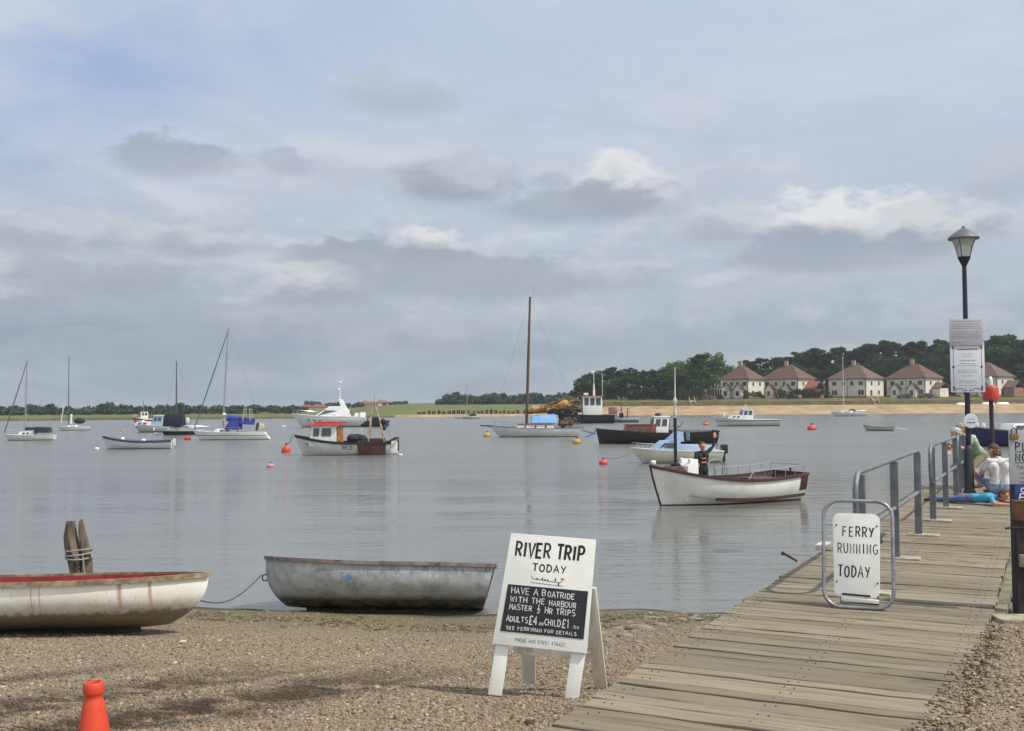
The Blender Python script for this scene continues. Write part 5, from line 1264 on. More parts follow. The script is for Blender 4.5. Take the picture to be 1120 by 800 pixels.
# ---- black clinker boat with varnished cabin
def black_boat():
    p=wpos(717,486); L=128/F*p.y*1.05
    hm=mat('black_clinker',(34,33,35),(44,43,44),scale=2,rough=.45,zline=[(.05,(104,92,78)),(.0,(40,36,34))],fn=lambda t,P,c: t.mix(t.ss(t.n('ShaderNodeTexWave',{'Vector':P,'Scale':1.6,'Distortion':.2},wave_type='BANDS',bands_direction='Z').outputs['Fac'],.8,1.0),c,(.004,.004,.004,1)))
    b=Boat('motor_launch',p+Vector((.2,1.0,0)),180+4,'black hulled boat with a varnished cabin and a white wheelhouse behind the cabin cruiser',L,2.4,1.15,.80,.92,draft=.4,rake=.3,tr=.72,p=2.4,fine=2.6)
    b.hull(hm); b.deck(m_vnavy,-.10,.04); b.gunwale(mat('black_rail',(30,28,28),rough=.5),.09,.10)
    dk=.72
    b.cabin(m_varn,.15,2.55,.74,.52,dk-.06,1.42,fr=.25,ar=.0,win=((.12,.3,.45,.8),(.4,.58,.45,.8),(.68,.84,.45,.8)),roof=m_varn)
    b.cabin(m_winframe,-.75,.50,.74,.70,dk-.06,2.0,fr=.28,ar=-.1,win=((.12,.44,.5,.88),(.55,.88,.5,.88)),roof=m_winframe,name='wheelhouse',front=True)
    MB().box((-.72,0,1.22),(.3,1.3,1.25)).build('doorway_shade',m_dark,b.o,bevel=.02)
    rk=MB(); 
    for y in (-.4,0,.4): rk.ell((-.15+y*.3,y,2.17),(.22,.16,.12))
    rk.build('roof_gear',m_dark,b.o)
    MB().tube([(.25,.2,1.85),(.25,.2,2.35)],.025,seg=6).ell((.25,.2,2.38),.05).build('lamp_mast',m_winframe,b.o)
    MB().tube([(-1.4,.2,1.0),(-2.0,.3,1.62)],.03,seg=6).build('crutch',m_varn,b.o)
    MB().hexa([(-L/2+.4,-.75,.80),(-1.0,-.9,.74),(-1.0,.9,.74),(-L/2+.4,.75,.80)],[(-L/2+.5,-.6,.98),(-1.1,-.55,1.0),(-1.1,.55,1.0),(-L/2+.5,.6,.98)]).build('tarpaulin',mat('grey_tarp',(84,86,90),(64,66,72),scale=3,rough=.8,bump=.02),b.o,bevel=.05)
    bl=mat('blue_rope',(64,112,160),(50,92,140),scale=8,rough=.9)
    q=b.P(.99,1,1); MB().tube([q+Vector((.02,0,-.05)),q+Vector((.35,.1,-.35)),q+Vector((.9,.3,-.6))],.05,seg=6).build('blue_fender_rope',bl,b.o)
black_boat()
# ---- classic white yacht with a bundled tan sail
def classic():
    p=wpos(585,478.5); L=104/F*p.y
    hm=painted('classic_white',(214,216,214),(40,42,44),.06,rough=.4)
    b=Boat('classic_yacht',p+Vector((.2,1.2,0)),180+1,'classic white yacht with a tall brown mast, bundled tan sail and pale blue cover',L,2.7,1.08,.80,.86,draft=.5,rake=1.2,tr=.35,p=2.0,fine=2.3,trake=1.0)
    b.hull(hm); b.deck(m_varn,-.04,.02); b.gunwale(mat('blue_grey_rail',(92,112,130),rough=.5),.05,.05)
    b.cabin(m_gel,-1.6,2.0,.85,.6,.75,1.16,fr=.3,ar=.1,win=((.2,.25,.3,.8),(.48,.53,.3,.8),(.76,.81,.3,.8)),roof=m_varn,wname='porthole')
    mz=.8; H=(478.5-324)/F*p.y-mz
    mw=mat('mast_wood',(96,70,56),(74,54,46),scale=3,rough=.5,stretch=(4,4,.3))
    k,top=b.mast(mw,.95,mz,H,r=.14,rk=.035,spread=(.56,.93))
    MB().tube([top,top+Vector((-.02,0,.7))],.03,seg=6).build('topmast_staff',m_winframe,k)
    bs=MB().tube([(L/2-.4,0,1.02),(L/2+.9,0,1.10)],[.09,.06],seg=8).build('bowsprit',mw,b.o,smooth=True)
    sl_=mat('tan_sail',(182,146,98),(150,114,70),scale=1.6,rough=.95,bump=.05,bscale=3,dirt=(96,72,44),dscale=2)
    # the boom with the sail stowed along it, fuller towards its end, and the gaff above
    MB().tube([(.8,0,2.2),(-4.3,0,2.6)],.09,seg=8).build('boom',mw,b.o,smooth=True)
    g=random.Random(4); mb=MB(); pts=[];rs=[]
    for i in range(26):
        u=i/25; x=.75-3.9*u; r=.26+.06*math.sin(u*9)+.16*sst(u,.55,.9)-.22*sst(u,.9,1.0); pts.append((x,g.uniform(-.04,.04),2.42+.55*u*1.0+r*.25)); rs.append(max(.12,r*g.uniform(.88,1.08)))
    mb.tube(pts,rs,seg=14); 
    for i in range(34): u=g.random()**.6; mb.ell((.4-3.6*u,g.uniform(-.3,.3),2.42+.45*u+g.uniform(-.15,.15+.35*u)),(g.uniform(.35,.75),g.uniform(.06,.14),g.uniform(.05,.11)),rotm(0,g.uniform(-15,25),g.uniform(-8,8)),seg=10,rings=7)
    mb.v=[tuple(Vector(v)+mnoise.noise_vector(Vector(v)*2.6)*.06+mnoise.noise_vector(Vector(v)*7)*.04) for v in mb.v]; sail=mb.build('stowed_sail',sl_,b.o,smooth=True)
    gr=mat('olive_sail_cover',(104,100,66),(78,76,50),scale=2,rough=.95,bump=.04)
    mb=MB()
    for i in range(30): u=g.random(); mb.ell((-1.2-2.6*u,g.uniform(-.2,.2),2.85+.62*math.sin(u*2.4)+g.uniform(-.12,.12)),(g.uniform(.25,.5),.16,g.uniform(.07,.16)),rotm(0,g.uniform(5,25),0),seg=10,rings=7)
    mb.v=[tuple(Vector(v)+mnoise.noise_vector(Vector(v)*4)*.09) for v in mb.v]; mb.build('gaff_bundle',gr,b.o,smooth=True)
    tie=MB()
    for x in (-.5,-1.4,-2.2,-2.9): tie.tube([(x+.03*math.cos(a),.42*math.cos(a),2.6-.1*(x)+.42*math.sin(a)) for a in [i*math.pi/6 for i in range(12)]],.03,seg=5,closed=True)
    tie.build('sail_tie',m_varn,sail)
    mb=MB().hexa([(-1.9,-.95,1.3),(.55,-.8,1.32),(.55,.8,1.32),(-1.9,.95,1.3)],[(-1.7,-.25,2.12),(.4,-.2,1.98),(.4,.2,1.98),(-1.7,.25,2.12)]); mb.build('blue_cover',mat('pale_blue_tarp',(128,172,212),(108,152,196),scale=2,rough=.7,bump=.03),b.o,bevel=.08)
    mb=MB()
    for i in range(14): mb.ell((-2.2-g.random()*1.4,g.uniform(-.5,.5),1.1+g.uniform(0,.45)),(g.uniform(.2,.4),g.uniform(.2,.3),g.uniform(.15,.3)),seg=9,rings=6)
    mb.build('cockpit_gear',mat('brown_gear',(98,74,56),(70,54,44),scale=3,rough=.9),b.o,smooth=True)
    b.rails(m_wire,.05,.95,.45,9,r=.012)
    q=b.P(.0,1,1); MB().tube([(-L/2+.3,0,.7),(-L/2-.5,.1,.4),(-L/2-1.1,.1,.25)],.06,seg=6).build('blue_warp',mat('blue_rope',(64,112,160)),b.o)
classic()
# ---- fishing boat with the red wheelhouse roof
def fishing():
    p=wpos(372,498.5); L=105/F*p.y
    rust=(150,112,70)
    hm=mat('fishing_white',(214,216,212),(196,198,194),scale=1.5,rough=.45,zline=[(.02,(48,44,42))],dirt=rust,dscale=1.4,dlo=.62,dhi=.82)
    b=Boat('fishing_boat',p+Vector((0,1.1,0)),180+5,'white fishing boat with a red wheelhouse roof and a rusty stern gantry',L,2.3,1.18,.72,.72,draft=.4,rake=.55,tr=.85,p=2.4,fine=2.4)
    b.hull(hm); b.deck(mat('grey_deck',(128,126,120),(104,100,94),scale=3,rough=.8),-.16,.05); b.gunwale(mat('black_rail',(30,28,28)),.10,.15)
    red=mat('red_roof',(184,48,44),(160,42,40),scale=3,rough=.5)
    b.cabin(m_gel,.35,2.0,.78,.66,.55,1.82,fr=.12,ar=.0,win=((.12,.34,.48,.86),(.44,.80,.48,.86)),roof=red,name='wheelhouse',front=True,ov=.22)
    MB().bar((-.2,.0,1.98),(1.7,.0,1.98),.9,.1).build('roof_hatch',red,b.o,bevel=.02)
    MB().box((.18,-.1,1.1),(.3,1.3,1.15)).build('orange_oilskins',mat('orange_brown',(182,122,52),(130,84,40),scale=3,rough=.8),b.o,bevel=.05)
    g=random.Random(2); mb=MB()
    for i in range(9): mb.ell((-.5-g.random()*.7,g.uniform(-.6,.6),.85+g.uniform(0,.25)),(.3,.3,.24),seg=10,rings=6)
    mb.build('net_heap',mat('dark_net',(38,40,48),(52,50,56),scale=8,rough=.95),b.o,smooth=True)
    # gantry: A frame legs with a cross beam and blocks
    gm=mat('gantry_paint',(172,160,132),(128,92,62),scale=4,rough=.7)
    ga=MB()
    for y in (-.75,.75): ga.tube([(-1.55,y,.6),(-1.75,y*.75,2.5),(-1.9,y*.35,3.05)],.05,seg=8); ga.tube([(-2.55,y,.6),(-2.25,y*.8,2.1),(-1.95,y*.4,3.0)],.045,seg=8)
    ga.tube([(-1.75,-.6,2.45),(-1.75,.6,2.45)],.05,seg=8); ga.tube([(-2.05,-.6,2.5),(-2.05,.6,2.5)],.05,seg=8); ga.tube([(-1.92,0,2.9),(-1.92,0,3.6)],.03,seg=6)
    ga=ga.build('gantry',gm,b.o,smooth=True)
    MB().ell((-2.45,.1,2.0),(.16,.1,.2)).ell((-2.5,-.3,1.6),(.1,.1,.16)).build('pulley',m_dark,ga,smooth=True)
    MB().tube([(-2.0,0,2.9),(-3.0,0,.9)],.012,seg=5).tube([(1.2,0,1.95),(-1.9,0,3.0)],.01,seg=5).build('gantry_wire',m_wire,ga)
    rustm=mat('rust_steel',(84,44,36),(54,36,34),scale=3,rough=.9)
    for sd in (-1,1): MB().hexa([(-2.6,sd*1.0-.03,.02),(-1.0,sd*1.17-.03,.02),(-1.0,sd*1.17+.03,.02),(-2.6,sd*1.0+.03,.02)],[(-2.65,sd*1.0-.03,.78),(-.9,sd*1.2-.03,.86),(-.9,sd*1.2+.03,.86),(-2.65,sd*1.0+.03,.78)]).build('trawl_door',rustm,b.o,bevel=.02)
    MB().box((-2.0,0,.85),(1.1,1.5,.25)).build('rust_tray',rustm,b.o,bevel=.03)
    MB().box((-L/2-.22,-.1,.42),(.42,.9,.72)).build('engine_cover',m_gel,b.o,bevel=.06); MB().box((-L/2-.46,-.1,.55),(.1,.5,.7)).build('outboard',m_dark,b.o,bevel=.03); MB().tube([(-L/2+.1,-.6,.8),(-L/2-.3,-.5,1.0),(-L/2-.5,.5,1.0),(-L/2+.1,.7,.8)],.05,seg=6).build('stern_hoop',m_dark,b.o)
    # registration painted aft and small mark on the bow
    for txt,u,w,h,t in (('IH121',.50,.75,.24,.70),('IH',.9,.22,.13,.72)):
        a=b.P(u,t,1); a2=b.P(u-.08,t,1); up=(b.P(u,t+.1,1)-a).normalized(); ax=(a2-a).normalized(); n=ax.cross(up).normalized(); up=n.cross(ax)
        M4=Matrix((ax,up,n)).transposed().to_4x4(); M4.translation=a+n*.012
        tx=MB(); lettering(tx,txt,0,0,h,M4,.035,wid=w,gap=.25,jit=0); tx.build('registration',m_ink,b.h)
        a=b.P(u-.13,t,-1); a2=b.P(u,t,-1); up=(b.P(u,t+.1,-1)-a).normalized(); ax=(a2-a).normalized(); n=ax.cross(up).normalized(); up=n.cross(ax)
    return b
FISH=fishing()
# ---- motor yacht behind it
def motor_yacht():
    p=wpos(352,467.5); L=82/F*p.y
    b=Boat('motor_yacht',p+Vector((.8,1.6,0)),180+8,'white motor yacht with a raked radar arch and dark windows behind the fishing boat',L,4.0,2.0,1.5,1.3,draft=.5,rake=1.7,tr=.9,p=2.1,fine=2.3)
    b.hull(painted('motor_yacht_white',(226,228,228),(52,54,60),.08,rough=.25)); b.deck(m_gel,-.03,.03); b.gunwale(m_gel,.07,.08)
    for u in (.62,.70,.78):
        q=b.P(u,.72,1); MB().ell((q.x,q.y+.01,q.z),(.20,.03,.10)).build('porthole',m_dark,b.o,smooth=True); q=b.P(u,.72,-1); MB().ell((q.x,q.y-.01,q.z),(.20,.03,.10)).build('porthole',m_dark,b.o,smooth=True)
    b.cabin(m_gel,-2.9,2.6,1.55,.9,1.35,2.5,fr=2.0,ar=.0,win=((.08,.60,.25,.85),),name='saloon')
    b.cabin(m_gel,-2.2,.7,1.3,1.0,2.45,3.0,fr=.7,ar=.2,name='flybridge')
    ws=MB().hexa([(.35,-1.0,2.95),(.5,-.95,2.95),(.5,.95,2.95),(.35,1.0,2.95)],[(-.25,-.9,3.45),(-.2,-.88,3.45),(-.2,.88,3.45),(-.25,.9,3.45)]).build('flybridge_screen',m_glass,b.o)
    ar=MB()
    for y in (-1.15,1.15): ar.hexa([(-3.2,y-.12,1.4),(-2.2,y-.12,1.4),(-2.2,y+.12,1.4),(-3.2,y+.12,1.4)],[(-1.95,y*.9-.1,3.9),(-1.3,y*.9-.1,3.9),(-1.3,y*.9+.1,3.9),(-1.95,y*.9+.1,3.9)])
    ar.bar((-1.9,0,3.9),(-1.25,0,3.9),2.2,.16); ar=ar.build('radar_arch',m_gel,b.o,bevel=.04)
    MB().tube([(-1.5,0,3.9),(-1.5,0,6.3)],[.09,.06],seg=8).lathe([(.3,6.35),(.32,6.5),(.1,6.6)],(-1.5,0,0),seg=14).lathe([(.26,5.3),(.28,5.45),(.1,5.55)],(-1.35,0,0),seg=12).build('mast',m_gel,ar,smooth=True)
    b.rails(m_chrome,.45,.99,.6,8,r=.02)
    MB().box((-L/2+.6,0,1.7),(.9,2.2,.7)).build('tender',m_gel,b.o,bevel=.15)
motor_yacht()
def workboat():
    p=wpos(398,467); L=52/F*p.y
    b=Boat('work_boat',p+Vector((0,.8,0)),180-3,'low dark workboat with blue drums and a white tank, seen behind the fishing boat gantry',L,2.6,.95,.75,.85,draft=.3,rake=.5,tr=.9,p=2.6)
    b.hull(painted('workboat_dark',(50,56,64),(36,36,38),.05,rough=.6)); b.deck(mat('grey_deck',(128,126,120)),-.1,.04); b.gunwale(mat('black_rail',(30,28,28)),.12,.12)
    dr=mat('blue_drum',(52,66,100),rough=.5)
    for x,y in ((-.3,.2),(.35,-.3),(.1,.5)): MB().lathe([(.28,.7),(.3,.75),(.29,1.05),(.3,1.3),(.27,1.45)],(x,y,0),seg=14).build('drum',dr,b.o,smooth=True)
    MB().lathe([(.3,.7),(.38,.85),(.38,1.7),(.2,1.95),(0,2.0)],(1.2,0,0),seg=14).build('tank',m_gel,b.o,smooth=True)
    MB().box((-1.6,0,1.05),(1.1,1.4,.6)).build('net_bin',m_vnavy,b.o,bevel=.05)
    MB().bar((2.0,0,.8),(1.9,0,2.4),.12,.12).bar((1.9,-.6,2.3),(1.9,.6,2.3),.1,.1).build('post',mat('orange_brown',(182,122,52)),b.o)
workboat()
# ---- main yacht on the left, blue covers
def yacht(name,label,px,py,Lpx,mastpx,masttop,hullm,heel=0,a=5,bow=.95,mid=.78,st=.82,rk=.02,mm=None,cab=True,boom=None,furl=False,stays=True,B=None,tr=.62,trk=-.35,r=None,cabz=.38,win=((.25,.42,.3,.75),(.5,.67,.3,.75)),mastz=None):
    p=wpos(px,py); L=Lpx/F*p.y*1.02; B=B or L*.31; k=L/7.5
    b=Boat(name,p+Vector((.0,B*.4,0)),180+a,label,L,B,bow*k,mid*k,st*k,draft=.4,rake=.9*k,tr=tr,p=2.1,fine=2.1,trake=trk*k,cat='yacht',rx=0)
    b.hull(hullm); b.deck(m_gel,-.03,.02); b.gunwale(m_gel,.05,.05)
    if cab: b.cabin(m_gel,-.12*L,.22*L,.28*B,.2*B,mid*k*.94,(mid+cabz)*k,fr=.35*k,ar=.0,win=win)
    x=(mastpx-px)/F*p.y*-1; H=(py-masttop)/F*p.y-mid*k
    kk,top=b.mast(mm or m_alu,x,mid*k,H,r=r or .06*max(1,k),rk=rk,spread=(.55,) if H>6 else (),stays=stays)
    if furl: f=b.P(.985,1,1); f.y=0; MB().tube([f+Vector((0,0,.15)),f.lerp(top,.5),top-Vector((0,0,.2))],[.05,.055,.03],seg=7).build('furled_jib',mat('dark_furl',(92,98,108),(76,82,92),scale=4,rough=.9),b.o,smooth=True)
    if boom:
        bm_,l,z=boom; MB().tube([(x-.05,0,z*k),(x-l,0,z*k+.06)],.05,seg=7).build('boom',m_alu,b.o)
        pts=[(x-.05-i*l/8,0,z*k+.14) for i in range(9)]; MB().tube(pts,[.24*k*(1-.07*i) for i in range(9)],seg=9).build('sail_cover',bm_,b.o,smooth=True)
    return b,k,L,B
b,k,L,B=yacht('sailing_yacht','white yacht with bright blue canopy and covers and a dark furled jib',248,481.5,76,241,359,painted('yacht_white',(224,226,226),(54,66,60),.04,stripe=(.36,.07,(120,86,84)),rough=.3),a=5,rk=.05,furl=True,tr=.66,trk=-.9,bow=1.0,mid=.8,st=.78)
cm=mat('bright_blue_canvas',(44,62,140),(36,50,116),scale=2.5,rough=.85,bump=.02)
MB().hexa([(-1.1,-.85,.95),(.35,-.75,.98),(.35,.75,.98),(-1.1,.85,.95)],[(-1.0,-.65,1.75),(-.15,-.55,1.8),(-.15,.55,1.8),(-1.0,.65,1.75)]).build('sprayhood',cm,b.o,bevel=.08)
MB().tube([(.2,0,1.95),(-1.0,0,1.85),(-2.3,0,1.75)],[.30,.26,.14],seg=10).build('sail_cover',cm,b.o,smooth=True)
MB().hexa([(-2.2,-.85,1.35),(-1.1,-.85,1.4),(-1.1,.85,1.4),(-2.2,.85,1.35)],[(-2.15,-.75,1.7),(-1.1,-.75,1.75),(-1.1,.75,1.75),(-2.15,.75,1.7)]).build('dodger',cm,b.o,bevel=.05)
MB().tube([(-1.3,-.7,1.6),(-1.45,-.6,2.75),(-1.45,.6,2.75),(-1.3,.7,1.6)],.04,seg=6).tube([(-2.0,-.7,1.6),(-1.9,-.6,2.75),(-1.9,.6,2.75),(-2.0,.7,1.6)],.035,seg=6).build('stern_gantry',mat('pale_frame',(180,178,150),rough=.5),b.o,smooth=True)
MB().ell((.45,0,2.3),(.2,.2,.14)).tube([(.45,0,1.2),(.45,0,2.3)],.03,seg=6).build('radar_dome',m_gel,b.o,smooth=True)
MB().box((-L/2+.35,.2,1.25),(.18,.3,.55)).box((-L/2+.2,-.3,1.2),(.16,.35,.4)).build('stern_gear',mat('cream_gear',(206,196,156),rough=.7),b.o,bevel=.04); MB().tube([(-L/2+.8,-.2,.8),(-L/2+.65,-.2,1.5)],.12,seg=7).build('outboard_cover',m_vnavy,b.o,smooth=True)
b.rails(m_chrome,.03,.97,.45,9,r=.014)
# navy hulled yacht with dark canopy
b,k,L,B=yacht('sailing_yacht','navy hulled yacht with a dark blue wheelhouse canopy, just left of the blue covered yacht',197,476,44,191,396,painted('navy_hull',(30,32,48),(70,40,44),.12,stripe=(.42,.06,(190,190,196)),rough=.3),a=4,mm=m_dkmast,rk=.0,tr=.7,trk=-.1,cab=False,r=.07)
b.cabin(m_gel,-1.4,1.4,.6,.4,.7,1.0,fr=.4,ar=.0,win=((.2,.45,.3,.8),(.55,.8,.3,.8)))
MB().hexa([(-.3,-.85,.95),(1.9,-.75,.95),(1.9,.75,.95),(-.3,.85,.95)],[(-.2,-.75,2.25),(1.7,-.65,2.3),(1.7,.65,2.3),(-.2,.75,2.25)]).build('canopy',m_vnavy,b.o,bevel=.12); MB().box((-.62,0,1.6),(.3,.5,.5)).build('white_locker',m_gel,b.o,bevel=.05)
b.rails(m_chrome,.03,.97,.4,8,r=.016)
# small sloops far left
b,k,L,B=yacht('sailing_yacht','small white sloop with dark covered cockpit at the far left of the moorings',29,482,53,24.5,394,painted('sloop_white',(216,218,212),(84,84,74),.06),a=6,rk=.015,furl=True,tr=.7,trk=.0,cabz=.55,bow=.95,mid=.8,st=.75,boom=(mat('dark_green_cover',(34,44,50),rough=.9),2.2,1.55))
MB().hexa([(-1.9,-.65,.7),(-.6,-.7,.7),(-.6,.7,.7),(-1.9,.65,.7)],[(-1.8,-.55,1.2),(-.6,-.6,1.25),(-.6,.6,1.25),(-1.8,.55,1.2)]).build('cockpit_cover',mat('dark_green_cover',(34,44,50)),b.o,bevel=.06); b.rails(m_chrome,.03,.97,.4,7,r=.014)
b,k,L,B=yacht('sailing_yacht','white sloop with a dark mast and broad pale stern near the marsh bank',79,471,32,73.5,391,painted('sloop_pale',(198,204,202),(80,88,84),.06),a=28,rk=.0,mm=m_dkmast,tr=.8,trk=-.5,stays=False,bow=1.05,mid=.9,st=.85)
MB().ell((-.7,0,1.25),(.75,.6,.4)).build('cockpit_tent',m_vnavy,b.o,smooth=True); MB().tube([(1.6,0,1.0),(1.25,0,3.6)],.07,seg=6).build('furled_jib',mat('pale_furl',(196,198,194),rough=.9),b.o,smooth=True); MB().tube([(0.35,0,.9),(.32,0,2.2)],.13,seg=8).build('mast_cover',m_gel,b.o,smooth=True)
# white cabin boat
def cabin_boat():
    p=wpos(163,473.2); L=37/F*p.y
    b=Boat('cabin_boat',p+Vector((0,.7,0)),180+5,'white cabin motor boat with pale wheelhouse, moored left of the navy yacht',L,2.1,1.15,.85,.85,draft=.3,rake=.7,tr=.85,p=2.2)
    b.hull(painted('cabin_boat_white',(196,202,198),(50,56,54),.08)); b.deck(m_gel,-.03,.02); b.gunwale(m_gel,.06,.06)
    b.cabin(m_gel,-.2,1.9,.8,.5,.8,1.3,fr=.35,ar=0,win=((.15,.38,.3,.75),(.48,.7,.3,.75)))
    b.cabin(mat('pale_blue_paint',(150,180,206)),-1.5,-.1,.82,.8,.8,1.95,fr=.4,ar=.0,win=((.12,.45,.5,.88),(.55,.9,.5,.88)),roof=m_gel,name='wheelhouse',front=True)
    b.rails(m_chrome,.5,.98,.4,6,r=.014); fender(b,.35,-1,m_gel); fender(b,.35,1,m_gel)
cabin_boat()
def red_boat():
    p=wpos(152,465.5); L=20/F*p.y*1.15
    b=Boat('fishing_boat',p+Vector((.4,1,0)),180+38,'red hulled fishing boat with a white wheelhouse, partly behind the white cabin boat',L,2.2,1.5,1.0,1.1,draft=.4,rake=.4,tr=.8,p=2.4)
    b.hull(painted('red_hull',(150,36,40),(60,30,30),.1,rough=.5)); b.deck(mat('grey_deck',(128,126,120)),-.1,.04); b.gunwale(m_gel,.1,.1)
    b.cabin(m_gel,-.6,.7,.6,.5,.9,2.3,fr=.15,ar=0,win=((.15,.45,.55,.88),(.55,.88,.55,.88)),roof=mat('red_roof',(184,48,44)),name='wheelhouse',front=True)
    MB().tube([(.0,0,2.3),(0,0,4.2)],.06,seg=7).build('mast',mat('orange_brown',(182,122,52)),b.o); MB().tube([(-1.3,-.6,1.0),(-1.5,-.5,2.8),(-1.5,.5,2.8),(-1.3,.6,1.0)],.05,seg=6).build('gantry',m_dark,b.o); MB().ell((1.4,0,1.6),(.4,.3,.25)).build('gear',mat('tan_sail',(176,140,96)),b.o)
red_boat()
def rowing_launch():
    p=wpos(147,491.5); L=75/F*p.y
    b=Boat('rowing_launch',p+Vector((0,.7,0)),180+6,'open white rowing launch with a navy top strake, on a small white buoy',L,1.75,.95,.58,.62,draft=.25,rake=.35,tr=.72,p=2.4,fine=2.4)
    b.hull(mat('launch_two_tone',(214,216,218),(204,208,212),scale=2,rough=.4,zline=[(.04,(38,44,52))])); b.inner(mat('grey_lining',(120,124,132),rough=.7),.04,.4); b.gunwale(mat('navy_strake',(44,54,92),rough=.5),.05,.14,.012,dz=-.06,transom=False)
    for u in (.25,.45,.65): q=b.P(u,.8,1); MB().box((q.x,0,q.z),(.22,q.y*2-.08,.04)).build('thwart',m_winframe,b.o)
    n=8; vs=[b.P(0,j/n,sd)+Vector((-.012,0,0)) for sd in (-1,1) for j in range(n+1)]; MB().add(vs,[(j,j+1,n+2+j,n+1+j) for j in range(n)]).build('transom',m_gel,b.o)
    MB().box((-L/2-.1,0,.45),(.16,.18,.5)).build('rudder',m_gel,b.o,bevel=.02)
    for u in (.42,.72): q=b.P(u,1,1); MB().ell((q.x,0,q.z+.03),(.15,.12,.12)).build('white_float',m_gel,b.o,smooth=True)
rowing_launch()
def far_dinghy():
    b,k,L,B=yacht('sailing_yacht','tiny pale blue hulled yacht in front of the groyne stumps, far out',515,458.3,20,511,419,painted('pale_blue_hull',(150,186,204),(120,150,168),.05),a=3,rk=-.01,mm=m_alu,r=.08,cab=False)
    MB().hexa([(-1.3,-.6,.6),(.6,-.5,.6),(.6,.5,.6),(-1.3,.6,.6)],[(-1.0,-.4,1.1),(.1,-.4,1.2),(.1,.4,1.2),(-1.0,.4,1.1)]).build('boom_tent',m_vnavy,b.o,bevel=.06)
    p=wpos(501,458); b=Boat('tender',p,175,'tiny white tender just left of the far pale blue yacht',1.9,1.0,.5,.42,.42,draft=.1,rake=.2,tr=.8); b.hull(m_gel); b.inner(m_gel,.03,.4); b.gunwale(m_gel,.04,.04)
far_dinghy()
# ---- white motor cruiser on the right
def motor_cruiser():
    p=wpos(818,466.3); L=73/F*p.y
    b=Boat('motor_cruiser',p+Vector((0,1.2,0)),180+5,'white wheelhouse motor cruiser with fenders, moored off the sand below the end house',L,2.6,1.25,.85,.85,draft=.4,rake=.7,tr=.85,p=2.3)
    b.hull(painted('motor_cruiser_white',(196,200,194),(52,58,58),.08,stripe=(.62,.10,(78,84,84)))); b.deck(m_gel,-.03,.03); b.gunwale(m_gel,.07,.07)
    b.cabin(m_gel,.6,2.6,.85,.5,.85,1.45,fr=.7,ar=0,win=((.15,.4,.35,.8),(.5,.72,.35,.8)),name='foreward_cabin')
    b.cabin(m_gel,-.75,.9,.95,.85,.8,2.15,fr=.45,ar=.0,win=((.1,.44,.5,.88),(.54,.9,.5,.88)),roof=m_gel,name='wheelhouse',front=True)
    MB().tube([(.0,0,2.2),(.0,0,2.9)],.04,seg=6).tube([(.3,.3,2.2),(.6,.3,2.6)],.03,seg=5).build('aerial',m_gel,b.o); MB().ell((2.9,0,1.5),(.16,.12,.28)).build('bow_fender',m_gel,b.o,smooth=True)
    for u in (.25,.42,.68): fender(b,u,-1,m_gel,.62)
    b.rails(m_chrome,.55,.98,.45,6,r=.016)
motor_cruiser()
# yacht off the beach
b,k,L,B=yacht('sailing_yacht','small white yacht with a tall pale mast moored off the sand below the houses',929,455.6,38,924.5,391,painted('small_yacht_white',(206,208,204),(70,74,80),.06),a=4,rk=-.005,mm=mat('pale_mast',(190,192,190),rough=.45),r=.09,cabz=.42,stays=True,tr=.7)
MB().ell((-1.0,0,1.25),(.8,.6,.4)).build('cockpit_tent',m_vnavy,b.o,smooth=True); b.rails(m_chrome,.03,.97,.4,6,r=.016); MB().box((-L/2-.05,0,.6),(.12,.5,.55)).build('rudder',m_gel,b.o,bevel=.02)
def grey_tender():
    p=wpos(962,471.5); L=33/F*p.y
    b=Boat('rowing_dinghy',p+Vector((0,.4,0)),180-2,'small grey rowing dinghy afloat between the red buoy and the jetty rail',L,1.3,.62,.42,.42,draft=.12,rake=.4,tr=.7,p=2.4)
    b.hull(painted('grey_tender',(176,180,178),(70,72,70),.04)); b.inner(mat('grey_lining',(120,124,132)),.035,.4); b.gunwale(mat('grey_rail',(120,124,124),rough=.6),.05,.05)
    for u in (.25,.55): q=b.P(u,.8,1); MB().box((q.x,0,q.z),(.2,q.y*2-.08,.03)).build('thwart',m_winframe,b.o)
    MB().tube([(-L/2-.2,.1,.3),(-L/2-1.4,.15,.12)],.03,seg=6).build('oar',m_gel,b.o)
grey_tender()
# navy boat behind the people
def blue_boat():
    p=wpos(1106,489); D=p.y
    b=Boat('motor_boat',p+Vector((1.6,1.4,0)),180+10,'navy hulled motor boat with a cream cabin behind the people at the jetty end',8.4,2.5,1.35,.95,.95,draft=.4,rake=.5,tr=.85,p=2.3)
    b.hull(painted('navy_motor_hull',(34,44,86),(36,40,48),.06,rough=.35)); b.deck(mat('cream_deck',(196,200,190),rough=.5),-.08,.03); b.gunwale(mat('grey_rail',(120,124,124)),.08,.08)
    b.cabin(mat('cream_cabin',(206,212,206),rough=.4),-.6,1.7,.95,.7,.85,1.5,fr=.5,ar=0,win=((.12,.4,.3,.8),(.5,.78,.3,.8)))
    b.cabin(mat('cream_cabin',(206,212,206)),-2.2,-.5,.95,.9,.85,2.2,fr=.5,ar=0,win=((.1,.42,.5,.88),(.54,.9,.5,.88)),roof=m_gel,name='wheelhouse',front=True)
    b.rails(m_chrome,.4,.98,.4,6,r=.015)
    for u in (.86,.92): q=b.P(u,1,1); MB().ell((q.x,0,q.z+.15),(.14,.14,.2)).build('bow_fender',m_gel,b.o,smooth=True)
blue_boat()
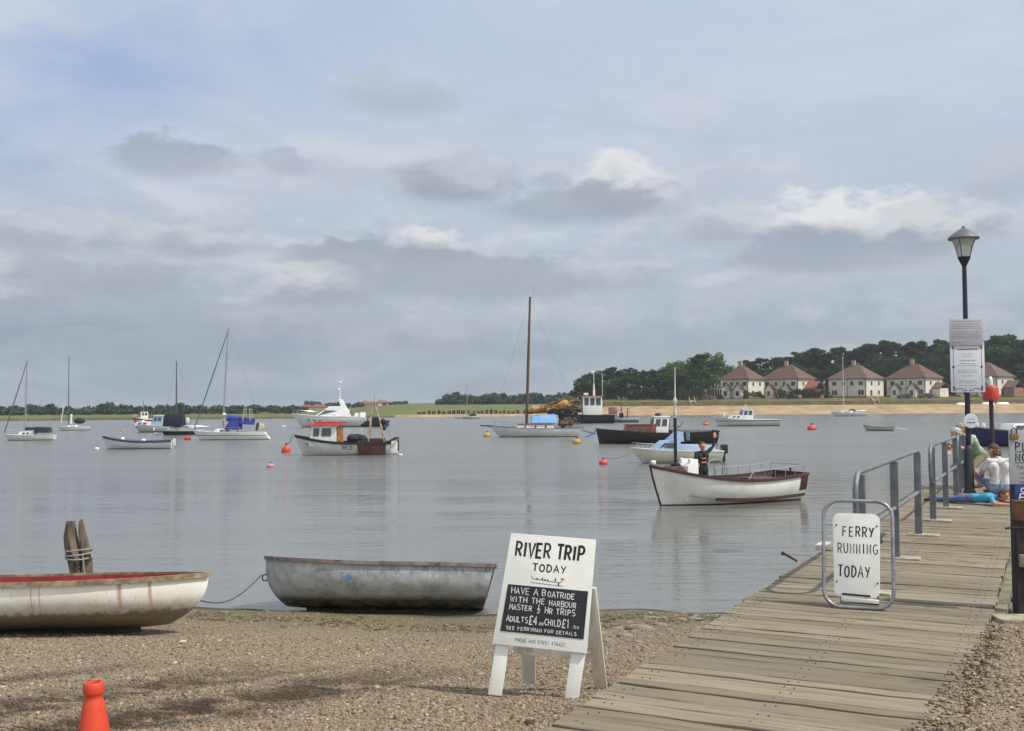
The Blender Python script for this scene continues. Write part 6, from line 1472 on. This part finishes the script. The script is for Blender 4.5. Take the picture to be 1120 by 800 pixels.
# ---- ferry / workboat with the white wheelhouse far behind the classic yacht
def work_ferry():
    p=wpos(648,463.2); D=p.y
    b=Boat('work_barge',p+Vector((-1.0,1.5,0)),180+2,'dark work barge with a tall white wheelhouse and red roof below the wood',62/F*D,4.2,1.6,1.25,1.25,draft=.5,rake=.5,tr=.9,p=3)
    b.hull(painted('barge_dark',(44,40,46),(36,34,36),.1,rough=.7)); b.deck(mat('grey_deck',(128,126,120)),-.15,.05); b.gunwale(mat('black_rail',(30,28,28)),.2,.2)
    x=-1.1
    c=b.cabin(m_winframe,x-1.5,x+1.6,1.1,1.1,1.1,4.3,fr=.0,ar=0,win=((.08,.3,.55,.92),(.38,.6,.55,.92),(.68,.92,.55,.92)),roof=mat('red_roof',(184,48,44)),name='wheelhouse',front=True,tum=.0,ov=.3)
    MB().box((x-.4,-1.12,2.3),(.6,.06,2.2)).build('door',m_dark,c)
    MB().tube([(x-.3,0,4.3),(x-.3,0,6.4)],[.22,.1],seg=8).tube([(x-.3,0,6.3),(x-.3,0,8.4)],.05,seg=6).tube([(x-.3,-.7,7.2),(x-.3,.7,7.2)],.05,seg=6).tube([(x-1.6,.5,4.3),(x-1.6,.5,8.0)],.04,seg=6).tube([(x-.3,0,8.2),(x+.1,0,8.3)],.12,seg=6).build('mast',m_gel,b.o,smooth=True)
    MB().box((x+1.0,0,4.65),(.7,.8,.4)).build('searchlight',m_gel,b.o,bevel=.06)
    g=random.Random(9); mb=MB()
    for i in range(60): mb.ell((x+2.2+g.random()*5.2,g.uniform(-1.6,1.6),1.5+g.random()*1.0),(g.uniform(.2,.5),g.uniform(.2,.4),g.uniform(.2,.4)),rotm(0,g.uniform(-30,30),0),seg=8,rings=6)
    mb.build('net_heap',mat('dark_net',(38,40,48)),b.o,smooth=True)
    for i in range(7):
        q=b.P(.12+.12*i,.8,-1); MB().lathe([(.22,-.12),(.42,-.1),(.42,.1),(.22,.12)],(q.x,q.y-.13,q.z-.1),rotm(90),seg=12).build('tyre_fender',mat('tyre',(28,28,30)),b.o,smooth=True)
    MB().box((x-3.3,.2,2.0),(1.3,1.2,1.1)).build('pink_tarpaulin',mat('faded_pink',(150,112,114),(120,92,98),scale=1,rough=.8),b.o,bevel=.15)
    MB().tube([(x-4.6,.6,1.3),(x-4.6,.6,3.2),(x-3.4,.6,3.2)],.08,seg=6).build('davit',m_dark,b.o)
work_ferry()
def small_workboat():
    p=wpos(682,462.3); D=p.y
    b=Boat('inflatable_boat',p+Vector((0,.5,0)),180-4,'grey inflatable workboat with dark hoops, between the barge and the black boat',34/F*D,1.8,.75,.6,.6,draft=.2,rake=.4,tr=.9,p=2.6)
    b.hull(painted('inflatable_grey',(150,158,168),(60,62,66),.04)); b.deck(m_vnavy,-.1,.05); b.gunwale(mat('pale_tube',(176,182,190),rough=.5),.26,.26)
    MB().tube([(-.6,-.7,.6),(-.8,-.6,2.2),(-.8,.6,2.2),(-.6,.7,.6)],.06,seg=6).tube([(.9,-.6,.6),(1.2,-.5,1.8),(1.2,.5,1.8),(.9,.6,.6)],.05,seg=6).build('hoop',m_dark,b.o,smooth=True); MB().box((.3,0,1.1),(.7,.6,.9)).build('console',m_vnavy,b.o,bevel=.08); MB().bar((1.2,0,1.8),(-2.0,0,2.6),.06,.06).build('boom',m_dark,b.o)
small_workboat()
# ------------------------------------------------------------------ buoys
def buoy(px,py,r,c,label,sq=1.0,line=None):
    p=wpos(px,py); r=r/F*p.y
    o=empty('mooring_buoy',(p.x,p.y,WZ+r*.35*sq),label,'buoy')
    m_=mat('buoy_%d_%d_%d'%c,c,tuple(int(k*.85) for k in c),scale=3,rough=.5,dirt=tuple(int(k*.55) for k in c),dscale=3,dlo=.58,dhi=.8)
    MB().ell((0,0,0),(r,r,r*sq),seg=18,rings=12).build('float',m_,o,smooth=True)
    MB().tube([(0,0,r*sq*.9),(.0,0,r*sq*1.22)],r*.14,seg=7).tube([(r*.2*math.cos(a),0,r*sq*1.25+r*.2*math.sin(a)) for a in [i*math.pi/5 for i in range(10)]],r*.06,seg=5,closed=True).build('ring',m_dark,o,smooth=True)
    if line:
        e=Vector(line)-o.location; s=Vector((0,0,r*sq*1.2)); MB().tube([s,s.lerp(e,.5)-Vector((0,0,e.length*.06)),e],.022,seg=6).build('mooring_line',m_rope,o,smooth=True)
def bowpt(px,py,D): return atd(px,py,D)
D1=wpos(313,498).y
buoy(313,495,5.0,(216,84,44),'large orange buoy under the bow of the fishing boat',1.15,line=bowpt(320.5,476,D1+1.2))
buoy(296,511,4.2,(206,150,150),'small pink buoy on open water in front of the fishing boat',.7)
buoy(533,478,4.0,(204,168,60),'yellow buoy under the bowsprit of the classic yacht',.9)
buoy(631,485.5,5.2,(196,148,62),'ochre buoy at the stern of the classic yacht, by the black boat',.8)
D2=wpos(660,508).y
buoy(660,508,5,(214,82,84),'pink red buoy on a slack line to the cabin cruiser',.8,line=bowpt(689,497,D2+.6))
D3=wpos(772,465).y
buoy(772,465.3,3.5,(208,104,84),'faded orange buoy under the bow of the motor cruiser',.75,line=bowpt(783,455,D3+1))
buoy(888,470.5,5,(216,76,72),'bright red buoy on open water left of the grey rowing dinghy',.85,line=bowpt(900,471.5,wpos(888,470).y+.3))
buoy(205,481.5,3.4,(204,58,50),'red buoy between the navy yacht and the blue covered yacht',1.05)
buoy(171,476,3.2,(224,226,226),'small white buoy in front of the cabin boat',.7)
buoy(106,492,2.6,(226,226,222),'small white buoy holding the open rowing launch',.8,line=bowpt(112.5,480,wpos(106,492).y+.6))
buoy(438,498.5,2.4,(226,226,222),'tiny white buoy at the stern of the fishing boat',.7)
buoy(310,467.5,2.6,(214,218,222),'tiny white buoy at the bow of the motor yacht',.7)
buoy(133,472,1.8,(196,140,132),'tiny pink buoy left of the cabin boat',.7)

# ================================================================== dinghies on the beach
def lay(b,keel_at): pass
def white_dinghy():
    D=11.55; L=3.7
    tip=atd(228,632,D); x=tip.x-L/2*math.cos(R(4))
    y=D-.15
    zg=beach_z(x,y)+.04
    def rust(t,P,col):
        s=t.n('ShaderNodeSeparateXYZ',{0:P}); X,Y,Z=s.outputs
        nz=t.noise(t.vmul(P,(3,3,.8)),2.0,6,.65)
        # dark scum and tar rising from the bilge
        zz=t.m('ADD',Z,t.m('MULTIPLY',t.m('SUBTRACT',nz,.5),.16))
        z2=t.m('ADD',Z,t.m('MULTIPLY',t.m('SUBTRACT',t.noise(t.vmul(P,(3,3,1.5)),3.0,8,.72),.5),.22)); col=t.mix(t.m('MULTIPLY',t.ss(z2,-.01,-.07),.95),col,srgb(44,39,30))
        col=t.mix(t.m('MULTIPLY',t.ss(zz,.10,-.02),.5),col,srgb(150,142,118))
        for xs,w in ((1.06,.034),(1.34,.028)):
            d=t.m('ABSOLUTE',t.m('SUBTRACT',t.m('ADD',X,t.m('MULTIPLY',t.m('SUBTRACT',nz,.5),.04)),xs))
            col=t.mix(t.m('MULTIPLY',t.m('MULTIPLY',t.ss(d,w,.0),t.ss(Z,-.10,.16)),.75),col,srgb(164,112,56))
        for xs in (.30,.22):
            d=t.m('ABSOLUTE',t.m('SUBTRACT',X,xs)); col=t.mix(t.m('MULTIPLY',t.ss(d,.008,.002),.55),col,srgb(96,88,72))
        k=t.ss(t.m('ADD',X,t.m('MULTIPLY',nz,.02)),-.30,-.33)
        col=t.mix(t.m('MULTIPLY',k,.55),col,srgb(170,164,142))
        sc=t.noise(t.vmul(P,(14,14,3)),2.0,4,.6); col=t.mix(t.m('MULTIPLY',t.ss(sc,.60,.70),.45),col,srgb(150,140,116))
        return col
    b=Boat('rowing_dinghy',(x,y,zg+.25),4,'stained white dinghy with a red lining aground on the shingle, at the left',L,1.35,.30,.27,.31,draft=.26,rake=.40,tr=.82,p=3.0,fine=3.4,fore=.15,ry=0,rx=-5.2,vb=2.4,rexp=2.6)
    b.hull(mat('stained_white',(238,238,232),(226,225,215),scale=2,rough=.6,fn=rust,bump=.003,bscale=14)); 
    b.inner(mat('red_lining',(156,44,52),(122,36,44),scale=3,rough=.7,dirt=(96,56,48),dscale=4),.035,.30)
    b.gunwale(mat('worn_gunwale',(156,140,116),(116,94,76),scale=9,rough=.85,dirt=(78,48,44),dscale=7,bump=.003),.06,.05,.008)
    th=mat('thwart_wood',(176,140,96),(140,108,74),scale=4,rough=.8,stretch=(6,1,1))
    for u in (.30,.60): q=b.P(u,.86,1); MB().box((q.x,0,q.z),(.24,q.y*2-.1,.03)).build('thwart',th,b.o)
    q=b.P(.86,.97,1); MB().box((q.x-.12,0,q.z-.03),(.42,b.P(.90,1,1).y*2-.14,.025)).build('bow_board',mat('red_paint',(150,40,46),rough=.6),b.o)
    kl=MB(); pts=[b.P(u,0,1) for u in [i/16 for i in range(15)]]
    for a,c in zip(pts,pts[1:]): kl.bar(a-Vector((0,0,.02)),c-Vector((0,0,.02)),.04,.06)
    kl.build('keel',m_pile,b.o)
    return b
WD=white_dinghy()
def grey_dinghy():
    D=15.1
    a=atd(283,606,D); c=atd(542,622,D); L=(c-a).length*.985; x=(a.x+c.x)/2
    zg=beach_z(x,D)+.02
    def worn(t,P,col):
        s=t.n('ShaderNodeSeparateXYZ',{0:P}); X,Y,Z=s.outputs
        nz=t.noise(t.vmul(P,(2.2,2.2,2.6)),2.4,9,.74); n2=t.noise(t.vmul(P,(11,11,5)),2.0,6,.7)
        col=t.mix(t.m('MULTIPLY',t.ss(nz,.42,.68),.6),col,srgb(112,110,102))
        zz=t.m('ADD',Z,t.m('MULTIPLY',t.m('SUBTRACT',nz,.5),.22))
        col=t.mix(t.m('MULTIPLY',t.ss(zz,-.05,-.14),.85),col,srgb(46,44,38))
        col=t.mix(t.m('MULTIPLY',t.m('MULTIPLY',t.ss(Z,-.09,-.17),t.ss(nz,.52,.45)),.7),col,srgb(142,134,108))
        bl=t.m('MULTIPLY',t.ss(n2,.50,.60),t.ss(Z,.10,.34)); bl=t.m('MULTIPLY',bl,t.ss(X,.9,-.4))
        col=t.mix(t.m('MULTIPLY',bl,.8),col,srgb(74,122,160))
        dx=t.m('ABSOLUTE',t.m('SUBTRACT',X,.38)); dz=t.m('ABSOLUTE',t.m('SUBTRACT',Z,.20))
        pt=t.m('MULTIPLY',t.m('MULTIPLY',t.ss(dx,.085,.07),t.ss(dz,.06,.045)),t.ss(n2,.42,.55)); col=t.mix(t.m('MULTIPLY',pt,.85),col,srgb(78,130,176))
        col=t.mix(t.m('MULTIPLY',t.ss(t.noise(P,38,3,.6),.62,.72),.3),col,srgb(84,80,70))
        return col
    b=Boat('rowing_dinghy',(x,D+.25,zg+.255),180,'old grey dinghy with flaking blue paint aground at the water edge, at the centre',L,1.45,.46,.38,.36,draft=.26,rake=.34,tr=.84,p=3.4,fine=3.8,fore=.12,ry=-.8,rx=9.5,vb=2.8,rexp=3.0,trake=.16)
    b.hull(mat('worn_grey',(186,190,190),(160,164,164),scale=1.5,rough=.75,fn=worn,bump=.004,bscale=12)); b.inner(mat('brown_lining',(92,74,60),(70,58,48),scale=3,rough=.85),.035,.30)
    b.gunwale(mat('flaking_gunwale',(112,94,88),(134,124,118),scale=9,rough=.85,dirt=(58,44,42),dscale=7,bump=.003),.06,.05,.006)
    for u in (.28,.58): q=b.P(u,.84,1); MB().box((q.x,0,q.z),(.24,q.y*2-.1,.03)).build('thwart',mat('thwart_wood',(176,140,96)),b.o)
    q=b.P(1,.62,1); MB().tube([(q.x+.02+.045*math.cos(a_),0,q.z+.045*math.sin(a_)) for a_ in [i*math.pi/6 for i in range(12)]],.010,seg=6,closed=True).build('bow_ring',mat('rusty_iron',(74,44,34)),b.o,smooth=True)
    kl=MB(); pts=[b.P(u,0,1) for u in [i/16 for i in range(15)]]
    for a_,c_ in zip(pts,pts[1:]): kl.bar(a_-Vector((0,0,.02)),c_-Vector((0,0,.02)),.04,.05)
    kl.build('keel',m_pile,b.o)
    q=atd(286,629,D+.1); e=atd(222,649,12.0); e.z=beach_z(e.x,e.y)+.25
    e=atd(205,652,13.2)
    pts=[q.lerp(e,i/10)-Vector((0,0,.22*math.sin(math.pi*i/10))) for i in range(11)]
    tag(MB().tube(pts,.010,seg=6).build('mooring_rope',mat('wet_rope',(104,100,90),(70,66,60),scale=30,rough=.9),smooth=True),'thin slack rope from the bow ring of the grey dinghy towards the white dinghy','rope')
grey_dinghy()
# ================================================================== people
def cap_mesh(mb,a,b,ra,rb,seg=12):
    a,b=Vector(a),Vector(b); d=b-a; L=d.length
    q=d.to_track_quat('Z','Y').to_matrix() if L>1e-5 else Matrix.Identity(3)
    prof=[(0.0005,-ra)]+[(ra*math.cos(R(x)),ra*math.sin(R(x))) for x in (-60,-30,0)]+[(rb*math.cos(R(x)),L+rb*math.sin(R(x))) for x in (0,30,60)]+[(0.0005,L+rb)]
    mb.lathe(prof,a,q,seg)
def person(loc,rz,label,J,cols,hair=None,bare=(),facing=None,scale=1.0,group=None,vox=.0085,short_sleeve=True,extra=None):
    """J: joints in metres in the person's frame (faces -Y). One continuous skin grown from tapered limbs by a voxel union; cols: skin, shirt, trousers, shoes"""
    o=empty('person',loc,label,'person',rz=rz,group=group); o.scale=(scale,)*3
    V=lambda k: Vector(J[k])
    pr=[]                                            # (a,b,ra,rb,tag)
    def c(a,b,ra,rb,t): pr.append((Vector(a),Vector(b),ra,rb,t))
    hl,hr,sl_,sr=V('hipl'),V('hipr'),V('shl'),V('shr'); pel=(hl+hr)/2; chest=(sl_+sr)/2; nk=V('neck'); hd=V('head')
    up=(chest-pel).normalized(); side=(sl_-sr).normalized()
    fwd=side.cross(up).normalized()
    mid=pel.lerp(chest,.45)
    for sg,hp,sh in ((1,hl,sl_),(-1,hr,sr)):
        c(hp-side*sg*.02,mid+side*sg*.065,.105,.095,'mid'); c(mid+side*sg*.065,sh-side*sg*.075-up*.10,.095,.11,'shirt'); c(sh-side*sg*.075-up*.10,sh-side*sg*.05-up*.03,.11,.07,'shirt')
        c(chest-up*.02,sh,.075,.062,'shirt')
    c(pel-up*.02,pel+up*.08,.11,.11,'trousers'); c(hl,hr,.10,.10,'trousers')
    c(chest+up*.0,nk,.07,.054,'shirt'); c(nk,nk.lerp(hd,.5),.055,.055,'skin')
    fd=Vector(J.get('face',tuple(fwd))).normalized(); hu=(hd-nk).normalized(); hs=hu.cross(fd).normalized(); hu=fd.cross(hs).normalized() if hs.length else hu
    c(hd+hu*.025+fd*.0,hd+hu*.02+fd*.02,.098,.092,'skin'); c(hd-hu*.055+fd*.03,hd-hu*.075+fd*.055,.068,.048,'skin')
    c(hd-hu*.005+fd*.10,hd-hu*.04+fd*.122,.010,.016,'skin'); c(hd-hu*.045+fd*.092-hs*.02,hd-hu*.045+fd*.092+hs*.02,.016,.016,'lip')
    for s in (-1,1): c(hd+hs*s*.09-hu*.03,hd+hs*s*.096+hu*.02,.017,.021,'skin'); c(hd+hu*.018+fd*.088+hs*s*.02,hd+hu*.015+fd*.082+hs*s*.05,.013,.013,'skin')
    for k,sh in (('l',sl_),('r',sr)):
        e,w=V('el'+k),V('wr'+k)
        m=sh.lerp(e,.62)
        c(sh,m,.062,.056,'shirt'); c(m,e,.046,.041,'skin' if short_sleeve else 'shirt'); c(e,e.lerp(w,.35),.042,.042,'skin' if short_sleeve else 'shirt'); c(e.lerp(w,.35),w,.042,.029,'skin' if short_sleeve else 'shirt')
        d=(w-e).normalized(); hdv=Vector(J.get('hand'+k,tuple(d))).normalized(); s=Vector(J.get('palm'+k,tuple(fwd)));s=(s-hdv*s.dot(hdv)).normalized(); n=hdv.cross(s)
        for f in (-.028,-.01,.01,.028): c(w+s*f*.6,w+hdv*.085+s*f,.017,.015,'skin')
        for f,ln in ((-.030,.062),(-.010,.075),(.010,.080),(.030,.070)):
            b0=w+hdv*.088+s*f; b1=b0+hdv*ln*.5+s*f*.25; b2=b1+hdv*ln*.46+n*ln*.16; c(b0,b1,.0115,.0105,'skin'); c(b1,b2,.0105,.0085,'skin')
        t0=w+hdv*.03+s*.032; t1=t0+hdv*.035+s*.035; t2=t1+hdv*.035+s*.008; c(t0,t1,.015,.013,'skin'); c(t1,t2,.013,.0095,'skin')
    for k,hp in (('l',hl),('r',hr)):
        kn,an,to=V('kn'+k),V('an'+k),V('to'+k)
        tl='trousers'; cl='skin' if 'calf' in bare else 'trousers'
        c(hp,kn,.098,.066,tl); c(kn,kn.lerp(an,.35),.064,.064,cl); c(kn.lerp(an,.35),an,.064,.047,cl)
        c(an,an.lerp(to,.15),.048,.045,'shoes'); c(an.lerp(to,.1)-Vector((0,0,.0)),to,.045,.034,'shoes')
    if extra: 
        for q in extra: c(*q)
    mb=MB()
    for a,b,ra,rb,t in pr: cap_mesh(mb,a,b,ra,rb)
    body=mb.build('body',mat('skin_'+str(sum(cols['skin'])),cols['skin'],rough=.6),o)
    rm=body.modifiers.new('union','REMESH'); rm.mode='VOXEL'; rm.voxel_size=vox; sm=body.modifiers.new('smooth','SMOOTH'); sm.factor=.5; sm.iterations=3
    dg=bpy.context.evaluated_depsgraph_get(); me=bpy.data.meshes.new_from_object(body.evaluated_get(dg)); body.modifiers.clear()
    names=['skin','shirt','trousers','shoes','lip']; col={**cols,'lip':tuple(int(k*.75) for k in cols['skin'])}
    me.materials.clear()
    for nme in names:
        cc=col[nme]; me.materials.append(mat('%s_%d_%d_%d'%(nme,*cc),cc,tuple(int(k*.82) for k in cc) if nme in('shirt','trousers') else None,scale=7,rough=.85 if nme!='skin' else .55,bump=.012 if nme in('shirt','trousers') else 0,bscale=9))
    n=len(me.polygons); C=np.empty(n*3); me.polygons.foreach_get('center',C); C=C.reshape(-1,3)
    best=np.full(n,9.0); idx=np.zeros(n,int)
    for a,b,ra,rb,t in pr:
        a=np.array(a);b=np.array(b);d=b-a;L2=max(1e-9,(d*d).sum()); tt=np.clip(((C-a)@d)/L2,0,1); dist=np.abs(np.linalg.norm(C-a-tt[:,None]*d,axis=1)-(ra+(rb-ra)*tt))
        if t=='mid': tags=np.where(((C-np.array(pel))@np.array(up))>.09,1,2)
        else: tags=np.full(n,names.index(t))
        k=dist<best; best=np.where(k,dist,best); idx=np.where(k,tags,idx)
    me.polygons.foreach_set('material_index',idx.astype(np.int32)); me.polygons.foreach_set('use_smooth',[True]*n); me.update()
    old=body.data; body.data=me; bpy.data.meshes.remove(old); me.name='body'
    if hair:
        hc,ln=hair; g=random.Random(len(label)); mb=MB()
        rot=Matrix((hs,-fd,hu)).transposed()
        # cap of locks over the skull, longer behind
        for i in range(64):
            a=g.uniform(0,2*math.pi); e=g.uniform(.05,1.45)
            dv=(hs*math.cos(a)*math.cos(e)+(-fd)*math.sin(a)*math.cos(e)+hu*math.sin(e))
            if dv.dot(fd)>.45 and dv.dot(hu)<.55: continue
            q=hd+hu*.028+dv*.092; mb.ell(q,(.034,.026,.02),Matrix((dv.cross(hu).normalized() if abs(dv.dot(hu))<.95 else hs,dv.cross(dv.cross(hu).normalized()) if abs(dv.dot(hu))<.95 else fd,dv)).transposed(),seg=8,rings=6)
        for i in range(int(22*ln)):
            a=g.uniform(-1.2,1.2); dv=(hs*math.sin(a)-fd*math.cos(a)); q=hd+dv*.085-hu*g.uniform(.0,.09*ln); mb.ell(q,(.028,.024,.04),rot,seg=8,rings=6)
        mb.build('hair',mat('hair_%d'%sum(hc),hc,tuple(int(k*.75) for k in hc),scale=30,rough=.8,bump=.004),o,smooth=True)
    for s in (-1,1): MB().ell(hd+hu*.005+fd*.098+hs*s*.033,(.012,.010,.009),Matrix((hs,-fd,hu)).transposed(),seg=8,rings=6).build('eye',mat('eye_dark',(40,34,32),rough=.3),o,smooth=True)
    return o
SKIN=(196,142,116)
STAND=dict(hipl=(.09,0,.90),hipr=(-.09,0,.90),shl=(.185,.01,1.41),shr=(-.185,.01,1.41),neck=(0,.01,1.47),head=(0,-.01,1.62),ell=(.25,.03,1.13),elr=(-.25,.03,1.13),wrl=(.27,-.06,.88),wrr=(-.27,-.06,.88),
  knl=(.10,-.02,.49),knr=(-.10,-.02,.49),anl=(.10,.03,.08),anr=(-.10,.03,.08),tol=(.12,-.14,.04),tor=(-.12,-.14,.04))
# man in the launch, one arm raised (his left), dark top with a red panel
J=dict(STAND); J.update(ell=(.36,-.02,1.60),wrl=(.40,-.03,1.86),handl=(.1,0,1),palml=(1,0,0),elr=(-.27,-.06,1.17),wrr=(-.30,-.26,1.08),shl=(.19,.01,1.44),head=(-.01,-.02,1.62))
rb=LAUNCH.o; M=Matrix.Rotation(rb.rotation_euler.z,4,'Z'); pt=rb.location+(M.to_3x3()@Vector((.75,.0,.10)))
pm=atd(768.5,520,pt.y); pt.x=pm.x
per=person(pt,18,'man in a dark top standing in the white launch with one arm raised',J,dict(skin=(190,132,110),shirt=(38,38,46),trousers=(34,34,42),shoes=(60,60,60)),hair=((92,76,62),.3),scale=.985,
  extra=[(Vector((-.05,-.098,1.24)),Vector((.05,-.098,1.24)),.03,.03,'lip'),(Vector((-.07,-.095,1.12)),Vector((.07,-.095,1.12)),.035,.035,'lip')],short_sleeve=False)
# hands and head of the launch man use bare skin: forearm sleeves stay dark
# ---- group at the jetty end
def deckpt(px,py): return at(px,py,0)
# lying prone across the deck, feet at the left, head right
p0=deckpt(1019,549); p1=deckpt(1106,554); ang=math.degrees(math.atan2(p1.y-p0.y,p1.x-p0.x))
L_=(p1-p0).length
J=dict(hipl=(.88,.09,.13),hipr=(.88,-.09,.13),shl=(1.36,.18,.16),shr=(1.36,-.18,.16),neck=(1.43,0,.19),head=(1.56,0,.24),ell=(1.52,.32,.06),elr=(1.50,-.34,.06),wrl=(1.74,.22,.05),wrr=(1.76,-.20,.05),face=(.85,0,-.35),
  knl=(.46,.11,.085),knr=(.44,-.10,.085),anl=(.08,.13,.07),anr=(.06,-.12,.07),tol=(-.08,.15,.05),tor=(-.10,-.14,.05),palml=(0,-1,0),palmr=(0,1,0))
person(p0,ang,'person in turquoise top and blue jeans lying face down across the jetty end',J,dict(skin=(186,126,104),shirt=(64,164,204),trousers=(92,112,156),shoes=(70,60,60)),hair=((96,70,52),.6),scale=L_/1.72)
# seated with back to the camera, white top
p=deckpt(1094,542)
J=dict(hipl=(.10,0,.12),hipr=(-.10,0,.12),shl=(.18,.0,.62),shr=(-.18,.0,.62),neck=(.03,-.02,.68),head=(.07,-.08,.80),face=(.5,-.8,-.3),ell=(.29,-.10,.40),elr=(-.28,-.12,.40),wrl=(.2,-.34,.30),wrr=(-.14,-.36,.30),
  knl=(.30,-.34,.34),knr=(-.30,-.32,.16),anl=(.02,-.46,.10),anr=(.05,-.30,.08),tol=(-.12,-.52,.05),tor=(.2,-.36,.05))
person(p,165,'seated brown haired person in a whitish top at the jetty end, back turned',J,dict(skin=(194,140,116),shirt=(226,222,220),trousers=(126,142,168),shoes=(120,100,90)),hair=((104,66,48),1.0))
# stooping over the rail in a pale green shirt
p=deckpt(1079,538)+Vector((0,.7,0))
J=dict(hipl=(.10,.22,.66),hipr=(-.10,.22,.66),shl=(.19,-.10,1.00),shr=(-.19,-.10,1.00),neck=(0,-.17,1.03),head=(0,-.30,1.08),face=(0,-.85,-.5),ell=(.24,-.30,.78),elr=(-.24,-.30,.78),wrl=(.12,-.46,.86),wrr=(-.12,-.46,.86),
  knl=(.12,-.06,.42),knr=(-.12,-.06,.42),anl=(.12,.18,.08),anr=(-.12,.18,.08),tol=(.13,.0,.04),tor=(-.13,.0,.04),palml=(-1,0,0),palmr=(1,0,0))
person(p,-72,'person in a pale green shirt stooping over the rail beside the lamp post',J,dict(skin=(196,146,124),shirt=(162,186,160),trousers=(150,140,108),shoes=(70,62,54)),hair=((200,196,190),.3),bare=('calf',))
# crouched behind, white and pink top, cream trousers
p=deckpt(1086,537)+Vector((0,1.2,0))
J=dict(hipl=(.10,.12,.52),hipr=(-.10,.12,.52),shl=(.18,-.02,.98),shr=(-.18,-.02,.98),neck=(0,-.06,1.03),head=(0,-.14,1.15),face=(-.2,-.9,-.3),ell=(.26,-.20,.76),elr=(-.26,-.20,.76),wrl=(.14,-.40,.70),wrr=(-.14,-.40,.70),
  knl=(.14,-.24,.42),knr=(-.14,-.22,.40),anl=(.13,.02,.09),anr=(-.13,.04,.09),tol=(.14,-.16,.04),tor=(-.14,-.14,.04))
person(p,-50,'fair haired person in white top and cream trousers crouching beside the stooping one',J,dict(skin=(200,152,128),shirt=(228,220,226),trousers=(206,196,164),shoes=(90,80,70)),hair=((172,160,144),.5))
# legs-out sitter whose jeans show behind the lying person
# two tiny walkers on the bank by the cars
for px,s,c1,lab in ((1023,18.5,(60,66,84),'tiny figure in dark clothes walking on the bank right of the parked cars'),):
    b=bpt(px,s); J=dict(STAND); J.update(anl=(.10,-.22,.08),tol=(.1,-.36,.05),knl=(.1,-.16,.5),anr=(-.1,.25,.09),tor=(-.1,.12,.04))
    person(b,60,lab,J,dict(skin=SKIN,shirt=c1,trousers=(52,54,62),shoes=(40,40,40)),hair=((60,50,44),.3),vox=.012)
# ================================================================== air
def build_haze():
    hz=bpy.data.materials.new('haze_air'); hz.use_nodes=True; t=NT(hz.node_tree)
    v=t.n('ShaderNodeVolumePrincipled',{'Color':(.80,.88,.98,1),'Density':HAZE,'Anisotropy':.25})
    t.t.links.new(v.outputs[0],t.n('ShaderNodeOutputMaterial').inputs['Volume'])
    mb=MB(); mb.box((0,3420,11.0),(5200,7000,40)); o=mb.build('haze',hz); o['kind']='stuff'
HAZE=.00024
build_haze()
